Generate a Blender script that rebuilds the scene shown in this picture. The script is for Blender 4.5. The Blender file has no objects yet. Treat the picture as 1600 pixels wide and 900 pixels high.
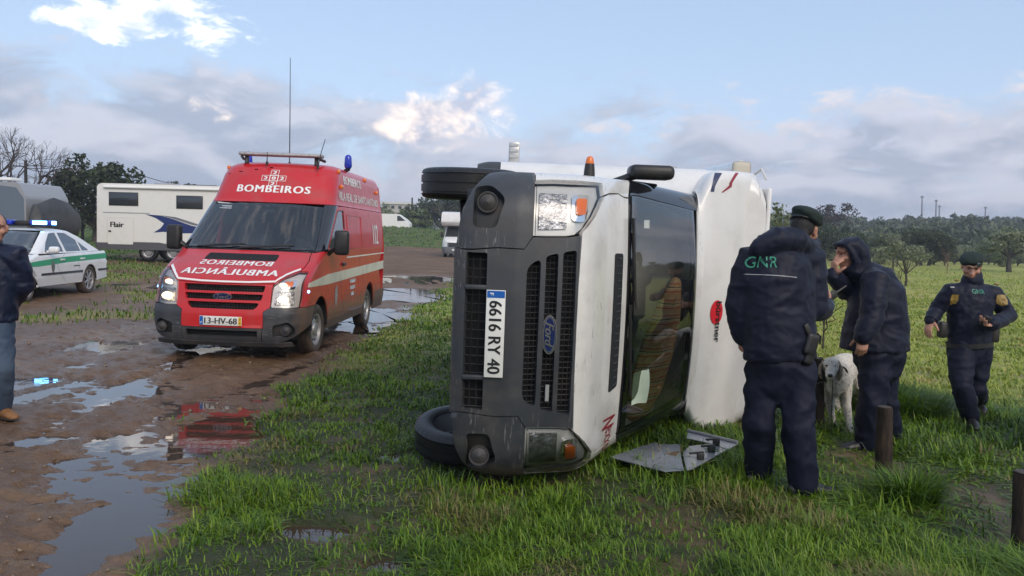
import bpy, bmesh, math, random
import numpy as np
from mathutils import Vector, Matrix, noise as mnoise
from mathutils.geometry import tessellate_polygon

# ------------------------------------------------------------------ camera
SC = bpy.context.scene
COL = SC.collection
CAM_F, CAM_H, CAM_PITCH, CAM_ROLL = 1266.0, 1.62, -0.0635, 0.0245     # focal length in photo pixels (1600 wide)
_cp, _sp = math.cos(CAM_PITCH), math.sin(CAM_PITCH)
C_F = np.array([0, _cp, _sp])
_u = np.array([0, -_sp, _cp]); _r = np.array([1.0, 0, 0])
C_R = math.cos(CAM_ROLL) * _r + math.sin(CAM_ROLL) * _u
C_U = -math.sin(CAM_ROLL) * _r + math.cos(CAM_ROLL) * _u
cam_data = bpy.data.cameras.new('camera')
cam = bpy.data.objects.new('camera', cam_data)
COL.objects.link(cam)
cam_data.sensor_width = 36.0
cam_data.lens = 36.0 * CAM_F / 1600.0
cam_data.clip_start = 0.05
cam_data.clip_end = 5000.0
cam.matrix_world = Matrix(((C_R[0], C_U[0], -C_F[0], 0), (C_R[1], C_U[1], -C_F[1], 0), (C_R[2], C_U[2], -C_F[2], CAM_H), (0, 0, 0, 1)))
SC.camera = cam

# ------------------------------------------------------------------ view
SC.view_settings.view_transform = 'Standard'
SC.view_settings.look = 'None'
SC.view_settings.gamma = 1.0
SC.view_settings.exposure = 0.86
SUN_AZ, SUN_EL = math.radians(152.0), math.radians(34.0)   # azimuth clockwise from the view direction (+Y)

# ------------------------------------------------------------------ node expressions
class NT:
    """small wrapper that writes node trees as expressions"""
    def __init__(s, tree): s.t = tree
    def n(s, kind, **kw):
        nd = s.t.nodes.new(kind)
        for k, v in kw.items(): setattr(nd, k, v)
        return nd
    def put(s, sock, val):
        if isinstance(val, bpy.types.NodeSocket): s.t.links.new(val, sock)
        elif val is not None:
            if hasattr(sock, 'default_value'):
                if isinstance(val, (tuple, list)) and len(val) == 3 and sock.type == 'RGBA': val = (*val, 1)
                sock.default_value = val
    def m(s, op, a, b=None, c=None, clamp=False):
        nd = s.n('ShaderNodeMath', operation=op, use_clamp=clamp)
        s.put(nd.inputs[0], a)
        if b is not None: s.put(nd.inputs[1], b)
        if c is not None: s.put(nd.inputs[2], c)
        return nd.outputs[0]
    def mul(s, a, b): return s.m('MULTIPLY', a, b)
    def add(s, a, b): return s.m('ADD', a, b)
    def sub(s, a, b): return s.m('SUBTRACT', a, b)
    def rng(s, v, a, b, c=0.0, d=1.0, smooth=True):
        nd = s.n('ShaderNodeMapRange', interpolation_type='SMOOTHSTEP' if smooth else 'LINEAR', clamp=True) if smooth else s.n('ShaderNodeMapRange', clamp=True)
        s.put(nd.inputs[0], v); nd.inputs[1].default_value = a; nd.inputs[2].default_value = b
        nd.inputs[3].default_value = c; nd.inputs[4].default_value = d
        return nd.outputs[0]
    def mix(s, f, a, b, kind='MIX'):
        nd = s.n('ShaderNodeMix', data_type='RGBA', blend_type=kind)
        s.put(nd.inputs[0], f); s.put(nd.inputs[6], a); s.put(nd.inputs[7], b)
        return nd.outputs[2]
    def noise(s, vec, scale, detail=4.0, rough=0.55, dist=0.0, dims='3D'):
        nd = s.n('ShaderNodeTexNoise', noise_dimensions=dims)
        s.put(nd.inputs['Vector'], vec)
        nd.inputs['Scale'].default_value = scale; nd.inputs['Detail'].default_value = detail
        nd.inputs['Roughness'].default_value = rough; nd.inputs['Distortion'].default_value = dist
        return nd.outputs[0]
    def vmath(s, op, a, b=None):
        nd = s.n('ShaderNodeVectorMath', operation=op)
        s.put(nd.inputs[0], a)
        if b is not None: s.put(nd.inputs[1], b)
        return nd.outputs[1] if op in ('DOT_PRODUCT', 'LENGTH', 'DISTANCE') else nd.outputs[0]
    def comb(s, x, y, z):
        nd = s.n('ShaderNodeCombineXYZ'); s.put(nd.inputs[0], x); s.put(nd.inputs[1], y); s.put(nd.inputs[2], z)
        return nd.outputs[0]
    def sep(s, v):
        nd = s.n('ShaderNodeSeparateXYZ'); s.put(nd.inputs[0], v); return nd.outputs
    def ramp(s, f, stops):
        nd = s.n('ShaderNodeValToRGB'); s.put(nd.inputs[0], f)
        e = nd.color_ramp.elements
        while len(e) < len(stops): e.new(0.5)
        for el, (p, c) in zip(e, stops): el.position = p; el.color = (*c, 1)
        return nd.outputs[0]
    def bump(s, h, strength=0.3, dist=0.01, normal=None):
        nd = s.n('ShaderNodeBump'); nd.inputs['Strength'].default_value = strength
        nd.inputs['Distance'].default_value = dist; s.put(nd.inputs['Height'], h)
        if normal is not None: s.put(nd.inputs['Normal'], normal)
        return nd.outputs[0]

# ------------------------------------------------------------------ sky with clouds
def build_world():
    w = bpy.data.worlds.new('World'); SC.world = w; w.use_nodes = True
    t = w.node_tree; t.nodes.clear(); N = NT(t)
    out = N.n('ShaderNodeOutputWorld'); bg = N.n('ShaderNodeBackground')
    sky = N.n('ShaderNodeTexSky', sky_type='NISHITA')
    sky.sun_disc = False; sky.sun_elevation = SUN_EL; sky.sun_rotation = SUN_AZ
    sky.air_density = 1.0; sky.dust_density = 0.6; sky.ozone_density = 2.2
    tc = N.n('ShaderNodeTexCoord'); d = tc.outputs['Generated']
    x, y, z = N.sep(d)
    az = N.m('ARCTAN2', x, y)                       # radians, 0 = view direction, + = right
    el = N.m('ARCSINE', z)
    base = sky.outputs[0]
    # thin whitening of the air towards the horizon
    hz = N.rng(el, -0.02, 0.30, 1.0, 0.0)
    base = N.mix(N.mul(hz, 0.45), base, (6.0, 6.6, 8.2))
    base = N.mix(0.55, base, (5.2, 6.6, 8.8))
    def pts(sx, sy, ox=0.0, oy=0.0):
        return N.comb(N.add(N.mul(az, sx), ox), N.add(N.mul(el, sy), oy), 0.37)
    def blob(a0, e0, ra, re):                       # soft ellipse in azimuth and elevation (degrees)
        u = N.mul(N.sub(az, math.radians(a0)), 1 / math.radians(ra))
        v = N.mul(N.sub(el, math.radians(e0)), 1 / math.radians(re))
        q = N.add(N.mul(u, u), N.mul(v, v))
        return N.m('POWER', 2.718, N.mul(q, -1.0))
    def field(scale, off, ld, stretch, det=6.0):
        n1 = N.noise(pts(scale, scale * stretch, *off), 1.0, det, 0.62, 0.35)
        n2 = N.noise(pts(scale, scale * stretch, off[0] + ld[0] * scale, off[1] + ld[1] * scale * stretch), 1.0, 2.0, 0.5, 0.35)
        return n1, N.sub(n1, n2)
    def cloud(base, fld, bias, thr, soft, dark, lit, amount=1.0, litgain=5.0):
        a = N.mul(N.rng(N.add(N.m('MULTIPLY_ADD', fld[0], 1.5, -0.25), bias), thr, thr + soft), amount)
        sh = N.m('MULTIPLY_ADD', fld[1], litgain, 0.42, clamp=True)
        return N.mix(a, base, N.mix(sh, dark, lit))
    broad = field(8.0, (8.3, 4.1), (0.012, 0.022), 2.2)
    puff = field(19.0, (1.3, 6.6), (-0.016, 0.020), 1.5)
    wisp = field(15.0, (7.9, 0.6), (0.0, 0.02), 2.2)
    # pale warm veil (right), grey stratus band hugging the horizon, dark scraps, bright cumulus, high bright cloud
    veil = N.add(N.rng(el, 0.0, 0.24, 0.30, -0.34), N.add(N.mul(blob(24, 8, 16, 6), 0.20), N.mul(blob(70, 8, 40, 6), 0.16)))
    base = cloud(base, wisp, veil, 0.50, 0.30, (5.6, 5.6, 6.6), (7.6, 6.9, 6.9), 0.80, 2.5)
    band = N.add(N.rng(el, 0.10, 0.26, 0.30, -0.34), N.add(N.mul(blob(-24, 6, 14, 4.0), 0.14), N.mul(blob(12, 8, 16, 3.5), -0.12)))
    base = cloud(base, broad, band, 0.46, 0.30, (3.5, 4.0, 5.1), (5.6, 5.8, 6.7), 0.90, 5.0)
    cum = N.add(N.add(N.mul(blob(-6.4, 7.8, 6.4, 2.3), 0.66), N.mul(blob(-20.5, 7.8, 3.6, 1.1), 0.48)), N.mul(blob(-2.4, 10.0, 2.0, 1.6), 0.42))
    base = cloud(base, puff, N.sub(cum, 0.36), 0.42, 0.50, (5.0, 5.2, 6.4), (12.5, 10.6, 9.2), 0.94, 3.4)
    low = N.add(N.mul(blob(-4.0, 6.2, 7.0, 1.9), 0.56), N.mul(blob(-28, 6.4, 12.0, 2.6), 0.5))
    base = cloud(base, broad, N.sub(low, 0.42), 0.44, 0.30, (3.9, 4.3, 5.4), (5.9, 6.0, 6.8), 0.85, 4.0)
    scr = N.add(N.add(N.mul(blob(23.0, 7.6, 4.5, 2.2), 0.52), N.mul(blob(13.5, 7.6, 6.0, 1.8), 0.36)), N.add(N.mul(blob(9.0, 10.3, 2.8, 1.5), 0.40), N.mul(blob(30, 5, 9, 2), 0.33)))
    base = cloud(base, puff, N.sub(scr, 0.42), 0.47, 0.30, (4.7, 5.1, 6.6), (5.7, 6.0, 7.3), 0.75, 3.0)
    hi = N.add(N.mul(blob(-25.5, 12.3, 6.6, 1.25), 0.70), N.mul(blob(-22.0, 14.0, 5.6, 0.9), 0.60))
    base = cloud(base, wisp, N.sub(hi, 0.38), 0.48, 0.32, (8.0, 8.6, 10.0), (15.0, 14.6, 14.2), 0.95, 4.0)
    base = cloud(base, broad, N.rng(el, 0.36, 0.7, -.3, 0.04), 0.52, 0.25, (6.2, 6.6, 8.0), (10.0, 9.6, 9.8), 0.7, 4.0)   # scattered clouds overhead
    t.links.new(base, bg.inputs[0]); bg.inputs[1].default_value = 0.072
    w.cycles.sampling_method = 'MANUAL'; w.cycles.sample_map_resolution = 512
    t.links.new(bg.outputs[0], out.inputs[0])
build_world()

sun_data = bpy.data.lights.new('sun', 'SUN'); sun = bpy.data.objects.new('sun', sun_data); COL.objects.link(sun)
sun_data.energy = 1.25; sun_data.angle = math.radians(35); sun_data.color = (1.0, 0.86, 0.70)
_sd = Vector((math.sin(SUN_AZ) * math.cos(SUN_EL), math.cos(SUN_AZ) * math.cos(SUN_EL), math.sin(SUN_EL)))
sun.rotation_euler = (-_sd).to_track_quat('-Z', 'Y').to_euler(); sun.location = _sd * 60

# ------------------------------------------------------------------ photo pixel helpers (direction only; depth comes from ground or depth Y)
def ray(px, py):
    d = C_F * CAM_F + C_R * (px - 800) + C_U * (450 - py)
    return d / np.linalg.norm(d)
def at(px, py, Y):
    d = ray(px, py); t = Y / d[1]
    return Vector((d[0] * t, Y, CAM_H + d[2] * t))
def on(px, py, z=0.0):
    d = ray(px, py); t = (z - CAM_H) / d[2]
    return Vector((d[0] * t, d[1] * t, z))

# ------------------------------------------------------------------ materials
MATS = {}
def mk(name, col, rough=0.5, metal=0.0, var=0.0, vscale=8.0, bump=0.0, bscale=40.0, coat=0.0, emit=None, estr=0.0, col2=None, rvar=0.0, spec=0.5, mud=None, trans=0.0, dirt=0.0, scratch=None, alpha=1.0, vstretch=None, bstretch=None, sheen=0.0):
    if name in MATS: return MATS[name]
    m = bpy.data.materials.new(name); m.use_nodes = True; MATS[name] = m
    t = m.node_tree; N = NT(t); b = t.nodes['Principled BSDF']
    tc = N.n('ShaderNodeTexCoord'); oc = tc.outputs['Object']
    c = (*col, 1)
    N.put(b.inputs['Base Color'], c); b.inputs['Roughness'].default_value = rough; b.inputs['Metallic'].default_value = metal
    b.inputs['Specular IOR Level'].default_value = spec
    cs = None; rs = rough
    if var > 0 or col2 is not None:
        v = oc
        if vstretch: v = N.vmath('MULTIPLY', oc, vstretch)
        n = N.rng(N.noise(v, vscale, 5.0, 0.6), 0.3, 0.7, 0, 1, False)
        c2 = col2 if col2 else tuple(k * (1 - var) for k in col)
        cs = N.mix(n, c, (*c2, 1))
    if dirt > 0:      # fine film of dust and splashes
        n = N.rng(N.noise(oc, 3.5, 8.0, 0.68), 0.42, 0.75, 0, dirt)
        cs = N.mix(n, cs if cs is not None else c, (0.16, 0.125, 0.095, 1))
        rs = N.m('MULTIPLY_ADD', n, 0.5, rough, clamp=True)
    if scratch:       # thin pale scuff marks
        n1 = N.noise(N.vmath('MULTIPLY', oc, (3, 2, 26)), 3.0, 3.0, 0.6, 1.2); n2 = N.noise(oc, 2.2, 3.0, 0.5)
        f = N.mul(N.rng(n1, 0.615, 0.65), N.rng(n2, 0.46, 0.60, 0, .8))
        cs = N.mix(f, cs if cs is not None else c, (*scratch, 1)); rs = N.m('MULTIPLY_ADD', f, 0.3, rs, clamp=True)
    if mud:           # (axis, from, to, colour): splashed mud along an axis of the thing
        ax, a0, a1 = mud[:3]
        s_ = N.sep(oc)[ax]
        f = N.add(N.rng(s_, a0, a1, 1.0, 0.0), N.mul(N.sub(N.noise(oc, 9.0, 6.0, 0.7), 0.5), 1.2))
        f = N.rng(f, 0.35, 0.95, 0.0, 0.9)
        cs = N.mix(f, cs if cs is not None else c, (0.13, 0.082, 0.055, 1))
        rs = N.m('MULTIPLY_ADD', f, 0.45, rs, clamp=True)
    if cs is not None: t.links.new(cs, b.inputs['Base Color'])
    if rvar > 0:
        n = N.noise(oc, vscale * 1.7, 5.0, 0.6)
        rs = N.m('MULTIPLY_ADD', N.sub(n, 0.5), rvar, rs, clamp=True)
    if isinstance(rs, bpy.types.NodeSocket): t.links.new(rs, b.inputs['Roughness'])
    if bump > 0:
        v = oc
        if bstretch: v = N.vmath('MULTIPLY', oc, bstretch)
        t.links.new(N.bump(N.noise(v, bscale, 4.0, 0.6), bump, 0.01), b.inputs['Normal'])
    if coat: b.inputs['Coat Weight'].default_value = coat; b.inputs['Coat Roughness'].default_value = 0.06
    if emit: N.put(b.inputs['Emission Color'], (*emit, 1)); b.inputs['Emission Strength'].default_value = estr
    if trans: b.inputs['Transmission Weight'].default_value = trans
    if sheen: b.inputs['Sheen Weight'].default_value = sheen
    if alpha < 1: b.inputs['Alpha'].default_value = alpha
    return m
def glass(name, tint, refl_ior=1.5, rough=0.02, gain=1.0):
    """thin sheet: tinted see-through plus a mirror reflection that grows at grazing angles"""
    if name in MATS: return MATS[name]
    m = bpy.data.materials.new(name); m.use_nodes = True; MATS[name] = m
    t = m.node_tree; t.nodes.clear(); N = NT(t)
    o = N.n('ShaderNodeOutputMaterial'); tr = N.n('ShaderNodeBsdfTransparent'); gl = N.n('ShaderNodeBsdfGlossy')
    tr.inputs[0].default_value = (*tint, 1); gl.inputs[0].default_value = (1, 1, 1, 1); gl.inputs[1].default_value = rough
    fr = N.n('ShaderNodeFresnel'); fr.inputs[0].default_value = refl_ior
    mx = N.n('ShaderNodeMixShader')
    t.links.new(N.m('MULTIPLY', fr.outputs[0], gain, clamp=True), mx.inputs[0])
    t.links.new(tr.outputs[0], mx.inputs[1]); t.links.new(gl.outputs[0], mx.inputs[2]); t.links.new(mx.outputs[0], o.inputs[0])
    return m

# ------------------------------------------------------------------ mesh building
class MB:
    def __init__(s): s.v = []; s.f = []; s.sm = []; s.nrm = {}
    def add(s, verts, faces, smooth=True):
        o = len(s.v); s.v.extend([tuple(v) for v in verts])
        for f in faces: s.f.append([i + o for i in f]); s.sm.append(smooth)
        return o
    def box(s, c, size, rot=None, bevel=0.0, seg=2, smooth=False):
        bm = bmesh.new(); bmesh.ops.create_cube(bm, size=1.0)
        bmesh.ops.scale(bm, vec=size, verts=bm.verts)
        if bevel > 0: bmesh.ops.bevel(bm, geom=bm.edges[:], offset=bevel, segments=seg, affect='EDGES', profile=0.5)
        M = Matrix.Translation(c)
        if rot is not None: M = M @ (rot.to_4x4() if hasattr(rot, 'to_4x4') else rot)
        bm.verts.index_update()
        s.add([M @ v.co for v in bm.verts], [[v.index for v in f.verts] for f in bm.faces], smooth or bevel > 0)
        bm.free(); return s
    def tube(s, pts, rad, n=8, ref=None, cap=True, smooth=True, round_end=0):
        """rad: number, list of numbers, or list of (r_side, r_depth); ref: side direction"""
        pts = [Vector(p) for p in pts]
        if not isinstance(rad, (list, tuple)): rad = [rad] * len(pts)
        rad = [r if isinstance(r, (list, tuple)) else (r, r) for r in rad]
        if round_end:
            p2, r2 = [], []
            a = (pts[0] - pts[1]).normalized(); b = (pts[-1] - pts[-2]).normalized()
            for k in range(round_end):
                th = math.pi / 2 * (k + 0.35) / (round_end + 0.35)
                m_ = 0.5 * (rad[0][0] + rad[0][1])
                p2.append(pts[0] + a * m_ * math.cos(th)); r2.append((rad[0][0] * math.sin(th), rad[0][1] * math.sin(th)))
            p2 += pts; r2 += rad
            for k in range(round_end - 1, -1, -1):
                th = math.pi / 2 * (k + 0.35) / (round_end + 0.35)
                m_ = 0.5 * (rad[-1][0] + rad[-1][1])
                p2.append(pts[-1] + b * m_ * math.cos(th)); r2.append((rad[-1][0] * math.sin(th), rad[-1][1] * math.sin(th)))
            pts, rad = p2, r2
        side = Vector(ref) if ref is not None else None
        vs = []; prev = None
        for i, p in enumerate(pts):
            tdir = (pts[min(i + 1, len(pts) - 1)] - pts[max(i - 1, 0)])
            tdir = tdir.normalized() if tdir.length > 1e-9 else Vector((0, 0, 1))
            if side is not None: a = side
            elif prev is not None: a = prev
            else: a = Vector((1, 0, 0)) if abs(tdir.x) < 0.8 else Vector((0, 1, 0))
            a = a - tdir * a.dot(tdir)
            a = a.normalized() if a.length > 1e-6 else tdir.orthogonal().normalized()
            prev = a; b = tdir.cross(a)
            for k in range(n):
                th = 2 * math.pi * k / n
                vs.append(p + a * (rad[i][0] * math.cos(th)) + b * (rad[i][1] * math.sin(th)))
        fs = []
        for i in range(len(pts) - 1):
            for k in range(n):
                fs.append([i * n + k, i * n + (k + 1) % n, (i + 1) * n + (k + 1) % n, (i + 1) * n + k])
        if cap:
            fs.append(list(range(n - 1, -1, -1))); fs.append([(len(pts) - 1) * n + k for k in range(n)])
        s.add(vs, fs, smooth); return s
    def ell(s, c, r, rot=None, nu=16, nv=10):
        vs = []; fs = []
        M = rot if rot is not None else Matrix.Identity(3)
        c = Vector(c)
        for j in range(nv + 1):
            ph = math.pi * j / nv
            for i in range(nu):
                th = 2 * math.pi * i / nu
                vs.append(c + M @ Vector((r[0] * math.sin(ph) * math.cos(th), r[1] * math.sin(ph) * math.sin(th), r[2] * math.cos(ph))))
        for j in range(nv):
            for i in range(nu):
                fs.append([j * nu + i, (j + 1) * nu + i, (j + 1) * nu + (i + 1) % nu, j * nu + (i + 1) % nu])
        s.add(vs, fs, True); return s
    def lathe(s, prof, n=32, M=None, mod=None, smooth=True):
        """prof: list of (axis, radius); axis is local Y; mod(i, k) scales radius"""
        M = M if M is not None else Matrix.Identity(4)
        vs = []; fs = []
        for i, (a, r) in enumerate(prof):
            for k in range(n):
                th = 2 * math.pi * k / n
                rr = r + (mod(i, k) if mod else 0)
                vs.append(M @ Vector((rr * math.cos(th), a, rr * math.sin(th))))
        for i in range(len(prof) - 1):
            for k in range(n):
                fs.append([i * n + k, i * n + (k + 1) % n, (i + 1) * n + (k + 1) % n, (i + 1) * n + k])
        s.add(vs, fs, smooth); return s
    def prism(s, poly, M, depth, smooth=False):
        """2-D polygon in the XY plane of M, thickness along -Z of M"""
        n = len(poly)
        vs = [M @ Vector((p[0], p[1], 0)) for p in poly] + [M @ Vector((p[0], p[1], -depth)) for p in poly]
        tri = tessellate_polygon([[Vector((p[0], p[1], 0)) for p in poly]])
        fs = [list(t) for t in tri] + [[i + n for i in reversed(t)] for t in tri]
        for i in range(n): fs.append([i, i + n, (i + 1) % n + n, (i + 1) % n])
        s.add(vs, fs, smooth); return s
    def build(s, name, mat, parent=None, angle=40, recalc=True, mw=None):
        me = bpy.data.meshes.new(name)
        me.from_pydata([tuple(v) for v in s.v], [], s.f)
        me.polygons.foreach_set('use_smooth', np.array(s.sm, dtype=bool))
        if recalc and not s.nrm:
            bm = bmesh.new(); bm.from_mesh(me); bmesh.ops.recalc_face_normals(bm, faces=bm.faces); bm.to_mesh(me); bm.free()
        if angle: me.set_sharp_from_angle(angle=math.radians(angle))
        if s.nrm:
            nn = [s.nrm.get(i, (0.0, 0.0, 0.0)) for i in range(len(s.v))]
            me.normals_split_custom_set_from_vertices(nn)
        me.materials.append(mat)
        o = bpy.data.objects.new(name, me); COL.objects.link(o)
        if parent is not None: o.parent = parent
        if mw is not None: o.matrix_world = mw
        return o
def tag(o, label, cat, group=None):
    o['label'] = label; o['category'] = cat
    if group: o['group'] = group
    return o
def thing(name, label, cat, loc=(0, 0, 0), rotz=0.0, group=None, mw=None):
    o = bpy.data.objects.new(name, None); COL.objects.link(o); o.empty_display_size = 0.2
    if mw is not None: o.matrix_world = mw
    else: o.location = loc; o.rotation_euler = (0, 0, rotz)
    return tag(o, label, cat, group)
def copy_tree(o, parent=None):
    c = o.copy(); COL.objects.link(c)
    if parent is not None: c.parent = parent
    for ch in o.children: copy_tree(ch, c)
    return c
def one(name, mat, parent, fn, **kw):
    mb = MB(); fn(mb); return mb.build(name, mat, parent, **kw)

# text as flat print -------------------------------------------------------------
_txt = {}
def text_geo(txt, bold=0.0, shear=0.0, spacing=1.0):
    key = (txt, bold, shear, spacing)
    if key in _txt: return _txt[key]
    cu = bpy.data.curves.new('t', 'FONT'); cu.body = txt; cu.align_x = 'CENTER'; cu.align_y = 'CENTER'
    cu.offset = 0.0; cu.shear = shear; cu.resolution_u = 3; cu.space_character = spacing; cu.fill_mode = 'FRONT'
    o = bpy.data.objects.new('t', cu); me = bpy.data.meshes.new_from_object(o)
    vs = [(v.co.x, v.co.y) for v in me.vertices]; me.calc_loop_triangles(); fs = [list(t.vertices) for t in me.loop_triangles]
    bpy.data.objects.remove(o); bpy.data.curves.remove(cu); bpy.data.meshes.remove(me)
    # a bold face: the letters printed thrice, a hair apart sideways and in height
    n = len(vs); lay = [0] * n
    if bold > 0:
        b = bold * 1.6 + .008; v0, f0 = vs, fs
        for k, (dx, dy) in enumerate(((b, 0.0), (-b, 0.0))):
            vs = vs + [(x + dx, y + dy) for x, y in v0]; fs = fs + [[i + n * (k + 1) for i in f] for f in f0]; lay = lay + [k + 1] * n
    xs = [v[0] for v in vs]; ys = [v[1] for v in vs]
    cx, cy = (min(xs) + max(xs)) / 2, (min(ys) + max(ys)) / 2
    wd, hh = max(xs) - min(xs), max(ys) - min(ys)
    vs = [((x - cx) / wd, (y - cy) / hh, l * .0005) for (x, y), l in zip(vs, lay)]        # normalised to a unit box
    _txt[key] = (vs, fs); return vs, fs

# numpy value noise --------------------------------------------------------------
def _hash(ix, iy, seed):
    h = (ix.astype(np.int64) * 374761393 + iy.astype(np.int64) * 668265263 + seed * 974634777) & 0x7fffffff
    h = ((h ^ (h >> 13)) * 1274126177) & 0x7fffffff
    return ((h ^ (h >> 16)) & 0xffff) / 65535.0
def vnoise(x, y, seed=0):
    x = np.asarray(x, float); y = np.asarray(y, float)
    ix, iy = np.floor(x), np.floor(y); fx, fy = x - ix, y - iy
    fx = fx * fx * (3 - 2 * fx); fy = fy * fy * (3 - 2 * fy)
    a = _hash(ix, iy, seed); b = _hash(ix + 1, iy, seed); c = _hash(ix, iy + 1, seed); d = _hash(ix + 1, iy + 1, seed)
    return a * (1 - fx) * (1 - fy) + b * fx * (1 - fy) + c * (1 - fx) * fy + d * fx * fy
def fbm(x, y, seed=0, oct=4, gain=0.5):
    s = 0; a = 1; t = 0
    for k in range(oct):
        s = s + a * vnoise(x, y, seed + k * 17); t += a; a *= gain; x = np.asarray(x) * 2.03 + 5.1; y = np.asarray(y) * 2.03 + 9.7
    return s / t
def sstep(x, a, b):
    t = np.clip((x - a) / (b - a), 0, 1); return t * t * (3 - 2 * t)

# ================================================================== terrain
# puddles and soft hollows: (px, py, half width px, half height px, depth m) read from the photograph, turned into ground ellipses
HOLLOWS = [(130, 612, 130, 20, .040), (30, 600, 80, 12, .03), (95, 690, 100, 8, .034), (345, 668, 70, 40, .050), (230, 700, 80, 26, .036), (160, 745, 110, 34, .032),
           (165, 835, 90, 55, .055), (110, 880, 60, 40, .05), (235, 780, 60, 24, .032), (300, 735, 50, 22, .03),
           (170, 540, 70, 8, .030), (340, 545, 60, 6, .03), (120, 570, 40, 5, .02), (640, 462, 50, 8, .06), (600, 492, 32, 10, .055), (560, 512, 24, 8, .05), (655, 430, 60, 4, .05), (520, 540, 30, 12, .035),
           (205, 446, 40, 4, .05), (185, 452, 30, 3, .04), (300, 640, 60, 12, .03),
           (605, 720, 26, 9, .095), (760, 752, 40, 16, .07), (490, 826, 55, 12, .075), (625, 872, 30, 12, .09), (610, 806, 18, 6, .08), (900, 850, 50, 14, .03),
           (1440, 745, 40, 8, .04), (1410, 720, 20, 6, .03), (1215, 800, 30, 8, .02)]
_H = []
for (px, py, rx, ry, dp) in HOLLOWS:
    c = on(px, py); a = on(px + rx, py); b1 = on(px, py + ry); b0 = on(px, max(py - ry, 372))
    _H.append((c.x, c.y, max((a - c).length, .05), max((b1 - b0).length / 2, .05), math.atan2(a.y - c.y, a.x - c.x), dp))
# edge between mud (left) and grass (right)
_edge_px = [(60, 960), (150, 892), (235, 838), (310, 775), (345, 730), (385, 690), (400, 664), (440, 628), (480, 600), (545, 556), (580, 531), (625, 500), (690, 456), (722, 438), (780, 420)]
_E = [on(*p) for p in _edge_px]
_EY = np.array([-50.0] + [p.y for p in _E] + [40, 55, 400]); _EX = np.array([_E[0].x - 1.5] + [p.x for p in _E] + [3.0, 9.0, 90.0])
WATER_Z = -0.019
def grass_amount(x, y):
    """1 = meadow, 0 = bare mud"""
    xb = np.interp(y, _EY, _EX)
    n = (fbm(x * 1.6, y * 1.6, 3, 4) - 0.5) * (0.7 + 0.02 * np.clip(y, 0, 60))
    g = sstep(x - xb + n, -0.18, 0.28)
    return g
def ground_z(x, y, detail=True):
    x = np.asarray(x, float); y = np.asarray(y, float)
    g = grass_amount(x, y)
    r = np.hypot(x, y)
    # broad lie of the land
    z = 0.030 * np.clip(-x - 6, 0, 60) * sstep(y, 4, 18) * np.exp(-np.clip(y - 60, 0, 400) / 80) + 0.004 * np.clip(y - 24, 0, 40) * sstep(-x, -16, 2)
    z = z + (0.030 * np.clip(y - 62, 0, 10) + 0.14 * np.clip(y - 72, 0, 12)) * sstep(-x, -30, -6)
    z = z - 0.10 * sstep(x, 3.2, 5.5) * sstep(y, 3, 8) + 0.10 * (fbm(x * .12, y * .12, 9, 3) - .5) * sstep(y, 12, 30)
    # hollows
    jx = x + (fbm(x * 2.1, y * 2.1, 21, 3) - .5) * 0.35; jy = y + (fbm(x * 2.1 + 40, y * 2.1, 22, 3) - .5) * 0.45
    h = np.zeros_like(z)
    for (cx, cy, ra, rb, an, dp) in _H:
        dx, dy = jx - cx, jy - cy
        u = (dx * math.cos(an) + dy * math.sin(an)) / ra; v = (-dx * math.sin(an) + dy * math.cos(an)) / rb
        q = u * u + v * v
        h = np.maximum(h, dp * 1.05 * np.exp(-q * q * 0.8))
    z = z - h
    if detail:
        near = np.exp(-np.clip(r - 9, 0, 200) / 22)
        mud = (1 - g)
        lump = (fbm(x * 1.3, y * 2.0, 31, 4) - .5) * 0.055
        chop = (np.abs(fbm(x * 5, y * 9, 41, 4) - .5) * -2 + .3) * 0.040 + (fbm(x * 8, y * 13, 43, 3) - .45) * 0.050
        rut = np.sin((x * 0.55 + y * 0.12 + 0.5 * fbm(x * .3, y * .3, 51, 2)) * 9) * 0.010 * sstep(y, 5, 9)
        tracks = np.zeros_like(z)
        for (tx, sl) in ((-4.38, .10), (-2.68, .10), (-5.6, -.16), (-3.9, -.16), (-1.2, .34)):
            dd = x - (tx + (y - 8.5) * sl + .12 * np.sin(y * .7))
            tracks = tracks - .030 * np.exp(-(dd / .13) ** 2) * (.75 + .25 * np.sin(y * 42)) + .012 * (np.exp(-((dd - .22) / .08) ** 2) + np.exp(-((dd + .22) / .08) ** 2))
        z = z + mud * near * (lump + chop + rut + tracks * sstep(y, 4.6, 6.5)) + (1 - mud) * near * ((fbm(x * 2.2, y * 2.2, 61, 4) - .5) * 0.07 + 0.02)
    return z
def verge_amount(x, y):
    """grassy verges on the far left and the bank behind"""
    v = sstep(y, 69, 73) + sstep(-x, 9.0, 12.5) * sstep(y, 19.5, 23) * 0.75 * sstep(fbm(x * .5, y * .5, 5, 3), .3, .55) + sstep(-x, 15, 20) * sstep(y, 24, 40)
    return v + 0.45 * sstep(-x, 5.2, 6.6) * sstep(y, 12.2, 13.6) * (1 - sstep(y, 19, 22)) * sstep(fbm(x * .9, y * .9, 6, 3), .40, .62)
def gz(x, y): return float(ground_z(np.array([x]), np.array([y]))[0])

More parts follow.
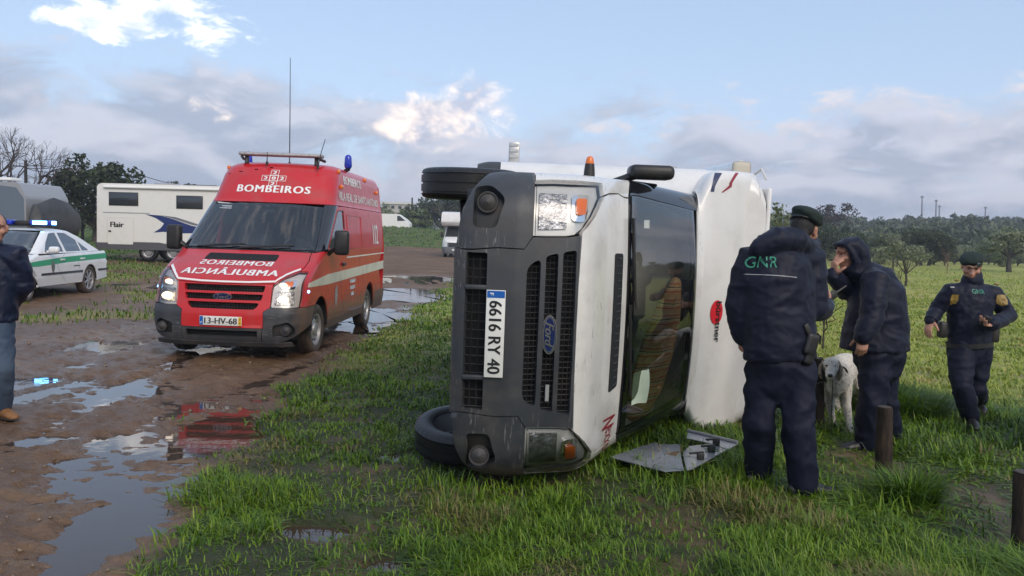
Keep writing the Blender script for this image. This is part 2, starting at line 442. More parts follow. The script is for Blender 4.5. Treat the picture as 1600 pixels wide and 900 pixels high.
def build_ground():
    da = np.radians(np.concatenate([np.linspace(-44, 44, 620), np.linspace(44, 316, 70)[1:-1]]))
    rr = np.concatenate([np.linspace(0.6, 2.2, 14)[:-1], np.geomspace(2.2, 22, 430)[:-1], np.geomspace(22, 900, 110)])
    A, Rr = np.meshgrid(da, rr)
    X = np.sin(A) * Rr; Y = np.cos(A) * Rr; Z = ground_z(X, Y)
    far = sstep(Rr, 120, 170)
    Z = Z * (1 - far) + far * (-0.2)
    nr, na = X.shape
    V = np.stack([X.ravel(), Y.ravel(), Z.ravel()], -1)
    V = np.vstack([V, [[0, 0, float(Z[0].mean())]]])
    i = np.arange(nr - 1)[:, None] * na; j = np.arange(na)[None, :]; j2 = (j + 1) % na
    q = np.stack([i + j, i + j2, i + na + j2, i + na + j], -1).reshape(-1, 4)
    q = q[:, ::-1]
    tris = np.stack([np.full(na, nr * na), (np.arange(na) + 1) % na, np.arange(na)], -1)
    me = bpy.data.meshes.new('ground')
    me.vertices.add(len(V)); me.vertices.foreach_set('co', V.astype(np.float32).ravel())
    nl = len(q) * 4 + len(tris) * 3
    me.loops.add(nl); me.loops.foreach_set('vertex_index', np.concatenate([q.ravel(), tris[:, ::-1].ravel()]).astype(np.int32))
    ls = np.concatenate([np.arange(len(q)) * 4, len(q) * 4 + np.arange(len(tris)) * 3]).astype(np.int32)
    me.polygons.add(len(ls)); me.polygons.foreach_set('loop_start', ls)
    me.update(calc_edges=True); me.validate()
    me.polygons.foreach_set('use_smooth', np.ones(len(me.polygons), dtype=bool))
    at_ = me.attributes.new('grass', 'FLOAT', 'POINT')
    # grass cover, incl. the grassy verges on the far left and behind
    g = grass_amount(V[:, 0], V[:, 1])
    verge = verge_amount(V[:, 0], V[:, 1])
    g = np.clip(g + verge, 0, 1)
    tx, ty = V[:, 0], V[:, 1]
    g = g * np.clip(1 - .6 * (np.exp(-(((tx - 3.05) / .75) ** 2 + ((ty - 4.9) / 1.0) ** 2)) + np.exp(-(((tx - 2.5) / .5) ** 2 + ((ty - 5.9) / .5) ** 2))), 0, 1)
    at_.data.foreach_set('value', g.astype(np.float32))
    m = bpy.data.materials.new('wet_mud_and_turf'); m.use_nodes = True
    t = m.node_tree; N = NT(t); b = t.nodes['Principled BSDF']
    ga = N.n('ShaderNodeAttribute', attribute_name='grass').outputs['Fac']
    geo = N.n('ShaderNodeNewGeometry'); P = geo.outputs['Position']
    n1 = N.noise(P, 0.7, 6, 0.6); n2 = N.noise(P, 6.0, 6, 0.65); n3 = N.noise(P, 45.0, 5, 0.7)
    mud = N.ramp(n1, [(0.30, (0.115, 0.062, 0.030)), (0.52, (0.178, 0.100, 0.050)), (0.72, (0.250, 0.158, 0.088))])
    mud = N.mix(N.rng(n2, 0.35, 0.7, 0, 0.55), mud, (0.085, 0.047, 0.027))
    mud = N.mix(N.rng(n3, 0.60, 0.78, 0, 0.35), mud, (0.24, 0.19, 0.15))
    gn = N.noise(P, 1.1, 6, 0.65); gn2 = N.noise(N.vmath('MULTIPLY', P, (1, .35, 1)), 0.16, 5, 0.6)
    turf = N.ramp(gn, [(0.3, (0.022, 0.028, 0.009)), (0.55, (0.036, 0.048, 0.012)), (0.75, (0.062, 0.056, 0.024))])
    turf = N.mix(N.rng(n3, 0.45, 0.65, 0, 0.5), turf, (0.050, 0.038, 0.018))
    turf = N.mix(N.rng(N.noise(P, 28, 4, .7), 0.5, 0.68, 0, 0.5), turf, (0.060, 0.075, 0.018))
    # the far meadow: lighter, yellowing in drifts
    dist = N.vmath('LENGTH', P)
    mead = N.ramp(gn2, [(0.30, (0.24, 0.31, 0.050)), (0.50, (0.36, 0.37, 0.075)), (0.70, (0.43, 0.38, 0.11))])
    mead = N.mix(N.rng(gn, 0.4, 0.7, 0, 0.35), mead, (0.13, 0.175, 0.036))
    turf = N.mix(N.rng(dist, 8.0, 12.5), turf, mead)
    sx = N.sep(P)[0]
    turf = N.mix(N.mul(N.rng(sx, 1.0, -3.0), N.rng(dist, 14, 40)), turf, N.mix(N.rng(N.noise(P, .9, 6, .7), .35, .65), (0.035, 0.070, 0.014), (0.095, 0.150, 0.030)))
    gm = N.rng(N.add(ga, N.mul(N.sub(n2, 0.5), 0.5)), 0.30, 0.62)
    gm = N.mul(gm, N.rng(N.noise(P, 1.7, 6, 0.65), 0.36, 0.52, 0.35, 1.0))
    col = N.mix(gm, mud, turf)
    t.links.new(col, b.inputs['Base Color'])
    wz = N.sep(P)[2]
    wet = N.mul(N.rng(wz, -0.034, 0.02, 1.0, 0.0), N.sub(1.0, gm))
    ro = N.m('MULTIPLY_ADD', N.noise(P, 2.3, 5, .6), 0.5, 0.15)
    ro = N.add(ro, N.rng(dist, 10, 35, 0, .45))
    ro = N.sub(ro, N.mul(wet, 0.30))
    ro = N.add(ro, N.mul(gm, 0.35))
    t.links.new(N.m('MAXIMUM', ro, 0.16), b.inputs['Roughness'])
    b.inputs['Specular IOR Level'].default_value = 0.45
    hgt = N.add(N.mul(n3, 0.5), N.mul(N.noise(P, 16, 6, 0.7), 1.0))
    t.links.new(N.bump(hgt, 0.9, 0.04), b.inputs['Normal'])
    me.materials.append(m)
    o = bpy.data.objects.new('ground', me); COL.objects.link(o); o['kind'] = 'structure'
    return o
build_ground()

def build_water():
    m = bpy.data.materials.new('puddle_water'); m.use_nodes = True
    t = m.node_tree; N = NT(t); b = t.nodes['Principled BSDF']
    P = N.n('ShaderNodeNewGeometry').outputs['Position']
    b.inputs['Base Color'].default_value = (0.055, 0.036, 0.025, 1); b.inputs['Roughness'].default_value = 0.03
    b.inputs['IOR'].default_value = 1.33; b.inputs['Specular IOR Level'].default_value = 0.75
    t.links.new(N.bump(N.noise(P, 7, 3, .5), 0.035, 0.02), b.inputs['Normal'])
    # one flat sheet per side of the terrain; it shows only where the mud dips below it
    xs = np.linspace(-9.5, 2.9, 41); ys = np.linspace(1.5, 13.5, 31)
    mb = MB()
    vs = [(x, y, WATER_Z) for y in ys for x in xs]
    fs = []
    X, Y = np.meshgrid((xs[1:] + xs[:-1]) / 2, (ys[1:] + ys[:-1]) / 2)
    for j in range(30):
        for i in range(40):
            k = j * 41 + i
            fs.append([k, k + 1, k + 42, k + 41])
    mb.add(vs, fs, False)
    o = mb.build('puddle_water', m, angle=0, recalc=False); o['kind'] = 'structure'
    # the churned wet track behind the ambulance lies a little higher
    def far(cx, cy, rx, ry, z, nm):
        mb = MB(); n = 40
        vs = [(cx, cy, z)] + [(cx + rx * math.cos(2 * math.pi * k / n) * (1 + .18 * math.sin(3 * k) + .1 * math.sin(7.3 * k)), cy + ry * math.sin(2 * math.pi * k / n) * (1 + .2 * math.sin(2.3 * k)), z) for k in range(n)]
        mb.add(vs, [[0, k + 1, (k + 1) % n + 1] for k in range(n)], False)
        o = mb.build('puddle_water', m, angle=0, recalc=False); o['kind'] = 'structure'
    for (px, py, rx, ry) in [(650, 462, 2.6, 2.4), (596, 492, 1.3, 1.6), (640, 437, 3.0, 2.5), (205, 447, 1.6, .7), (560, 512, .8, 1.0)]:
        c = on(px, py, 0.0)
        zz = gz(c.x, c.y) + 0.012
        c = on(px, py, zz)
        xx = np.linspace(-1, 1, 9)
        gx, gy = np.meshgrid(c.x + xx * rx, c.y + xx * ry)
        far(c.x, c.y, rx, ry, float(np.percentile(ground_z(gx, gy), 48)), 'puddle_water')
build_water()

# ------------------------------------------------------------------ grass
def grass_material(name, c0, c1, c2, dry=(0.20, 0.17, 0.06)):
    m = bpy.data.materials.new(name); m.use_nodes = True
    t = m.node_tree; N = NT(t); b = t.nodes['Principled BSDF']
    r = N.n('ShaderNodeAttribute', attribute_name='rnd').outputs['Fac']
    P = N.n('ShaderNodeNewGeometry').outputs['Position']
    big = N.noise(P, 0.8, 4, 0.6)
    f = N.add(N.mul(r, 0.55), N.mul(N.sub(big, 0.28), 0.9))
    col = N.ramp(f, [(0.15, c0), (0.5, c1), (0.85, c2)])
    dr = N.rng(N.add(N.mul(N.n('ShaderNodeAttribute', attribute_name='dry').outputs['Fac'], 0.8), N.mul(r, .25)), 0.55, 0.85)
    col = N.mix(dr, col, dry)
    t.links.new(col, b.inputs['Base Color']); b.inputs['Roughness'].default_value = 0.42
    b.inputs['Specular IOR Level'].default_value = 0.35
    b.inputs['Subsurface Weight'].default_value = 0.0
    tr = N.n('ShaderNodeBsdfTranslucent'); t.links.new(col, tr.inputs[0])
    mx = N.n('ShaderNodeMixShader'); mx.inputs[0].default_value = 0.25
    o = t.nodes['Material Output']; t.links.new(b.outputs[0], mx.inputs[1]); t.links.new(tr.outputs[0], mx.inputs[2]); t.links.new(mx.outputs[0], o.inputs[0])
    return m
def blades_mesh(name, x, y, z, h, w, lean, ang, rnd, dry, mat, parent=None):
    """each blade: 5 points, a quad and a tip triangle; lean = sideways reach of the tip"""
    n = len(x)
    ca, sa = np.cos(ang), np.sin(ang)
    px, py = -sa, ca                       # across the blade
    V = np.zeros((n, 5, 3), np.float32)
    for k, (t, ww, hh) in enumerate(((0, 1, 0), (0, -1, 0), (.35, .8, .62), (.35, -.8, .62), (1.0, 0, 1.0))):
        V[:, k, 0] = x + ca * lean * t + px * w * ww * .5
        V[:, k, 1] = y + sa * lean * t + py * w * ww * .5
        V[:, k, 2] = z + h * hh * np.where(k == 4, np.sqrt(np.clip(1 - (lean / np.maximum(h * 1.6, 1e-4)) ** 2, .12, 1)), 1.0)
    me = bpy.data.meshes.new(name)
    me.vertices.add(n * 5); me.vertices.foreach_set('co', V.ravel())
    base = (np.arange(n) * 5)[:, None]
    q = base + np.array([[0, 1, 3, 2]]); t3 = base + np.array([[2, 3, 4]])
    loops = np.concatenate([q, t3], 1).ravel().astype(np.int32)
    me.loops.add(len(loops)); me.loops.foreach_set('vertex_index', loops)
    ls = (np.arange(n) * 7)[:, None] + np.array([[0, 4]])
    me.polygons.add(n * 2); me.polygons.foreach_set('loop_start', ls.ravel().astype(np.int32))
    me.update(calc_edges=True)
    me.polygons.foreach_set('use_smooth', np.ones(n * 2, dtype=bool))
    for nm, arr in (('rnd', rnd), ('dry', dry)):
        a = me.attributes.new(nm, 'FLOAT', 'POINT'); a.data.foreach_set('value', np.repeat(arr, 5).astype(np.float32))
    me.materials.append(mat)
    o = bpy.data.objects.new(name, me); COL.objects.link(o)
    if parent: o.parent = parent
    return o
GRASS_MAT = grass_material('wet_grass', (0.026, 0.062, 0.005), (0.100, 0.195, 0.010), (0.225, 0.315, 0.024))
# places kept free of grass or pressed flat: (x, y, radius)
def build_grass():
    rs = np.random.RandomState(5)
    # tufts first, then blades round each tuft
    nt = 62000
    r = np.exp(rs.uniform(math.log(1.7), math.log(30.0), nt)); a = np.radians(rs.uniform(-43, 43, nt))
    x, y = r * np.sin(a), r * np.cos(a)
    g = grass_amount(x, y)
    patch = fbm(x * 1.15, y * 1.15, 71, 4)
    patch2 = fbm(x * 3.1, y * 3.1, 77, 3)
    # worn muddy places thin the turf in front; left side of the meadow is close cropped
    worn = sstep(patch, 0.40, 0.56)
    nearworn = 1 - 0.75 * (1 - sstep(y, 4.2, 5.6))
    keepp = g * np.where(y < 5.5, np.clip(worn + 0.32, 0, 1), np.clip(worn + 0.9, 0, 1))
    zz = ground_z(x, y)
    keepp = keepp * ((zz > WATER_Z + 0.004) | (x > 2.9))
    tread = np.exp(-(((x - 3.05) / .75) ** 2 + ((y - 4.9) / 1.0) ** 2)) + np.exp(-(((x - 2.5) / .5) ** 2 + ((y - 5.9) / .5) ** 2)) + .6 * np.exp(-(((x + .25) / .5) ** 2 + ((y - 3.7) / .4) ** 2))
    tread = tread + .9 * np.exp(-(((x - 1.18) / .42) ** 2 + ((y - 5.85) / .40) ** 2)) + .9 * np.exp(-(((x - 1.85) / .50) ** 2 + ((y - 4.95) / .45) ** 2)) + .9 * np.exp(-(((x - 2.72) / .3) ** 2 + ((y - 6.3) / .3) ** 2))
    keepp = keepp * np.clip(1.05 - 0.2 * tread, 0.1, 1)
    # bits of weed out on the mud
    keepp = np.maximum(keepp, 0.5 * (fbm(x * 1.4, y * 1.4, 91, 3) > .70) * (y < 9) * (zz > WATER_Z + .012) * sstep(x - np.interp(y, _EY, _EX), -1.1, -.1))
    k = rs.rand(nt) < keepp
    x, y, r, zz, patch, patch2, tread = x[k], y[k], r[k], zz[k], patch[k], patch2[k], tread[k]
    n = len(x)
    tall = 0.055 + 0.085 * sstep(patch2, 0.35, 0.75) + 0.05 * sstep(x, 0.0, 2.5) * sstep(patch, .35, .6)
    tall *= np.where((x < .5) & (y > 5.2), 0.66, 1.0) * np.where(y < 4.6, .78, 1.0)
    tall *= np.clip(1 - 0.25 * tread, .5, 1)
    # ranks of long grass on the right: round the post, round the officers' feet, the big clumps at the right edge
    def boost(cx, cy, rad, hh):
        return hh * np.exp(-((x - cx) ** 2 + (y - cy) ** 2) / rad ** 2)
    tall = tall + boost(2.75, 3.2, .55, .20) + boost(2.35, 4.85, .22, .16) + boost(5.2, 6.9, .5, .25) + boost(1.9, 3.15, .35, .10) + boost(3.9, 8.6, .9, .12) + boost(5.2, 6.2, .55, .34) + boost(1.2, 5.6, .5, .08)
    per = np.clip((10.5 - 0.12 * r) * (0.7 + 0.6 * sstep(tall, .08, .3)), 5, 15).astype(int)
    idx = np.repeat(np.arange(n), per); m = len(idx)
    spread = (0.024 + 0.012 * r)[idx] * .8
    th = rs.uniform(0, 2 * math.pi, m); rad = np.sqrt(rs.rand(m)) * spread
    bx = x[idx] + rad * np.cos(th); by = y[idx] + rad * np.sin(th)
    h = tall[idx] * rs.uniform(.45, 1.2, m) * (1 + 0.010 * np.clip(r[idx] - 8, 0, 30))
    w = 0.0056 * np.clip(r[idx] / 3.6, .9, 7) * rs.uniform(.7, 1.4, m)
    wind = 0.6 * np.sin(bx * 1.3 + by * .7) + 2.2
    ang = np.where(rs.rand(m) < .35, wind + rs.normal(0, .8, m), th + rs.normal(0, .9, m))
    lean = h * rs.uniform(.25, 1.45, m)
    flat = rs.rand(m) < np.clip(tread[idx] * .8 + .28, 0, .8)
    lean = np.where(flat, h * 1.9, lean); h = np.where(flat, h * .34, h); w = np.where(flat, w * 1.35, w)
    dry = np.clip(rs.rand(m) * .45 + .50 * (fbm(bx * 1.7, by * 1.7, 83, 3) > .66) + flat * .15 + .3 * (by > 9) * (fbm(bx * .25, by * .25, 85, 3) > .5), 0, 1)
    bz = zz[idx] - 0.006
    rn = rs.rand(m); far_ = (by + .35 * bx + 1.2 * (fbm(bx * .5, by * .5, 97, 3) - .5) > 10.2) & (bx > .8)
    h = np.where(far_, np.minimum(h, .055) * (1 + .5 * rs.rand(m)), h); lean = np.where(far_, h * .7, lean)
    for nm, kk, mt, lb in (('grass', ~far_, GRASS_MAT, 'wet green grass growing over the muddy ground'), ('short_meadow_grass', far_, GRASS_FAR, 'short yellowish grass of the nearer meadow')):
        o = blades_mesh(nm, bx[kk], by[kk], bz[kk], h[kk], w[kk], lean[kk], ang[kk], rn[kk], dry[kk], mt)
        o['kind'] = 'stuff'; tag(o, lb, 'grass')
    # sparse grass on the verges round the parked vehicles and on the bank
    n = 60000
    r = np.exp(rs.uniform(math.log(13), math.log(92), n)); a = np.radians(rs.uniform(-42, 2, n)); x, y = r * np.sin(a), r * np.cos(a)
    k = rs.rand(n) < np.clip(verge_amount(x, y) * 1.1, 0, 1); x, y, r = x[k], y[k], r[k]; n = len(x)
    h = rs.uniform(.03, .10, n) * (1 + .012 * r); o = blades_mesh('verge_grass', x, y, ground_z(x, y), h, .010 + .0010 * r * rs.uniform(.6, 1.4, n), h * rs.uniform(.2, 1.2, n), rs.uniform(0, 6.28, n), rs.rand(n) * .8, rs.rand(n) * .8, GRASS_MAT)
    o['kind'] = 'stuff'; tag(o, 'sparse grass on the verge round the parked vehicles', 'grass')
    # thin tufts standing in the far meadow
    n = 26000
    r = np.exp(rs.uniform(math.log(26), math.log(75), n)); a = np.radians(rs.uniform(2, 44, n))
    x, y = r * np.sin(a), r * np.cos(a)
    h = rs.uniform(.03, .10, n) * (.6 + .8 * fbm(x * .2, y * .2, 93, 3))
    o = blades_mesh('meadow_grass', x, y, ground_z(x, y), h, .02 + .0010 * r * rs.rand(n), h * rs.uniform(0, .8, n), rs.uniform(0, 6.28, n), rs.rand(n), np.clip(rs.rand(n) * .5 + .45 * (fbm(x * .08, y * .16, 95, 3) > .5), 0, 1), GRASS_FAR)
    o['kind'] = 'stuff'; tag(o, 'yellowish green grass of the far meadow', 'grass')
GRASS_FAR = grass_material('meadow_grass', (0.19, 0.265, 0.038), (0.28, 0.34, 0.056), (0.38, 0.40, 0.085), (0.43, 0.38, 0.13))
build_grass()

def clods():
    """small stones and clods of earth lying on the bare mud"""
    rs = np.random.RandomState(15); n = 4200
    r = np.exp(rs.uniform(math.log(2.0), math.log(22), n)); a = np.radians(rs.uniform(-42, 6, n)); x, y = r * np.sin(a), r * np.cos(a)
    z = ground_z(x, y); k = (grass_amount(x, y) < .6) & (z > WATER_Z - .004) & (fbm(x * .8, y * .8, 19, 3) > .42); x, y, z, r = x[k], y[k], z[k], r[k]; n = len(x)
    s = np.clip(rs.gamma(2.0, .0038, n), .003, .022) * np.clip(r / 7, .8, 1.6)
    o8 = np.array([(1, 0, 0), (0, 1, 0), (-1, 0, 0), (0, -1, 0), (0, 0, .75), (0, 0, -.6)], float); f8 = np.array([(0, 1, 4), (1, 2, 4), (2, 3, 4), (3, 0, 4), (1, 0, 5), (2, 1, 5), (3, 2, 5), (0, 3, 5)])
    V = o8[None] * s[:, None, None] * rs.uniform(.6, 1.35, (n, 6, 3)); th = rs.uniform(0, 6.28, n); c, q = np.cos(th)[:, None], np.sin(th)[:, None]
    V = np.stack([V[..., 0] * c - V[..., 1] * q + x[:, None], V[..., 0] * q + V[..., 1] * c + y[:, None], V[..., 2] + z[:, None] + s[:, None] * .2], -1)
    F = (f8[None] + (np.arange(n) * 6)[:, None, None]).reshape(-1, 3)
    me = bpy.data.meshes.new('clods'); me.from_pydata(V.reshape(-1, 3).tolist(), [], F.tolist()); me.polygons.foreach_set('use_smooth', np.ones(len(F), dtype=bool))
    me.materials.append(mk('wet_clods', (.12, .072, .042), .5, col2=(.26, .19, .13), vscale=6, bump=.4, bscale=60))
    o = bpy.data.objects.new('clods', me); COL.objects.link(o); o['kind'] = 'stuff'; tag(o, 'small clods and stones scattered over the wet mud', 'clods')
clods()

# ================================================================== vehicle skins
# local frame of every vehicle: x = towards its rear, y = towards its own right side, z = up; origin on the ground below the nose
def smooth_tab(zs, tab, col, sig=0.014):
    t = np.array([r[0] for r in tab]); v = np.array([r[col] for r in tab])
    y = np.interp(zs, t, v); dz = zs[1] - zs[0]; k = int(3 * sig / dz)
    if k < 1: return y
    ker = np.exp(-0.5 * (np.arange(-k, k + 1) * dz / sig) ** 2); ker /= ker.sum()
    return np.convolve(np.pad(y, k, mode='edge'), ker, mode='valid')
class Skin:
    def __init__(s, front, width, center=(2.0, 0, 0.9), recess=None, sig=0.014):
        z0, z1 = width[0][0] - .1, width[-1][0] + .1
        s.zs = np.arange(z0, z1, 0.004)
        s.x0 = smooth_tab(s.zs, front, 1, sig); s.bo = smooth_tab(s.zs, front, 2, sig); s.r = smooth_tab(s.zs, front, 3, sig); s.w = smooth_tab(s.zs, width, 1, sig)
        s.center = np.array(center, float); s.recess = recess
    def par(s, z):
        I = lambda a: np.interp(z, s.zs, a)
        x0, bo, r, w = I(s.x0), I(s.bo), I(s.r), I(s.w)
        inner = w - r; sl = 2 * bo * inner / (w * w); ph = np.arctan(sl); r2 = r / (1 - np.sin(ph))
        xb = x0 + bo * (inner / w) ** 2
        return x0, bo, r2, w, inner, ph, xb, xb + r2 * np.cos(ph)
    def P(s, v, z):
        v = np.asarray(v, float); z = np.asarray(z, float)
        x0, bo, r2, w, inner, ph, xb, xe = s.par(z)
        a = np.abs(v); sg = np.sign(v)
        y1 = a * inner; xa = x0 + bo * (y1 / w) ** 2
        p = ph + (np.clip(a - 1, 0, 1)) * (math.pi / 2 - ph)
        xc = xb + r2 * (np.cos(ph) - np.cos(p)); yc = inner + r2 * (np.sin(p) - np.sin(ph))
        x = np.where(a <= 1, xa, np.where(a <= 2, xc, xe + a - 2)); y = np.where(a <= 1, y1, np.where(a <= 2, yc, w))
        out = np.stack([x, sg * y, z + 0 * x], -1)
        if s.recess is not None: out = s.recess(out)
        return out
    def vy(s, y, z):
        x0, bo, r2, w, inner, ph, xb, xe = s.par(z)
        a = abs(y); sg = 1 if y >= 0 else -1
        if a <= inner: return sg * a / inner
        q = (a - inner) / r2 + math.sin(ph)
        p = math.asin(min(1.0, q)); return sg * (1 + (p - ph) / (math.pi / 2 - ph))
    def vx(s, sg, x, z):
        x0, bo, r2, w, inner, ph, xb, xe = s.par(z)
        if x >= xe: return sg * (2 + x - xe)
        q = min(1.0, max(-1.0, math.cos(ph) - (x - xb) / r2)); p = math.acos(q)
        return sg * (1 + (p - ph) / (math.pi / 2 - ph))
    def xend(s, z): return float(s.par(z)[7])
def rp(pts, rad=0.03, n=4):
    """round the corners of a polygon"""
    out = []; m = len(pts)
    for i in range(m):
        p0, p, p1 = Vector(pts[i - 1][:2]), Vector(pts[i][:2]), Vector(pts[(i + 1) % m][:2])
        a, b = p0 - p, p1 - p
        d = min(rad, a.length * .45, b.length * .45)
        A, B = p + a.normalized() * d, p + b.normalized() * d
        for k in range(n + 1):
            t = k / n; q = A * (1 - t) ** 2 + p * 2 * t * (1 - t) + B * t * t
            out.append((q.x, q.y))
    return out
def arc(cx, cz, r, a0, a1, n=14):
    return [(cx + r * math.cos(math.radians(a0 + (a1 - a0) * k / n)), cz + r * math.sin(math.radians(a0 + (a1 - a0) * k / n))) for k in range(n + 1)]
def sheet(fn, outer, holes=(), step=(0.09, 0.09), off=0.0, depth=0.02, center=None, mb=None):
    """polygon in surface coordinates -> curved panel with turned-in edges. fn(a, b) -> N x 3"""
    loops = []
    for lp in [outer] + list(holes):
        q = []
        for i in range(len(lp)):
            a, b = lp[i], lp[(i + 1) % len(lp)]
            n = max(1, int(math.ceil(max(abs(a[0] - b[0]) / step[0], abs(a[1] - b[1]) / step[1]))))
            for k in range(n): q.append((a[0] + (b[0] - a[0]) * k / n, a[1] + (b[1] - a[1]) * k / n))
        loops.append(q)
    flat = [p for l in loops for p in l]
    tri = tessellate_polygon([[Vector((p[0], p[1], 0)) for p in l] for l in loops])
    bm = bmesh.new(); vv = [bm.verts.new((p[0], p[1], 0)) for p in flat]
    for t in tri:
        try: bm.faces.new([vv[i] for i in t])
        except ValueError: pass
    for ax in (0, 1):
        lo = min(p[ax] for p in flat); hi = max(p[ax] for p in flat)
        k = math.floor(lo / step[ax]) + 1
        while k * step[ax] < hi - 1e-6:
            c = k * step[ax] + 1.7e-4; k += 1
            co = [0, 0, 0]; no = [0, 0, 0]; co[ax] = c; no[ax] = 1
            bmesh.ops.bisect_plane(bm, geom=bm.verts[:] + bm.edges[:] + bm.faces[:], plane_co=co, plane_no=no)
    bm.verts.index_update()
    uv = np.array([v.co[:2] for v in bm.verts]); faces = [[v.index for v in f.verts] for f in bm.faces]
    edges = [(e.verts[0].index, e.verts[1].index) for e in bm.edges if len(e.link_faces) == 1]
    bm.free()
    e = 1e-3
    P = fn(uv[:, 0], uv[:, 1])
    da = fn(uv[:, 0] + e, uv[:, 1]) - fn(uv[:, 0] - e, uv[:, 1]); db = fn(uv[:, 0], uv[:, 1] + e) - fn(uv[:, 0], uv[:, 1] - e)
    nn = np.cross(da, db); nn /= np.maximum(np.linalg.norm(nn, axis=1, keepdims=True), 1e-12)
    c = np.array(center) if center is not None else P.mean(0) - nn.mean(0)
    sg = np.sign(((P - c) * nn).sum(1).mean()) or 1.0
    nn = nn * sg
    P = P + nn * off
    out = []
    for f in faces:
        a, b, d = P[f[0]], P[f[1]], P[f[2]]
        fnrm = np.cross(b - a, d - a)
        out.append(f if np.dot(fnrm, nn[f[0]]) > 0 else f[::-1])
    mb = mb or MB()
    o = mb.add(P, out, True)
    for i in range(len(P)): mb.nrm[o + i] = tuple(nn[i])
    if depth > 0:
        for (i, j) in edges:
            q = [P[i], P[j], P[j] - nn[j] * depth, P[i] - nn[i] * depth]
            o2 = mb.add(q, [[0, 1, 2, 3]], False)
            # edge faces get their own flat normal
            fn_ = np.cross(q[1] - q[0], q[2] - q[0]); L = np.linalg.norm(fn_)
            if L > 1e-12:
                for k in range(4): mb.nrm[o2 + k] = tuple(fn_ / L)
    return mb
def fpoly(sk, pts):
    """points ('y', y, z) | ('x', side, x, z) | ('v', v, z) -> (v, z)"""
    out = []
    for p in pts:
        if p[0] == 'y': out.append((sk.vy(p[1], p[2]), p[2]))
        elif p[0] == 'x': out.append((sk.vx(p[1], p[2], p[3]), p[3]))
        else: out.append((p[1], p[2]))
    return out
def mir(pts):
    out = []
    for p in reversed(pts):
        if p[0] == 'y': out.append(('y', -p[1], p[2]))
        elif p[0] == 'x': out.append(('x', -p[1], p[2], p[3]))
        else: out.append(('v', -p[1], p[2]))
    return out
def Y(pts): return [('y', a, b) for a, b in pts]
def X(sg, pts): return [('x', sg, a, b) for a, b in pts]
def panel(name, mat, parent, sk, pts, holes=(), off=0.0, depth=0.02, step=(0.09, 0.07)):
    mb = sheet(sk.P, fpoly(sk, pts), [fpoly(sk, h) for h in holes], step, off, depth, sk.center)
    return mb.build(name, mat, parent, angle=0)
def surf_text(name, mat, parent, sk, txt, c, size, off=0.004, mirror=False, bold=0.0, shear=0.0, side=0, spacing=1.0, slope=0.0):
    vs, fs = text_geo(txt, bold, shear, spacing)
    pts = []
    for (u, w, l) in vs:
        du = u * size[0] * (-1 if mirror else 1)
        z = c[1] + w * size[1] + slope * du
        if side == 0: pts.append((sk.vy(c[0] - du, z), z))
        else: pts.append((sk.vx(side, c[0] + du * (1 if side < 0 else -1), z), z))
    a = np.array(pts); e = 1e-3
    P = sk.P(a[:, 0], a[:, 1])
    da = sk.P(a[:, 0] + e, a[:, 1]) - sk.P(a[:, 0] - e, a[:, 1]); db = sk.P(a[:, 0], a[:, 1] + e) - sk.P(a[:, 0], a[:, 1] - e)
    nn = np.cross(da, db); nn /= np.linalg.norm(nn, axis=1, keepdims=True)
    nn *= np.sign(((P - sk.center) * nn).sum(1).mean())
    mb = MB(); mb.add(P + nn * (off + np.array([v[2] for v in vs]))[:, None], fs, False)
    return mb.build(name, mat, parent, angle=0, recalc=False)
def flat_text(name, mat, parent, txt, M, size, mirror=False, bold=0.0, shear=0.0, spacing=1.0):
    """text in the XY plane of M, reading along +X"""
    vs, fs = text_geo(txt, bold, shear, spacing)
    mb = MB(); mb.add([M @ Vector((u * size[0] * (-1 if mirror else 1), w * size[1], l)) for u, w, l in vs], fs, False)
    return mb.build(name, mat, parent, angle=0, recalc=False)
def frame(o, xa, ya):
    """matrix with origin o, X axis xa, Y axis ya"""
    xa = Vector(xa).normalized(); ya = Vector(ya); za = xa.cross(ya).normalized(); ya = za.cross(xa)
    return Matrix(((xa.x, ya.x, za.x, o[0]), (xa.y, ya.y, za.y, o[1]), (xa.z, ya.z, za.z, o[2]), (0, 0, 0, 1)))

# ------------------------------------------------------------------ vehicle materials
mRED = mk('fire_red_paint', (0.52, 0.006, 0.010), 0.40, coat=0.45, dirt=0.30, mud=(2, 0.30, 1.15), rvar=.1)
mREDC = mk('fire_red_bumper', (0.54, 0.010, 0.012), 0.42, coat=0.3, dirt=0.25)
mWHITE = mk('white_cab_paint', (0.74, 0.72, 0.68), 0.32, coat=0.7, dirt=0.26, var=.05, vscale=2.0, mud=(1, -1.02, -.74), scratch=(.30, .28, .26))
mBODY = mk('white_body_panel', (0.76, 0.745, 0.72), 0.34, coat=0.4, dirt=0.18, mud=(1, -1.20, -.98), var=.06, vscale=1.3, bump=.03, bscale=9)
mPLA = mk('grey_bumper_plastic', (0.042, 0.047, 0.055), 0.46, var=.30, vscale=4, bump=.10, bscale=220, dirt=.26, rvar=.3, scratch=(.20, .20, .20), mud=(1, -1.02, -.70))
mPLA2 = mk('dark_grey_trim_plastic', (0.034, 0.036, 0.040), 0.55, var=.25, vscale=6, bump=.06, bscale=200, dirt=.3)
mBLK = mk('black_plastic', (0.012, 0.012, 0.013), 0.45, dirt=.15)
mHOLE = mk('dark_recess', (0.006, 0.006, 0.007), 0.8)
mGLB = mk('black_glass_border', (0.010, 0.011, 0.014), 0.10, coat=.6)
mRUB = mk('tyre_rubber', (0.010, 0.010, 0.011), 0.42, var=.3, vscale=12, bump=.12, bscale=60, dirt=.08)
mRUBM = mk('muddy_tyre_rubber', (0.026, 0.023, 0.021), 0.68, bump=.2, bscale=50, col2=(0.12, 0.080, 0.055), vscale=7)
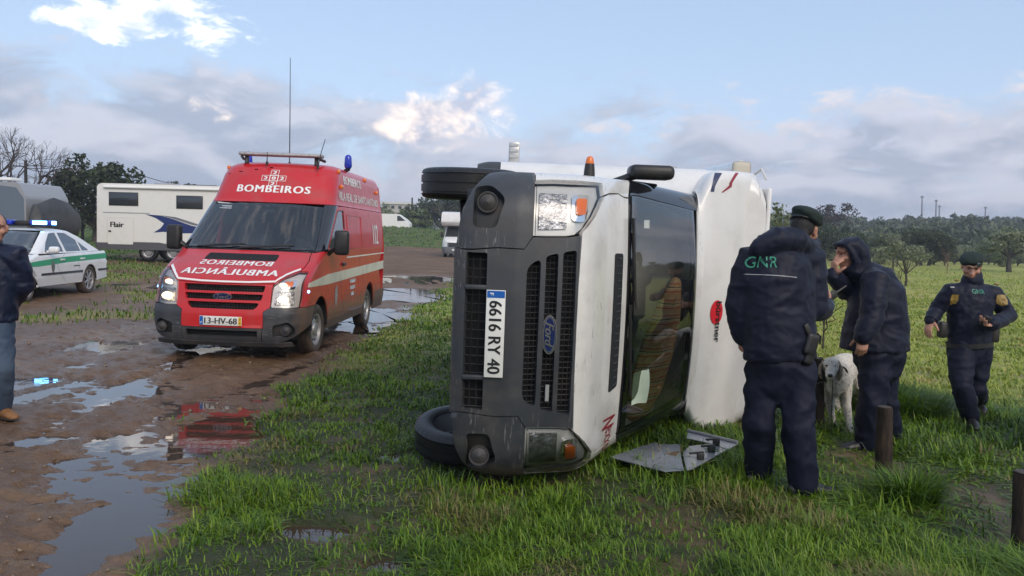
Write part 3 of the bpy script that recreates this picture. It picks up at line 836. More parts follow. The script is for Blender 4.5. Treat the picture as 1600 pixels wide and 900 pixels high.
mSTEEL = mk('silver_wheel_paint', (0.42, 0.42, 0.43), 0.42, metal=.6, dirt=.5)
mDST = mk('dark_steel', (0.045, 0.044, 0.045), 0.5, metal=.7, dirt=.5)
mCHR = mk('chrome', (0.80, 0.80, 0.80), 0.12, metal=1.0)
mLAMP = mk('lamp_silver_housing', (0.66, 0.65, 0.62), 0.32, metal=.3)
mREF = mk('lamp_faceted_reflector', (0.60, 0.60, 0.62), 0.14, metal=.7, bump=1.0, bscale=38, col2=(.16, .16, .17), vscale=24)
mORA = mk('orange_indicator', (0.75, 0.17, 0.02), 0.22, coat=.5, bump=.3, bscale=90)
mLENS = glass('clear_lamp_lens', (0.93, 0.94, 0.95), 1.45)
mWIN = glass('windscreen_glass', (0.92, 0.96, 0.93), 1.58, 0.01, 1.7)
mWIN2 = glass('ambulance_screen_glass', (0.62, 0.68, 0.70), 1.5, 0.01, 1.7)
mSIDE = glass('side_window_glass', (0.66, 0.72, 0.72), 1.55, 0.02, 1.7)
mDARKW = mk('dark_acrylic_window', (0.030, 0.034, 0.038), 0.12, coat=.7)
mPLATE = mk('white_number_plate', (0.74, 0.74, 0.70), 0.35, dirt=.25)
mPBLU = mk('plate_blue', (0.010, 0.11, 0.42), 0.35)
mPYEL = mk('plate_yellow', (0.78, 0.45, 0.02), 0.35)
mINK = mk('black_ink', (0.012, 0.012, 0.014), 0.45)
mWTXT = mk('white_vinyl', (0.80, 0.79, 0.76), 0.35)
mREFL = mk('pale_reflective_band', (0.62, 0.60, 0.50), 0.40, dirt=.35)
mNAVYB = mk('badge_navy', (0.008, 0.018, 0.085), 0.18, coat=.6)
mDASH = mk('dashboard_plastic', (0.030, 0.031, 0.033), 0.6)
mSEAT = mk('grey_seat_cloth', (0.10, 0.105, 0.11), 0.85, var=.3, vscale=20)

def wheel(parent, c, sgn, R=.345, W=.205, rim_r=.205, rubber=None, rimmat=None, style='steel', steer=0.0, groove=True):
    """tyre with a rim; sgn = side the outer face looks to (+1 = vehicle's right)"""
    rubber = rubber or mRUB; rimmat = rimmat or mSTEEL
    M = Matrix.Translation(c) @ Matrix.Rotation(steer, 4, 'Z')
    h = W / 2; s = sgn
    prof = [(-h * .80, rim_r), (-h * .92, rim_r + .02), (-h * 1.0, (R + rim_r) / 2), (-h * .96, R - .035), (-h * .86, R - .012), (-h * .70, R - .002)]
    if groove:
        for g in (-.45, 0.0, .45):
            prof += [((g - .055) * h * 1.3, R), ((g - .045) * h * 1.3, R - .010), ((g + .045) * h * 1.3, R - .010), ((g + .055) * h * 1.3, R)]
    else: prof += [(0, R + .003)]
    prof += [(-a, r) for a, r in reversed(prof[:6])]
    n = 112
    sh = set([4, 5, len(prof) - 5, len(prof) - 6])
    mod = (lambda i, k: (-.008 if (k % 3 == 0) else 0) if i in sh else 0) if groove else None
    mb = MB(); mb.lathe(prof, n, M, mod)
    w = mb.build('wheel', rubber, parent, angle=35)
    rb = MB()
    rp_ = [(-h * .80 * s, rim_r + .004), (h * .86 * s, rim_r + .006), (h * .82 * s, rim_r - .012), (h * .45 * s, rim_r - .02)]
    if style == 'steel': rp_ += [(h * .35 * s, rim_r * .80), (h * .62 * s, rim_r * .62), (h * .60 * s, rim_r * .42), (h * .80 * s, rim_r * .36), (h * .84 * s, rim_r * .1), (h * .84 * s, .001)]
    else: rp_ += [(h * .1 * s, rim_r * .9), (h * .1 * s, .001)]
    rb.lathe(rp_, 48, M)
    rim = rb.build('rim', rimmat, w, angle=35)
    ex = MB()
    if style == 'steel':
        for k in range(10):
            a = 2 * math.pi * k / 10
            Mh = M @ Matrix.Translation((math.cos(a) * rim_r * .71, h * .52 * s, math.sin(a) * rim_r * .71))
            ex = MB(); ex.lathe([(0, .001), (.006 * s, .017), (-.02 * s, .017)], 10, Mh); ex.build('rim_hole', mHOLE, w, angle=30)
    else:
        for k in range(7):
            a = 2 * math.pi * k / 7
            d = Vector((math.cos(a), 0, math.sin(a)))
            p0 = M @ (d * .035 + Vector((0, h * .72 * s, 0))); p1 = M @ (d * rim_r * .96 + Vector((0, h * .62 * s, 0)))
            ex.tube([p0, (p0 + p1) / 2, p1], [(.028, .014), (.022, .013), (.030, .012)], 8, ref=(M.to_3x3() @ Vector((-d.z, 0, d.x))))
        ex.lathe([(h * .8 * s, .001), (h * .8 * s, .045), (h * .5 * s, .05)], 20, M)
        ex.build('spokes', rimmat, w, angle=40)
        db = MB(); db.lathe([(h * .25 * s, .001), (h * .25 * s, rim_r * .75)], 24, M); db.build('brake_disc', mDST, w, angle=30)
    return w
def plate(parent, txt, yc, zc, x, band, right_band=None, w=.52, h=.112):
    M = frame((x, yc, zc), (0, -1, 0), (0, 0, 1))     # text reads towards the vehicle's left; normal points forward (-x)
    mb = MB(); mb.box((0, 0, 0), (w, h, .008), bevel=.003); mb.v = [tuple(M @ Vector(v)) for v in mb.v]
    p = mb.build('number_plate', mPLATE, parent)
    T = lambda px, pz, d=.006: M @ Matrix.Translation((px, pz, d))
    mb = MB(); mb.add([T(*q) @ Vector((0, 0, 0)) for q in ((-w / 2 + .004, -h / 2 + .004), (-w / 2 + .045, -h / 2 + .004), (-w / 2 + .045, h / 2 - .004), (-w / 2 + .004, h / 2 - .004))], [[0, 1, 2, 3]], False)
    mb.build('country_band', mPBLU, p, angle=0, recalc=False)
    flat_text('country_letter', mWTXT, p, band, T(-w / 2 + .024, -h * .22, .0075), (.016, .022), bold=.02)
    x0 = -w / 2 + .05; x1 = w / 2 - .01
    if right_band:
        mb = MB(); mb.add([T(*q) @ Vector((0, 0, 0)) for q in ((w / 2 - .040, -h / 2 + .004), (w / 2 - .004, -h / 2 + .004), (w / 2 - .004, h / 2 - .004), (w / 2 - .040, h / 2 - .004))], [[0, 1, 2, 3]], False)
        yb = mb.build('year_band', mPYEL, p, angle=0, recalc=False)
        flat_text('year_number', mINK, p, right_band, T(w / 2 - .022, .022, .0075), (.020, .024)); flat_text('month_number', mINK, p, '08', T(w / 2 - .022, -.022, .0075), (.020, .024))
        x1 = w / 2 - .045
    flat_text('plate_number', mINK, p, txt, T((x0 + x1) / 2, 0, .0065), ((x1 - x0) * .95, h * .66), bold=.012)
    return p

# ------------------------------------------------------------------ the panel van front shared by three vehicles
VAN_FRONT = [(0.10, .12, .08, .22), (0.22, .05, .09, .24), (0.27, .015, .10, .27), (0.34, 0.0, .10, .28), (0.60, 0.0, .10, .28), (0.66, .015, .10, .28), (0.75, .04, .11, .29), (0.96, .085, .12, .30), (1.02, .12, .13, .30), (1.08, .20, .13, .29), (1.18, .42, .13, .27), (1.30, .73, .13, .22), (1.36, .86, .15, .17), (1.42, .94, .18, .145), (2.00, 1.66, .19, .14)]
VAN_WIDTH = [(0.10, .90), (0.22, .915), (0.35, .94), (0.48, .965), (1.00, .968), (1.16, .965), (1.38, .972), (2.00, .912)]
def side_arch(sg, cx, cz, r, z0):
    a0 = math.degrees(math.asin(max(-1, (z0 - cz) / r)))
    return cx, cz, r, a0
def van_cab(root, sk, paint, centre, corner, plate_args, lit=False, doors=True, windscreen=True, gaps=0.004, wheel_z=.34, arch=(.98, .36, .425), fold=False, cbot=.225, screen=None):
    """nose, lamps, bonnet, wings, screen, doors and mirrors"""
    acx, acz, ar = arch
    # dark shell behind all gaps
    panel('inner_shell', mHOLE, root, sk, [('v', -2.25, .26), ('v', 2.0, .26), ('v', 2.0, .95), ('v', 1.6, 1.36), ('v', -1.6, 1.36), ('v', -2.0, .95), ('v', -2.0, .26)], off=-.075, depth=0, step=(.12, .1))
    # centre bumper and grille panel with real openings
    slots = [rp([(-.40, .660), (.40, .660), (.455, .742), (-.455, .742)], .05), rp([(-.465, .772), (.465, .772), (.485, .846), (-.485, .846)], .02), rp([(-.49, .874), (.49, .874), (.505, .955), (-.505, .955)], .02)]
    low = rp([(-.475, .300), (.475, .300), (.475, .425), (-.475, .425)], .015)
    cp = [(-.50, cbot), (.50, cbot), (.50, .64), (.575, .69), (.580, .90), (.592, .975), (.30, .966), (0, .964), (-.30, .966), (-.592, .975), (-.580, .90), (-.575, .69), (-.50, .64)]
    panel('grille_panel', centre, root, sk, Y(cp), [Y(h) for h in slots] + ([Y(low)] if cbot < .28 else []), depth=.055, step=(.08, .06))
    for nm, hs, dx in (('grille_mesh', slots, .03), ('lower_grille_mesh', [low], .03)):
        if nm == 'lower_grille_mesh' and cbot > .28: continue
        mb = MB()
        for h in hs:
            za, zb = min(p[1] for p in h), max(p[1] for p in h); ya = max(p[0] for p in h)
            k = -ya + .02
            while k < ya:
                pa, pb = sk.P(np.array([sk.vy(k, za)]), np.array([za]))[0], sk.P(np.array([sk.vy(k, zb)]), np.array([zb]))[0]
                mb.tube([(pa[0] + dx, k, za), (pb[0] + dx, k, zb)], .0045, 4, cap=False); k += .034 if nm == 'grille_mesh' else .052
            for q in (.33, .67):
                zz = za + (zb - za) * q
                mb.tube([tuple(sk.P(np.array([sk.vy(t, zz)]), np.array([zz]))[0] + np.array([dx, 0, 0])) for t in np.linspace(-ya + .03, ya - .03, 13)], .0045, 4, cap=False)
        mb.build(nm, mBLK, root)
    for yy in ((-.27, .27) if cbot < .28 else ()):
        mb = MB(); pa = sk.P(np.array([sk.vy(yy, .36)]), np.array([.36]))[0]; mb.box((pa[0] + .02, yy, .362), (.04, .028, .13), bevel=.006); mb.build('intake_divider', centre, root)
    # oval badge
    b = MB(); pts = lambda a, c, n=40: [(a * math.cos(2 * math.pi * k / n), c * math.sin(2 * math.pi * k / n)) for k in range(n)]
    xb = float(sk.P(np.array([0.0]), np.array([.81]))[0][0]) - .012
    Mb = frame((xb, 0, .809), (0, -1, 0), (-.18, 0, 1))
    b.prism(pts(.118, .048), Mb, .03); bo = b.build('badge', mCHR, root)
    b = MB(); b.prism(pts(.110, .041), Mb @ Matrix.Translation((0, 0, .002)), .01); b.build('badge_field', mNAVYB, bo)
    b = MB(); o_, i_ = pts(.106, .038), pts(.1015, .0335)
    b.add([Mb @ Vector((x, y, .003)) for x, y in o_ + i_], [[k, (k + 1) % 40, 40 + (k + 1) % 40, 40 + k] for k in range(40)], False); b.build('badge_ring', mCHR, bo, angle=0, recalc=False)
    flat_text('badge_lettering', mCHR, bo, 'Ford', Mb @ Matrix.Translation((0, -.001, .0035)), (.150, .050), bold=.014, shear=.35)
    # plate
    plate(root, plate_args[0], 0, plate_args[3] if len(plate_args) > 3 else .50, -.014, plate_args[1], plate_args[2])
    for sg in (1, -1):
        m_ = (lambda q: q) if sg > 0 else mir
        # bumper corner with lamp recess
        a_low = [(acx - math.sqrt(max(ar * ar - (z - acz) ** 2, 0)), z) for z in (.685, .60, .52, .45)]
        pts_ = [('y', .506, .235), ('y', .506, .640), ('y', .582, .688), ('y', .80, .690)] + [('x', 1, x, z) for x, z in a_low] + [('v', 1.75, .385), ('v', 1.45, .315), ('v', 1.15, .265)]
        fog = rp([(.62, .330), (.86, .330), (.875, .43), (.80, .52), (.62, .47)], .035)
        panel('bumper_corner', corner, root, sk, m_(pts_), [m_(Y(fog))], depth=.06)
        fl = MB(); c0 = sk.P(np.array([sk.vy(.77, .415)]), np.array([.415]))[0]
        Mf = frame((c0[0] + .016, c0[1] * sg, .412), (0, -1, 0), (0, 0, 1)) @ Matrix.Rotation(math.radians(-90), 4, 'X')
        fl.lathe([(-.03, .001), (-.022, .030), (-.010, .050), (-.016, .054), (-.016, .062), (.03, .065)], 24, Mf)
        fl.build('fog_lamp', mPLA2, root)
        panel('fog_recess', mBLK, root, sk, m_(Y(rp([(.60, .31), (.88, .31), (.89, .44), (.81, .535), (.60, .485)], .03))), off=-.052, depth=0)
        # head lamp: housing, reflectors, lens
        hl = [(.588, .702), (.592, .90), (.602, .955), (.64, 1.015), (.70, 1.062), (.77, 1.10), (.835, 1.128)]
        outl = Y(hl) + [('v', 1.62, 1.120), ('v', 1.64, .98), ('v', 1.64, .80), ('v', 1.60, .702)]
        lens = panel('headlight', mLENS, root, sk, m_(outl), off=.0, depth=.012, step=(.07, .06))
        panel('lamp_housing', mLAMP, lens, sk, m_(outl), off=-.045, depth=0, step=(.07, .06))
        rim_in = Y([(.612, .735), (.615, .90), (.630, .925), ('v',)][0:3])
        ref = Y([(.625, .73), (.632, .895)]) + [('v', 1.42, .895), ('v', 1.42, .73)]
        panel('main_reflector', mREF, lens, sk, m_(ref), off=-.030, depth=.012, step=(.05, .04))
        ind = fpoly(sk, [('v', 1.02, .925), ('v', 1.02, 1.035), ('v', 1.42, 1.050), ('v', 1.42, .925)])
        mbs = sheet(sk.P, [(sg * a, z) for a, z in rp(ind, .05)], [], (.06, .05), -.028, .012, sk.center); mbs.build('indicator_surround', mCHR, lens, angle=0)
        ind2 = [(1.22 + (a - 1.22) * .58, .985 + (z - .985) * .60) for a, z in rp(ind, .05)]
        mbs = sheet(sk.P, [(sg * a, z) for a, z in ind2], [], (.06, .05), -.014, .012, sk.center); mbs.build('indicator', mORA, lens, angle=0)
        if lit:
            c0 = sk.P(np.array([1.10 * sg]), np.array([.80]))[0]
            lb = MB(); lb.ell((c0[0] + .012, c0[1], .790), (.012, .070, .045)); lb.build('lit_bulb', mHEAD, lens)
            lb = MB(); lb.ell((c0[0] + .035, c0[1] * .99, .965), (.012, .050, .030)); lb.build('lit_sidelight', mSIDEL, lens)
        # wing
        arch_pts = [(acx + ar * math.cos(math.radians(t)), acz + ar * math.sin(math.radians(t))) for t in np.linspace(130, -2, 14)]
        wing = [('v', 1.612, .694), ('v', 1.652, .80), ('v', 1.652, .98), ('v', 1.632, 1.126), ('y', .845, 1.136), ('y', .862, 1.18), ('y', .868, 1.26), ('y', .845, 1.352), ('v', 1.65, 1.375), ('x', 1, 1.39, 1.365), ('x', 1, 1.415, .80), ('x', 1, 1.415, .355)] + [('x', 1, a, z) for a, z in reversed(arch_pts)] + [('x', 1, .70, .694)]
        panel('front_wing', paint, root, sk, m_(wing), depth=.03)
        fa = [(acx + (ar - .03) * math.cos(math.radians(t)), acz + (ar - .03) * math.sin(math.radians(t))) for t in np.linspace(180, 0, 18)]
        mb = MB()
        w0 = .975
        for i in range(17):
            (x1, z1), (x2, z2) = fa[i], fa[i + 1]
            mb.add([(x1, sg * w0 * .985, z1), (x2, sg * w0 * .985, z2), (x2, sg * .58, z2), (x1, sg * .58, z1)], [[0, 1, 2, 3]], True)
        mb.build('wheel_arch', mHOLE, root)
        # pillar and door
        pil = [('v', 1.20, 1.372), ('y', .775, 1.99), ('y', .78, 2.025), ('v', 2.06, 2.025), ('x', 1, 1.97, 1.97), ('x', 1, 1.29, 1.405), ('v', 1.75, 1.38)]
        panel('windscreen_pillar', mGLB, root, sk, m_(pil), depth=.03)
        if doors:
            win = rp([(1.38, 1.425), (2.03, 1.945), (2.38, 1.955), (2.38, 1.425)], .03)
            dr = X(1, [(1.425, .40), (1.425, .80), (1.400, 1.37), (1.305, 1.405), (1.98, 1.965), (2.03, 2.012), (2.455, 2.022), (2.455, .40)])
            d = panel('door', paint, root, sk, m_(dr), [m_(X(1, win))], depth=.035)
            panel('door_window', mSIDE, d, sk, m_(X(1, [(a, b) for a, b in win])), off=-.010, depth=0)
            fr = rp([(1.37, 1.415), (2.025, 1.957), (2.392, 1.967), (2.392, 1.415)], .03)
            panel('window_seal', mBLK, d, sk, m_(X(1, fr)), [m_(X(1, win))], off=.003, depth=.012)
            mb = MB(); yy = sk.P(np.array([sk.vx(1, 2.2, 1.16)]), np.array([1.16]))[0][1]
            mb.box((2.23, sg * (yy + .018), 1.17), (.17, .035, .045), bevel=.012); mb.build('door_handle', mBLK, d)
        # mirror
        mi = MB(); yw = .955
        if fold and sg < 0: pass          # the lower mirror was torn off
        elif fold:
            mi.box((1.36, sg * (yw + .085), 1.56), (.24, .105, .33), bevel=.04, seg=3); mo = mi.build('door_mirror', mBLK, root)
            mi = MB(); mi.tube([(1.36, sg * (yw - .01), 1.27), (1.34, sg * (yw + .03), 1.36), (1.35, sg * (yw + .06), 1.44)], [(.05, .035), (.04, .03), (.05, .035)], 10); mi.tube([(1.45, sg * (yw - .005), 1.62), (1.40, sg * (yw + .0), 1.36), (1.30, sg * (yw + .008), 1.20)], [(.03, .012), (.03, .03), (.02, .015)], 8)
            mi.build('mirror_arm', mBLK, mo)
        else:
            mi.box((1.30, sg * (yw + .205), 1.50), (.13, .20, .34), rot=Matrix.Rotation(sg * math.radians(-8), 3, 'Z'), bevel=.045, seg=3)
            mo = mi.build('door_mirror', mBLK, root)
            mi = MB(); mi.tube([(1.36, sg * (yw - .01), 1.34), (1.33, sg * (yw + .06), 1.38), (1.31, sg * (yw + .14), 1.44)], [(.055, .04), (.045, .03), (.05, .035)], 10); mi.tube([(1.42, sg * (yw - .005), 1.33), (1.25, sg * (yw + .005), 1.34)], [(.03, .035), (.02, .02)], 8)
            mi.build('mirror_arm', mBLK, mo)
            mi = MB(); mi.box((1.368, sg * (yw + .205), 1.50), (.004, .165, .30), rot=Matrix.Rotation(sg * math.radians(-8), 3, 'Z')); mi.build('mirror_glass', mCHR, mo)
    # bonnet with vent
    hood = [(0, .972), (.30, .974), (.600, .985), (.615, .99), (.655, 1.03), (.71, 1.072), (.78, 1.112), (.836, 1.140), (.852, 1.18), (.858, 1.26), (.835, 1.352), (.40, 1.362), (0, 1.364)]
    hp = hood + [(-a, b) for a, b in reversed(hood) if a > 0]
    vent = rp([(-.46, 1.262), (.46, 1.262), (.45, 1.312), (-.45, 1.312)], .016)
    ho = panel('bonnet', paint, root, sk, Y(hp), depth=.035)
    mb = MB()
    for k in np.linspace(-.43, .43, 18):
        pa = sk.P(np.array([sk.vy(k, 1.268)]), np.array([1.268]))[0]; pb = sk.P(np.array([sk.vy(k, 1.306)]), np.array([1.306]))[0]
        mb.tube([(pa[0] - .003, k, pa[2] + .004), (pb[0] - .003, k, pb[2] + .004)], .004, 4)
    mb.build('vent_grille', mBLK, ho)
    panel('black_vent_insert', mHOLE, ho, sk, Y(rp([(-.47, 1.240), (.47, 1.240), (.46, 1.318), (-.46, 1.318)], .02)), off=.003, depth=.004)  # raised black insert, nothing cut; the slot's inner shade is in its colour
    panel('cowl', mBLK, root, sk, [('v', -1.18, 1.362), ('v', 1.18, 1.362), ('v', 1.18, 1.395), ('v', -1.18, 1.395)], off=-.012, depth=.01)
    # windscreen: glass with a dark printed border
    ws = [('v', -1.16, 1.388), ('y', 0, 1.392), ('v', 1.16, 1.388), ('y', .772, 1.985), ('y', .40, 2.012), ('y', 0, 2.018), ('y', -.40, 2.012), ('y', -.772, 1.985)]
    gi = [('v', -1.03, 1.440), ('y', 0, 1.442), ('v', 1.03, 1.440), ('y', .725, 1.950), ('y', .40, 1.968), ('y', 0, 1.972), ('y', -.40, 1.968), ('y', -.725, 1.950)]
    g = panel('windscreen', screen or mWIN, root, sk, ws, depth=0, step=(.08, .06))
    panel('screen_border', mGLB, g, sk, ws, [gi], off=-.006, depth=.01, step=(.08, .06))
    # wipers
    for (y0, y1) in ((.10, -.55), (.70, .08)):
        mb = MB()
        def wp(yy, zz, o=.02): p = sk.P(np.array([sk.vy(yy, zz)]), np.array([zz]))[0]; return (p[0] - o, p[1], p[2] + o * .6)
        mb.tube([wp(y0, 1.385), wp((y0 + y1) / 2, 1.40), wp(y1, 1.43)], [.012, .009, .006], 6); mb.tube([wp(y0 - .1, 1.405, .012), wp(y1 - .03, 1.445, .012)], [.006, .006], 5)
        mb.build('wiper', mBLK, root)
    # cab interior: dashboard, wheel, seats
    mb = MB()
    mb.box((1.38, 0, 1.22), (.62, 1.62, .26), rot=Matrix.Rotation(math.radians(6), 3, 'Y'), bevel=.06, seg=3)
    mb.box((1.22, 0, 1.34), (.50, 1.60, .04), rot=Matrix.Rotation(math.radians(4), 3, 'Y'), bevel=.015); mb.build('dashboard', mDASH, root)
    mb = MB(); n = 28; cS = Vector((1.72, -.42, 1.38)); a_ = Vector((0, 1, 0)); b_ = Vector((.42, 0, .9)).normalized()
    mb.tube([cS + (a_ * math.cos(2 * math.pi * k / n) + b_ * math.sin(2 * math.pi * k / n)) * .20 for k in range(n + 1)], .014, 8, cap=False)
    mb.tube([cS - a_ * .19, cS, cS + a_ * .19], .018, 6); mb.tube([cS, cS - b_ * .19], .018, 6); mb.tube([cS, cS + Vector((-.25, 0, -.12))], .03, 8)
    mb.build('steering_wheel', mBLK, root)
    mb = MB(); mb.box((1.0, 0, 1.90), (.0, .0, .0)); mb = MB()
    mb.box((1.68, 0, 1.90), (.03, .22, .06), bevel=.02); mb.tube([(1.68, 0, 1.92), (1.69, 0, 1.99)], .012, 6); mb.build('rear_view_mirror', mBLK, root)
    seats = []
    for yy in (-.45, .42):
        mb = MB()
        mb.box((2.12, yy, 1.02), (.52, .50, .18), bevel=.06, seg=3)
        mb.box((2.40, yy, 1.42), (.16, .50, .72), rot=Matrix.Rotation(math.radians(12), 3, 'Y'), bevel=.06, seg=3)
        s_ = mb.build('seat', mSEAT, root)
        mb = MB(); mb.box((2.50, yy, 1.86), (.12, .30, .22), rot=Matrix.Rotation(math.radians(12), 3, 'Y'), bevel=.05, seg=3); mb.tube([(2.48, yy - .07, 1.70), (2.49, yy - .07, 1.80)], .008, 6); mb.tube([(2.48, yy + .07, 1.70), (2.49, yy + .07, 1.80)], .008, 6)
        mb.build('headrest', mSEAT, s_); seats.append(s_)
    mb = MB(); mb.box((1.72, 0, .62), (2.2, 1.75, .04)); mb.box((2.72, 0, 1.30), (.03, 1.7, 1.4)); mb.box((1.12, 0, .90), (.03, 1.6, .60)); mb.build('cab_floor', mHOLE, root)
    return seats
mHEAD = mk('lit_headlamp', (1, .9, .7), .3, emit=(1.0, .74, .36), estr=3.2)
mSIDEL = mk('lit_sidelamp', (1, .9, .8), .3, emit=(1.0, .86, .66), estr=.9)

# ================================================================== overturned motorhome
def moto_matrix(Xo, Yo, Zo, yaw, tilt, rl):
    F = Vector((math.sin(yaw), -math.cos(yaw), 0)); U = Vector((math.cos(yaw), math.sin(yaw), 0)); L = Vector((0, 0, -1))
    F2 = F * math.cos(tilt) + L * math.sin(tilt); L2 = L * math.cos(tilt) - F * math.sin(tilt)
    U3 = U * math.cos(rl) + L2 * math.sin(rl); L3 = L2 * math.cos(rl) - U * math.sin(rl)
    bx, ry, up = -F2, -L3, U3
    return Matrix(((bx.x, ry.x, up.x, Xo), (bx.y, ry.y, up.y, Yo), (bx.z, ry.z, up.z, Zo), (0, 0, 0, 1)))
MOTO_MW = moto_matrix(-.580, 4.76, 1.052, -.010, .036, .014)
def build_motorhome():
    root = thing('motorhome', 'white motorhome with grey bumper lying on its side in the grass', 'motorhome', mw=MOTO_MW)
    sk = Skin(VAN_FRONT + [(2.06, 1.72, .18, .14), (2.4, 1.88, .16, .14)], VAN_WIDTH + [(2.10, .86), (2.4, .80)], center=(2.4, 0, .85))
    van_cab(root, sk, mWHITE, mPLA, mPLA, ('6616 RY 40', 'F', None, .485), fold=True)
    # radiator cross bars of the lower intake
    # ---- living body
    bw = 1.13
    bsk = Skin([(.2, 2.22, .02, .16), (2.8, 2.22, .02, .16)], [(.2, 1.10), (.30, bw), (2.45, bw), (2.60, 1.10), (2.68, 1.02), (2.72, .85)], center=(4.5, 0, 1.4), sig=.03)
    L = 6.35
    body = panel('body_shell', mBODY, root, bsk, [('x', -1, L, .42), ('x', -1, 2.6, .42), ('v', -1.2, .42), ('v', 1.2, .42), ('x', 1, 2.6, .42), ('x', 1, L, .42), ('x', 1, L, 2.70), ('v', 1.0, 2.70), ('v', -1.0, 2.70), ('x', -1, L, 2.70)], depth=.03, step=(.25, .12))
    for sg in (1, -1):
        ra = [(4.95 + .44 * math.cos(math.radians(t)), .36 + .44 * math.sin(math.radians(t))) for t in np.linspace(8, 172, 12)]
        sp = [('x', 1, L, .414), ('x', 1, L, .22), ('x', 1, 5.42, .22)] + [('x', 1, a, min(b, .41)) for a, b in ra] + [('x', 1, 4.46, .22), ('x', 1, 2.40, .22), ('v', 1.25, .22), ('v', 1.12, .32), ('v', 1.12, .414)]
        panel('side_skirt', mPLA, root, bsk, sp if sg > 0 else mir(sp), off=.004, depth=.03, step=(.2, .06))
    mb = MB(); mb.box((4.3, 0, 2.725), (4.1, 1.98, .04), bevel=.015); mb.box((4.1, 0, 2.77), (.7, .5, .07), bevel=.02); mb.build('roof', mBODY, root)
    mb = MB(); mb.box((L + .01, 0, 1.50), (.06, 2.2, 2.34), bevel=.025); mb.build('rear_wall', mBODY, root)
    mb = MB(); mb.box((4.4, 0, .40), (4.0, 2.15, .05)); mb.build('floor_pan', mDST, root)
    mb = MB()
    for yy in (-.42, .42): mb.box((3.4, yy, .33), (5.0, .06, .12))
    mb.tube([(.98, -.82, .26), (.98, .82, .26)], .035, 8); mb.tube([(4.95, -.8, .30), (4.95, .8, .30)], .05, 10); mb.box((1.2, 0, .36), (.7, .8, .22), bevel=.04)
    for sg in (1, -1):
        mb.tube([(1.0, sg * .70, .22), (1.02, sg * .62, .80)], .035, 8); mb.tube([(.75, sg * .45, .25), (.98, sg * .78, .20)], [.03, .025], 8); mb.tube([(1.20, sg * .40, .25), (.98, sg * .78, .20)], [.03, .025], 8); mb.tube([(1.12, sg * .15, .28), (1.10, sg * .76, .26)], .014, 6)
    mb.build('chassis', mDST, root)
    for sg in (1, -1):
        wheel(root, (.96, sg * .89, .250), sg, R=.340, W=.215, rubber=mRUB, steer=math.radians(0 if sg > 0 else 8))
        wheel(root, (4.95, sg * .82, .30), sg, R=.345, W=.215)
    # ---- streamlined cap above the cab
    def rec(P):
        x, y, z = P[..., 0], P[..., 1], P[..., 2]
        lim = .60 + .42 * sstep(z, 2.25, 2.66)
        dz = .018 * (1 - sstep(np.abs(y), lim - .05, lim + .05)) * sstep(z, 2.20, 2.42)
        Q = P.copy(); Q[..., 0] = x + dz * 1.3; return Q
    csk = Skin([(1.95, 1.69, .14, .16), (2.035, 1.745, .13, .16), (2.10, 1.79, .10, .13), (2.22, 1.88, .07, .11), (2.40, 2.03, .06, .10), (2.55, 2.19, .06, .10), (2.66, 2.36, .06, .10), (2.70, 2.48, .06, .10)],
               [(1.95, .90), (2.035, .925), (2.08, 1.00), (2.15, 1.085), (2.24, 1.115), (2.50, 1.12), (2.64, 1.118), (2.69, 1.10), (2.72, 1.05)], center=(3.2, 0, 1.7), sig=.018)
    cap = panel('cab_cap', mBODY, root, csk, [('x', -1, 2.95, 2.70), ('x', -1, 2.42, 2.40), ('x', -1, 2.38, 2.034), ('y', 0, 2.034), ('x', 1, 2.38, 2.034), ('x', 1, 2.42, 2.40), ('x', 1, 2.95, 2.70)], depth=.03, step=(.07, .035))
    # cab roof strip and flared side panels between cab and body
    panel('cab_roof_strip', mWHITE, root, sk, [('v', -2.55, 2.028), ('v', 2.55, 2.028), ('v', 2.55, 2.09), ('v', -2.55, 2.09)], off=-.004, depth=.01)
    for sg in (1, -1):
        zs = np.linspace(.42, 2.2, 18); us = np.linspace(0, 1, 7)
        mb = MB(); vs = []
        for z in zs:
            w0 = float(np.interp(z, sk.zs, sk.w)) - .004 if z < 2.1 else .90
            for u in us:
                s_ = u * u * (3 - 2 * u)
                vs.append((2.38 - .36 * (1 - u) * (1 - .0) + .0, sg * (w0 + (bw + .004 - w0) * s_), z))
        mb.add(vs, [[j * 7 + i, j * 7 + i + 1, (j + 1) * 7 + i + 1, (j + 1) * 7 + i] for j in range(17) for i in range(6)], True)
        mb.build('flared_side_panel', mBODY, root)
    # windows of the right flank, awning, entry step, locker flaps
    for (x0, x1, z0, z1) in ((2.75, 3.35, 1.60, 2.02), (4.2, 5.1, 1.35, 1.95)):
        mb = MB(); mb.box(((x0 + x1) / 2, bw + .018, (z0 + z1) / 2), (x1 - x0, .045, z1 - z0), bevel=.018); mb.build('side_window', mDARKW, root)
    mb = MB(); mb.tube([(2.62, bw + .035, 2.56), (6.1, bw + .035, 2.56)], [(.075, .055)] * 2, 16); aw = mb.build('awning_box', mWHITE, root)
    mb = MB(); mb.box((2.60, bw + .035, 2.56), (.05, .125, .165), bevel=.03, seg=3); mb.build('awning_end_cap', mk('beige_plastic', (.50, .46, .37), .5), aw)
    mb = MB(); mb.tube([(2.55, bw - .02, 2.66), (2.46, bw + .03, 2.70), (2.44, bw - .06, 2.74)], .012, 6); mb.build('awning_bracket', mLAMP, aw)
    st = MB()
    st.box((3.30, bw + .11, .52), (.50, .24, .10), bevel=.01); 
    for k in range(4): st.box((3.045, bw + .04 + .055 * k, .52), (.012, .022, .085))
    st.tube([(3.12, bw - .2, .50), (3.12, bw + .1, .50)], .012, 6); st.tube([(3.48, bw - .2, .50), (3.48, bw + .1, .50)], .012, 6)
    st.build('entry_step', mk('aluminium', (.55, .55, .54), .42, metal=.7, dirt=.3), root)
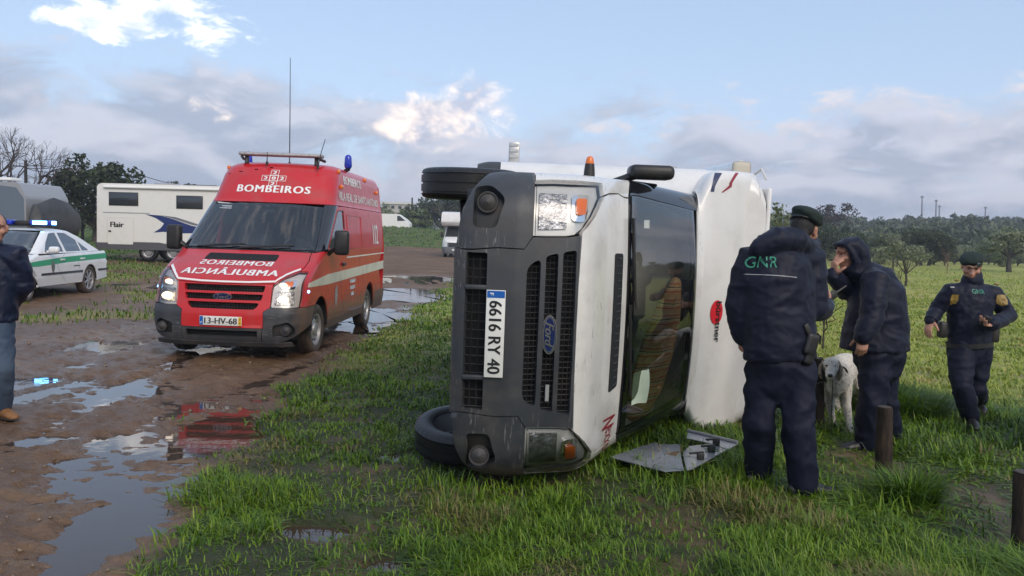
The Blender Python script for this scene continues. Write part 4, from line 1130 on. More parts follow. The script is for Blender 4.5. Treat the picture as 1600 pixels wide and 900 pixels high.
    # decals of the cap: slanting blue and red strokes, round red logo and name, model name on the wing
    mBLU = mk('decal_blue', (.035, .045, .10), .35); mDRED = mk('decal_dark_red', (.26, .010, .024), .35)
    for sg in (1,):
        mb = sheet(csk.P, fpoly(csk, [('y', .93, 2.135), ('y', 1.085, 2.185), ('y', 1.085, 2.245), ('y', .93, 2.165)]), (), (.05, .03), .004, 0, csk.center); mb.build('blue_stroke', mBLU, cap, angle=0)
        mb = sheet(csk.P, fpoly(csk, [('y', .93, 2.235), ('y', .99, 2.31), ('y', 1.10, 2.385), ('y', 1.10, 2.42), ('y', .98, 2.335), ('y', .93, 2.25)]), (), (.05, .03), .004, 0, csk.center); mb.build('red_stroke', mDRED, cap, angle=0)
    mRDOT = mk('logo_red', (.62, .015, .03), .35)
    cy, cz = -.05, 2.245
    dot = [(cy + .10 * math.cos(t), cz + .062 * math.sin(t)) for t in np.linspace(0, 2 * math.pi, 33)[:-1]]
    mb = sheet(csk.P, fpoly(csk, Y(dot)), (), (.05, .03), .006, 0, csk.center); mb.build('round_logo', mRDOT, cap, angle=0)
    surf_text('maker_name', mINK, cap, csk, 'bürstner', (-.13, 2.262), (.34, .052), off=.010, bold=.012)
    surf_text('model_name', mDRED, root, sk, 'exxo', (-.815, 1.262), (.17, .056), off=.004, bold=.0, slope=-.1)
    surf_text('model_initial', mDRED, root, sk, 'N', (-.69, 1.262), (.10, .11), off=.004, bold=.01, shear=.3, slope=-.1)
    # clearance marker lamp sprouting from the wing, badge on the bars
    mb = MB(); p = sk.P(np.array([sk.vx(1, .78, 1.06)]), np.array([1.06]))[0]
    mb.tube([(p[0], p[1] - .01, p[2]), (p[0], p[1] + .05, p[2]), (p[0], p[1] + .09, p[2])], [.040, .036, .031], 14); ml = mb.build('marker_lamp', mBLK, root)
    mb = MB(); mb.tube([(p[0], p[1] + .085, p[2]), (p[0], p[1] + .115, p[2])], [.031, .026], 14, round_end=3); mb.build('marker_lens', mORA, ml)
    mb = MB(); mb.box((.075, -.36, .81), (.012, .10, .022), rot=Matrix.Rotation(math.radians(12), 3, 'Y')); mb.build('grille_emblem', mSTEEL, root)
    # stuff in the cab: headrest covers, striped cloth, papers, screen tags
    mSTR = bpy.data.materials.new('striped_cloth'); mSTR.use_nodes = True; N = NT(mSTR.node_tree); b = mSTR.node_tree.nodes['Principled BSDF']
    tc = N.n('ShaderNodeTexCoord').outputs['Object']
    yv = N.sep(tc)[1]
    col = N.ramp(N.m('FRACT', N.mul(N.add(yv, N.mul(N.noise(tc, 9, 2), .03)), 8.5)), [(0, (.50, .30, .14)), (.28, (.46, .09, .05)), (.36, (.54, .34, .16)), (.50, (.60, .46, .28)), (.56, (.07, .06, .05)), (.62, (.50, .31, .15)), (.78, (.46, .12, .06)), (.86, (.52, .34, .17))])
    N.t.nodes[col.node.name].color_ramp.interpolation = 'CONSTANT'
    N.t.links.new(col, b.inputs['Base Color']); b.inputs['Roughness'].default_value = .9
    cl = MB()
    cl.tube([(1.33, -.74, 1.55), (1.37, -.55, 1.62), (1.44, -.30, 1.70), (1.52, -.02, 1.78), (1.60, .20, 1.84)], [(.17, .05), (.20, .07), (.19, .08), (.15, .07), (.06, .04)], 16, ref=(.6, 0, .6), round_end=3)
    tag(cl.build('blanket', mSTR, None, mw=MOTO_MW), 'striped red and beige blanket behind the windscreen of the overturned motorhome', 'blanket')
    pp = MB(); pts = [(1.075, -.66, 1.47), (1.085, -.42, 1.475), (1.19, -.40, 1.60), (1.20, -.66, 1.60)]
    nu = 7
    vs = []
    for j in range(nu):
        for i in range(nu):
            u, v = i / (nu - 1), j / (nu - 1)
            q = (Vector(pts[0]) * (1 - u) + Vector(pts[1]) * u) * (1 - v) + (Vector(pts[3]) * (1 - u) + Vector(pts[2]) * u) * v
            vs.append(q + Vector((.01 * math.sin(4 * u + 2 * v), .006 * math.sin(5 * v), .012 * math.sin(3 * u * v))))
    top = len(vs); vs += [v + Vector((.002, 0, -.001)) for v in vs]
    fs = [[j * nu + i, j * nu + i + 1, (j + 1) * nu + i + 1, (j + 1) * nu + i] for j in range(nu - 1) for i in range(nu - 1)]
    pp.add(vs, fs + [[k + top for k in reversed(f)] for f in fs], True)
    tag(pp.build('folded_map', mk('pale_green_paper', (.46, .58, .42), .7, col2=(.58, .64, .50), vscale=25), None, mw=MOTO_MW), 'pale green folded paper leaning behind the windscreen of the overturned motorhome', 'map')
    cu = MB(); cu.box((2.36, .32, 1.52), (.14, .56, .62), rot=Matrix.Rotation(math.radians(14), 3, 'Y') @ Matrix.Rotation(math.radians(10), 3, 'X'), bevel=.06, seg=3)
    cu.box((1.95, -.36, 1.55), (.12, .50, .46), rot=Matrix.Rotation(math.radians(24), 3, 'Y'), bevel=.05, seg=3)
    cu.build('seat_cover', mk('green_cloth', (.16, .20, .15), .9, var=.3, vscale=14), root)
    cu = MB(); cu.box((2.60, .42, 1.62), (.04, .80, .75), bevel=.015); cu.build('curtain', mk('red_curtain', (.22, .045, .028), .9, var=.3, vscale=10), root)
    st = MB(); p = sk.P(np.array([sk.vy(.64, 1.52)]), np.array([1.52]))[0]
    def scr(y0, z0, w, h): 
        q = [(y0, z0), (y0 - w, z0), (y0 - w, z0 + h), (y0, z0 + h)]
        return [tuple(sk.P(np.array([sk.vy(a, b)]), np.array([b]))[0] + np.array([.012, 0, 0])) for a, b in q]
    st.add(scr(.69, 1.50, .06, .05), [[0, 1, 2, 3]], False); st.build('screen_sticker', mWTXT, root, recalc=False)
    cd = MB(); cd.tube([(1.50, .10, 1.84), (1.46, -.05, 1.80), (1.44, -.20, 1.77)], .006, 5); cd.tube([(1.44, -.16, 1.77), (1.44, -.24, 1.76)], [.02, .03], 8, round_end=2); cd.build('hanging_cord', mk('cream_cord', (.62, .56, .42), .8), root)
    return root
MOTO = build_motorhome()

# ================================================================== ambulance
def up_matrix(Xo, Yo, Zo, yaw, roll=0.0, pitch=0.0):
    """vehicle standing on the ground, nose turned towards (sin yaw, -cos yaw)"""
    F = Vector((math.sin(yaw), -math.cos(yaw), 0)); U = Vector((0, 0, 1))
    R_ = F.cross(U)
    U2 = U * math.cos(roll) - R_ * math.sin(roll); R2 = R_ * math.cos(roll) + U * math.sin(roll)
    B = -F
    B2 = B * math.cos(pitch) + U2 * math.sin(pitch); U3 = U2 * math.cos(pitch) - B * math.sin(pitch)
    return Matrix(((B2.x, R2.x, U3.x, Xo), (B2.y, R2.y, U3.y, Yo), (B2.z, R2.z, U3.z, Zo), (0, 0, 0, 1)))
mBLUL = mk('blue_beacon_lens', (.010, .03, .42), .15, coat=.5)
mBLUON = mk('lit_blue_lamp', (.2, .6, 1), .3, emit=(.16, .55, 1.0), estr=6.0)
mALU = mk('light_bar_grey', (.36, .36, .37), .4, metal=.3)
def roof_cap(name, mat, root, sk, z, L, crown=.03, n=25, m=10):
    mb = MB(); v = np.linspace(-2, 2, n); P = sk.P(v, np.full(n, z)); vs = []
    for j in range(m + 1):
        t = j / m
        for i in range(n):
            x = P[i][0] + (L - P[i][0]) * t
            w = 1 - (P[i][1] / max(abs(P[:, 1]).max(), 1e-6)) ** 2
            vs.append((x, P[i][1], z - .002 + crown * w * min(1, t * 4)))
    mb.add(vs, [[j * n + i, j * n + i + 1, (j + 1) * n + i + 1, (j + 1) * n + i] for j in range(m) for i in range(n - 1)], True)
    return mb.build(name, mat, root)
mSILV_ = mk('pale_print', (.45, .47, .50), .4)
def build_ambulance():
    root = thing('ambulance', 'red high-roof ambulance van with its headlights lit', 'ambulance', mw=up_matrix(-3.555, 9.86, -.01, -.022, .012))
    sk = Skin(VAN_FRONT + [(2.06, 1.725, .18, .15), (2.15, 1.79, .16, .18), (2.45, 1.98, .17, .22), (2.56, 2.08, .17, .24), (2.62, 2.20, .16, .25), (2.655, 2.38, .15, .25)],
              VAN_WIDTH + [(2.10, .885), (2.45, .85), (2.55, .825), (2.62, .76), (2.66, .64)], center=(2.9, 0, .95))
    van_cab(root, sk, mRED, mREDC, mPLA, ('13-HV-68', 'P', '07', .515), lit=True, cbot=.435, screen=mWIN2)
    L = 5.55
    # lower black lip
    panel('bumper_lip', mPLA2, root, sk, Y([(-.50, .215), (.50, .215), (.50, .43), (-.50, .43)]), [Y(rp([(-.44, .32), (.44, .32), (.44, .40), (-.44, .40)], .012))], off=.004, depth=.05)
    panel('bumper_spoiler', mPLA2, root, sk, [('v', -1.5, .21), ('v', 1.5, .21), ('v', 1.45, .262), ('y', 0, .262), ('v', -1.45, .262)], off=.016, depth=.03)
    
    for sg in (1, -1):
        m_ = (lambda q: q) if sg > 0 else mir
        ra = [(4.28 + .43 * math.cos(math.radians(t)), .36 + .43 * math.sin(math.radians(t))) for t in np.linspace(-2, 182, 18)]
        panel('side_panel', mRED, root, sk, m_(X(1, [(2.465, .40), (2.465, 2.022), (3.68, 2.022), (3.68, .40)])), depth=.03, step=(.2, .1))
        panel('rear_side_panel', mRED, root, sk, m_(X(1, [(3.686, 2.022), (L, 2.022), (L, .40), (4.72, .40)] + ra[1:-1] + [(3.686, .40)])), depth=.03, step=(.2, .1))
        panel('sill', mPLA, root, sk, m_(X(1, [(1.43, .29), (1.43, .396), (3.84, .396), (3.84, .29)])), off=.0, depth=.03, step=(.2, .06))
        panel('rear_bumper_end', mPLA, root, sk, m_(X(1, [(4.74, .28), (4.74, .60), (L + .05, .60), (L + .05, .28)])), off=.006, depth=.03, step=(.2, .1))
        rim_ = rp([(2.55, 1.40), (3.58, 1.40), (3.58, 1.92), (2.55, 1.92)], .06); rin = rp([(2.57, 1.42), (3.56, 1.42), (3.56, 1.90), (2.57, 1.90)], .05)
        panel('window_pressing', mRED, root, sk, m_(X(1, rim_)), [m_(X(1, rin))], off=.008, depth=.008, step=(.2, .1))
        # bands
        panel('reflective_band', mREFL, root, sk, m_([('v', 1.78, .935), ('v', 1.80, .985)] + X(1, [(1.30, 1.06), (L - .01, 1.13), (L - .01, .98), (1.36, .92)])), off=.0035, depth=0, step=(.2, .08))
        panel('thin_white_line', mWTXT, root, sk, m_(X(1, [(2.45, 1.255), (2.45, 1.275), (L - .01, 1.285), (L - .01, 1.265)])), off=.0035, depth=0, step=(.2, .08))
        wheel(root, (.98, sg * .83, .335), sg, R=.338, W=.20, rubber=mRUBM, steer=math.radians(-3))
        wheel(root, (4.28, sg * .83, .335), sg, R=.338, W=.20, rubber=mRUBM)
        mb = MB(); pr = [(4.28 + .40 * math.cos(math.radians(t)), .36 + .40 * math.sin(math.radians(t))) for t in np.linspace(0, 180, 14)]
        for i in range(13):
            (x1, z1), (x2, z2) = pr[i], pr[i + 1]; mb.add([(x1, sg * .95, z1), (x2, sg * .95, z2), (x2, sg * .5, z2), (x1, sg * .5, z1)], [[0, 1, 2, 3]], True)
        mb.build('wheel_arch', mHOLE, root)
        mb = MB(); p = sk.P(np.array([1.86 * sg]), np.array([.88]))[0]; mb.ell(p, (.03, .014, .018)); mb.build('blue_wing_strobe', mBLUON, root)
        # side text
        surf_text('side_lettering', mWTXT, root, sk, 'BOMBEIROS', (3.25, 2.44), (1.25, .13), side=sg, bold=.015, off=.005)
        surf_text('side_lettering', mWTXT, root, sk, 'VILA REAL DE SANTO ANTÓNIO', (3.75, 2.20), (3.05, .16), side=sg, bold=.012, off=.005)
        surf_text('emergency_number', mWTXT, root, sk, '112', (4.75, 1.62), (.46, .34), side=sg, bold=.03, off=.005)
        for zz, ww in ((.86, .20), (.76, .18), (.66, .10)): panel('side_print', mSILV_, root, sk, m_(X(1, [(2.90 - ww, zz), (2.90 + ww, zz), (2.90 + ww, zz + .055), (2.90 - ww, zz + .055)])), off=.004, depth=0)
        cr = [(1.83 + .085 * math.cos(t) * (1 if math.sin(t) > 0 else (1 + math.sin(t) * .45)), .72 + .16 * math.sin(t)) for t in np.linspace(0, 2 * math.pi, 25)[:-1]]
        panel('door_crest', mk('crest_grey', (.42, .40, .38), .4, col2=(.12, .14, .20), vscale=30), root, sk, m_(X(1, cr)), off=.004, depth=0)
        for (xx, zz) in ((2.42, 2.55), (2.42, 2.32), (4.3, 2.55), (5.2, 2.38)):
            p = sk.P(np.array([sk.vx(sg, xx, zz)]), np.array([zz]))[0]
            mb = MB(); mb.box((p[0], p[1] + sg * .012, p[2]), (.10, .045, .065), bevel=.014); mb.build('orange_marker', mORA, root)
        mb = MB(); p = sk.P(np.array([sk.vx(sg, 3.15, 2.60)]), np.array([2.60]))[0]
        mb.tube([(3.15, p[1] - sg * .05, 2.60), (3.15, p[1] + sg * .02, 2.64), (3.15, p[1] + sg * .02, 2.70)], [.03, .035, .06], 12); bb = mb.build('beacon_base', mBLK, root)
        mb = MB(); mb.tube([(3.15, p[1] + sg * .02, 2.70), (3.15, p[1] + sg * .02, 2.82)], [.062, .055], 16, round_end=3); mb.build('beacon_lens', mBLUL, bb)
    panel('high_roof', mRED, root, sk, X(-1, [(L, 2.64), (L, 2.032)]) + [('y', 0, 2.032)] + X(1, [(L, 2.032), (L, 2.64)]) + [('y', 0, 2.64)], depth=.01, step=(.09, .035))
    roof_cap('roof', mRED, root, sk, 2.64, L)
    mb = MB(); vs = []; zz = np.linspace(.35, 2.64, 16); ww = np.interp(zz, sk.zs, sk.w)
    for z, w in zip(zz, ww): vs += [(L, -w + .003, z), (L, w - .003, z)]
    mb.add(vs, [[2 * i, 2 * i + 1, 2 * i + 3, 2 * i + 2] for i in range(15)], False); mb.build('rear_doors', mRED, root)
    mb = MB(); mb.box((3.3, 0, .34), (4.3, 1.7, .08)); mb.tube([(4.28, -.8, .33), (4.28, .8, .33)], .05, 10); mb.build('underbody', mHOLE, root)
    # white outline along the bonnet edge
    e = [(-.836, 1.146), (-.78, 1.118), (-.71, 1.078), (-.655, 1.036), (-.612, .998), (-.30, .982), (0, .980), (.30, .982), (.612, .998), (.655, 1.036), (.71, 1.078), (.78, 1.118), (.836, 1.146)]
    panel('bonnet_edge_line', mWTXT, root, sk, Y(e + [(a * .985, b + .020) for a, b in reversed(e)]), off=.004, depth=0, step=(.06, .05))
    surf_text('bonnet_lettering', mWTXT, root, sk, 'BOMBEIROS', (0, 1.203), (.93, .052), mirror=True, bold=.018, off=.005, spacing=1.14)
    surf_text('bonnet_lettering', mWTXT, root, sk, 'AMBULÂNCIA', (0, 1.108), (1.22, .082), mirror=True, bold=.018, off=.005, spacing=1.14)
    surf_text('roof_lettering', mWTXT, root, sk, 'BOMBEIROS', (-.02, 2.225), (1.06, .105), bold=.020, off=.005, spacing=1.16)
    panel('screen_print', mSILV_, root, sk, Y([(.66, 1.945), (.50, 1.945), (.50, 1.96), (.66, 1.96)]), off=.005, depth=0); panel('screen_print', mSILV_, root, sk, Y([(.68, 1.918), (.49, 1.918), (.49, 1.930), (.68, 1.930)]), off=.005, depth=0)
    q = .082; cz = 2.385
    cross = MB()
    for (i, k, d) in ((0, 1, '2'), (-1, 0, '2'), (0, 0, '0'), (1, 0, '2'), (0, -1, '2')):
        a, b = i * .118, cz + k * .082
        outer = [(a - .059, b - .041), (a + .059, b - .041), (a + .059, b + .041), (a - .059, b + .041)]
        inner = [(a + (u - a) * .88, b + (v - b) * .86) for u, v in outer]
        cross = sheet(sk.P, fpoly(sk, Y(outer)), [fpoly(sk, Y(inner))], (.05, .05), .004 + .0006 * (i + 2 * k + 3), 0, sk.center, mb=cross)
        surf_text('cross_digit', mWTXT, root, sk, d, (-a, b), (.062, .048), bold=.03, off=.006)
    cross.build('cross_emblem', mWTXT, root, angle=0)
    # light bar and aerials
    mb = MB(); mb.box((2.28, 0, 2.755), (.17, 1.24, .055), bevel=.018); lb = mb.build('light_bar', mALU, root)
    mb = MB(); mb.box((2.19, 0, 2.755), (.016, 1.16, .030), bevel=.005); mb.build('light_bar_lens', mk('lamp_strip', (.30, .27, .27), .2, col2=(.60, .58, .58), vscale=26, coat=.4), lb)
    for yy in (-.52, .52):
        mb = MB(); mb.tube([(2.29, yy, 2.62), (2.29, yy, 2.74)], [(.06, .03), (.03, .03)], 8); mb.tube([(2.22, yy * 1.1, 2.71), (2.42, yy * 1.18, 2.69)], .022, 6); mb.build('bar_bracket', mBLK, lb)
    for (xx, yy, zb, h, r, lean) in ((2.75, .02, 2.66, 1.62, .0065, .02), (2.05, .14, 2.60, .17, .007, 0), (2.08, -.60, 2.57, .42, .006, -.10)):
        mb = MB(); mb.tube([(xx, yy, zb - .02), (xx, yy, zb + .03)], .02, 8); mb.tube([(xx, yy, zb), (xx, yy + lean * .4, zb + h * .5), (xx, yy + lean, zb + h)], [r * 1.3, r, r * .7], 6); mb.build('aerial', mBLK, root)
    return root
AMB = build_ambulance()

# ================================================================== patrol car
mPOL = mk('patrol_white_paint', (.78, .78, .78), .30, coat=.8, dirt=.15)
mGRN = mk('patrol_green_band', (.010, .30, .13), .35)
mCARW = glass('car_window_glass', (.28, .34, .35), 1.6, .02, 1.8)
def build_patrol_car():
    gx, gy = -10.28, 14.85
    root = thing('patrol_car', 'white patrol saloon with green side stripe and lit blue light bar', 'car', mw=up_matrix(gx, gy, gz(-9.7, 18) + .0, .055, 0, .0))
    sk = Skin([(.16, .14, .28, .34), (.26, .05, .28, .38), (.36, .01, .28, .40), (.52, 0.0, .28, .40), (.62, .04, .28, .40), (.69, .12, .26, .38), (.76, .34, .20, .34), (.85, .74, .15, .28), (.93, 1.08, .13, .22), (.97, 1.17, .13, .20), (1.36, 1.93, .12, .17), (1.41, 2.06, .11, .18), (1.44, 2.28, .10, .18)],
              [(.16, .80), (.26, .855), (.45, .885), (.70, .885), (.88, .865), (.95, .835), (1.38, .625), (1.42, .57), (1.45, .47)], center=(2.3, 0, .6), sig=.012)
    L = 4.42
    panel('bumper', mPOL, root, sk, [('v', -1.0, .22)] + [('y', 0, .22)] + [('v', 1.0, .22), ('v', 1.9, .24)] + X(1, [(.60, .36), (.63, .585)]) + [('v', 1.3, .60), ('y', 0, .585), ('v', -1.3, .60)] + X(-1, [(.63, .585), (.60, .36)]) + [('v', -1.9, .24)], depth=.03)
    panel('bumper_strip', mBLK, root, sk, [('v', -2.0, .455), ('v', 2.0, .455), ('v', 2.0, .50), ('v', -2.0, .50)], off=.012, depth=.02)
    panel('air_intake', mHOLE, root, sk, Y(rp([(-.5, .26), (.5, .26), (.5, .40), (-.5, .40)], .03)), off=.004, depth=0)
    panel('grille', mBLK, root, sk, Y(rp([(-.36, .60), (.36, .60), (.42, .70), (-.42, .70)], .03)), off=.008, depth=.02)
    mb = MB()
    for k in np.linspace(-.36, .36, 15):
        pa = sk.P(np.array([sk.vy(k, .61)]), np.array([.61]))[0]; pb = sk.P(np.array([sk.vy(k, .695)]), np.array([.695]))[0]; mb.tube([pa - np.array([.014, 0, 0]), pb - np.array([.014, 0, 0])], .006, 4)
    mb.build('grille_bars', mCHR, root)
    hood = [('y', .43, .71), ('v', 1.0, .725), ('v', 1.42, .74), ('v', 1.52, .83), ('v', 1.5, .925), ('y', 0, .935)]
    panel('bonnet', mPOL, root, sk, [('y', 0, .706)] + hood + list(reversed(mir([hood[0]]))) if False else ([('y', -.43, .71), ('y', .43, .71)] + hood[1:] + [('v', -1.5, .925), ('v', -1.52, .83), ('v', -1.42, .74), ('v', -1.0, .725)]), depth=.02)
    ws = [('v', -1.25, .955), ('y', 0, .965), ('v', 1.25, .955), ('y', .50, 1.365), ('y', 0, 1.385), ('y', -.50, 1.365)]
    panel('cowl', mBLK, root, sk, [('v', -1.4, .925), ('v', 1.4, .925), ('v', 1.4, .962), ('v', -1.4, .962)], off=-.01, depth=0)
    panel('windscreen', mCARW, root, sk, ws, depth=0)
    mb = MB(); p = sk.P(np.array([sk.vy(-.1, 1.0)]), np.array([1.0]))[0]; p2 = sk.P(np.array([sk.vy(.42, 1.06)]), np.array([1.06]))[0]
    mb.tube([p - np.array([.02, 0, 0]), p2 - np.array([.02, 0, 0])], .012, 5); mb.build('wiper', mBLK, root)
    ac = [(.92, .32, .36), (3.50, .32, .36)]
    for sg in (1, -1):
        m_ = (lambda q: q) if sg > 0 else mir
        A = lambda c, r, a0, a1, n=14: [(c[0] + r * math.cos(math.radians(t)), c[1] + r * math.sin(math.radians(t))) for t in np.linspace(a0, a1, n)]
        hl = [('y', .46, .605), ('y', .47, .70), ('v', 1.1, .725), ('v', 1.62, .73), ('v', 1.78, .70), ('v', 1.5, .615)]
        h = panel('headlight', mLENS, root, sk, m_(hl), off=.004, depth=.015); panel('lamp_housing', mREF, h, sk, m_(hl), off=-.012, depth=0)
        fw = [('v', 1.53, .835), ('v', 1.44, .745), ('v', 1.64, .736), ('v', 1.80, .70), ('v', 1.55, .607)] + X(1, [(.635, .592)] + A(ac[0], .345, 128, -8) + [(1.30, .27), (1.36, .30), (1.36, .90)]) + [('v', 1.75, .94), ('v', 1.52, .93)]
        panel('front_wing', mPOL, root, sk, m_(fw), depth=.02)
        side = [(1.366, .28), (1.366, .905), (3.05, .935), (4.30, .955), (4.36, .70), (4.36, .33), (3.86, .28)] + A(ac[1], .345, -4, 184) + [(3.14, .28)]
        panel('body_side', mPOL, root, sk, m_(X(1, side)), depth=.02, step=(.12, .06))
        for (xa, xb_) in ((1.366, 2.40), (2.41, 3.30)):
            panel('door_seam', mHOLE, root, sk, m_(X(1, [(xb_, .32), (xb_ + .008, .32), (xb_ + .008, .92), (xb_, .92)])), off=.0015, depth=0)
            mb = MB(); yy = float(np.interp(.82, sk.zs, sk.w)); mb.box((xb_ - .16, sg * (yy + .012), .80), (.19, .03, .035), bevel=.01); mb.build('door_handle', mPOL, root)
        panel('rub_strip', mBLK, root, sk, m_(X(1, [(1.38, .50), (3.12, .50), (3.12, .545), (1.38, .545)])), off=.012, depth=.014)
        panel('rub_strip', mBLK, root, sk, m_(X(1, [(3.88, .50), (4.36, .50), (4.36, .545), (3.88, .545)])), off=.012, depth=.014)
        panel('green_band', mGRN, root, sk, m_([('v', 1.60, .70), ('v', 1.62, .735)] + X(1, [(1.30, .80), (2.4, .855), (4.33, .90), (4.34, .775), (2.4, .735), (1.30, .69)])), off=.003, depth=0)
        # greenhouse side: frame in body colour with three panes
        gh = [('v', 1.30, .945)] + X(1, [(1.62, .938), (3.05, .938), (4.05, .96), (3.78, 1.08), (3.35, 1.28), (3.0, 1.40)]) + [('v', 2.25, 1.415), ('v', 1.4, 1.40), ('y', .515, 1.38)]
        w1 = rp([(1.62, .965), (2.14, 1.345), (2.42, 1.365), (2.42, .965)], .03); w2 = rp([(2.50, .965), (2.50, 1.365), (2.82, 1.355), (3.18, 1.20), (3.18, .965)], .03); w3 = rp([(3.22, .97), (3.22, 1.18), (3.52, 1.0), (3.54, .97)], .02)
        g = panel('window_frame', mPOL, root, sk, m_(gh), [m_(X(1, w1)), m_(X(1, w2)), m_(X(1, w3))], depth=.012)
        for w in (w1, w2, w3): panel('side_window', mCARW, g, sk, m_(X(1, w)), off=-.006, depth=0)
        for i, c in enumerate(ac): wheel(root, (c[0], sg * .765, .318), sg, R=.318, W=.20, rim_r=.215, style='alloy', rubber=mRUBM, steer=math.radians(6 if i == 0 else 0), groove=False)
        for c in ac:
            mb = MB(); pr = A(c, .335, 0, 180)
            for i in range(13): (x1, z1), (x2, z2) = pr[i], pr[i + 1]; mb.add([(x1, sg * .87, z1), (x2, sg * .87, z2), (x2, sg * .45, z2), (x1, sg * .45, z1)], [[0, 1, 2, 3]], True)
            mb.build('wheel_arch', mHOLE, root)
        mb = MB(); mb.box((1.70, sg * .98, 1.02), (.12, .20, .13), bevel=.045, seg=3); mb.tube([(1.70, sg * .84, .97), (1.70, sg * .92, .99)], .03, 8); mb.build('door_mirror', mPOL, root)
        cr = [(1.84 + .07 * math.cos(t) * (1 if math.sin(t) > 0 else 1 + .4 * math.sin(t)), .66 + .13 * math.sin(t)) for t in np.linspace(0, 2 * math.pi, 21)[:-1]]
        panel('door_crest', mk('shield_grey', (.20, .20, .18), .4, col2=(.05, .07, .06), vscale=30), root, sk, m_(X(1, cr)), off=.0045, depth=0)
        panel('door_print', mk('dark_green_print', (.03, .06, .05), .5), root, sk, m_(X(1, [(2.72, .642), (3.0, .642), (3.0, .662), (2.72, .662)])), off=.004, depth=0)
    roof_cap('roof', mPOL, root, sk, 1.405, 3.0, crown=.055)
    mb = MB(); w0, w1_ = .60, .80
    mb.add([(3.0, -.585, 1.405), (3.0, 0, 1.455), (3.0, .585, 1.405), (3.82, -.74, 1.05), (3.85, 0, 1.09), (3.82, .74, 1.05)], [[0, 1, 4, 3], [1, 2, 5, 4]], True); mb.build('rear_window', mDARKW, root)
    mb = MB(); mb.add([(3.80, -.76, 1.05), (3.80, .76, 1.05), (4.30, -.80, .955), (4.30, .80, .955), (4.42, -.78, .90), (4.42, .78, .90), (4.45, -.80, .55), (4.45, .80, .55), (4.40, -.80, .28), (4.40, .80, .28)], [[0, 1, 3, 2], [2, 3, 5, 4], [4, 5, 7, 6], [6, 7, 9, 8]], True); mb.build('boot_lid', mPOL, root, angle=60)
    mb = MB(); mb.box((2.4, 0, .30), (3.6, 1.4, .1)); mb.box((1.75, 0, .78), (.5, 1.3, .25), bevel=.05); mb.build('underbody', mHOLE, root)
    for yy in (-.38, .38):
        mb = MB(); mb.box((2.42, yy, .62), (.5, .48, .16), bevel=.05); mb.box((2.66, yy, .92), (.13, .46, .56), rot=Matrix.Rotation(.2, 3, 'Y'), bevel=.05); mb.box((2.74, yy, 1.23), (.09, .26, .14), bevel=.03); mb.build('seat', mSEAT, root)
    # light bar
    mb = MB(); mb.box((2.42, 0, 1.495), (.30, 1.20, .03), bevel=.01); mb.box((2.42, 0, 1.56), (.16, .30, .10), bevel=.02); lb = mb.build('light_bar', mBLK, root)
    for (yy, w_, mt) in ((-.40, .44, mBLUL), (.40, .44, mBLUL)):
        mb = MB(); mb.box((2.42, yy, 1.565), (.28, w_, .11), bevel=.03, seg=3); mb.build('light_bar_lens', mt, lb)
    mb = MB(); mb.box((2.285, -.40, 1.567), (.03, .30, .075), bevel=.012); mb.box((2.42, -.625, 1.567), (.18, .02, .075), bevel=.008); mb.build('lit_strobe', mBLUON, lb)
    return root
POL = build_patrol_car()

# ================================================================== other parked camping vehicles
def box_camper(name, label, mw, Lx, W, z0, z1, mat, r_end=.18, cat='motorhome'):
    """upright box body: x along the length"""
    root = thing(name, label, cat, mw=mw)
    mb = MB(); hw = W / 2
    prof = rp([(0, z0), (0.02, z1 - .10), (.16, z1), (Lx - .25, z1), (Lx, z1 - .45), (Lx, z0)], r_end, 5)
    n = len(prof)
    for yy in (-hw, hw): mb.add([(a, yy, b) for a, b in prof], [], False)
    tri = tessellate_polygon([[Vector((a, b, 0)) for a, b in prof]])
    mb.f += [list(t) for t in tri] + [[i + n for i in t] for t in tri]; mb.sm += [False] * (2 * len(tri))
    for i in range(n): mb.f.append([i, (i + 1) % n, (i + 1) % n + n, i + n]); mb.sm.append(True)
    mb.build('body_shell', mat, root)
    return root
def side_win(root, x0, x1, z0, z1, y, mat=None, rim=None):
    mb = MB(); mb.box(((x0 + x1) / 2, y, (z0 + z1) / 2), (x1 - x0 + .06, .03, z1 - z0 + .06), bevel=.012); f = mb.build('window', rim or mBLK, root)
    mb = MB(); mb.box(((x0 + x1) / 2, y + (.012 if y > 0 else -.012), (z0 + z1) / 2), (x1 - x0, .03, z1 - z0), bevel=.012); mb.build('pane', mat or mDARKW, f)
mCREAM = mk('cream_motorhome_panel', (.74, .73, .69), .4, coat=.3, dirt=.08)
mLGREY = mk('grey_motorhome_panel', (.29, .30, .32), .38, coat=.4, dirt=.1)
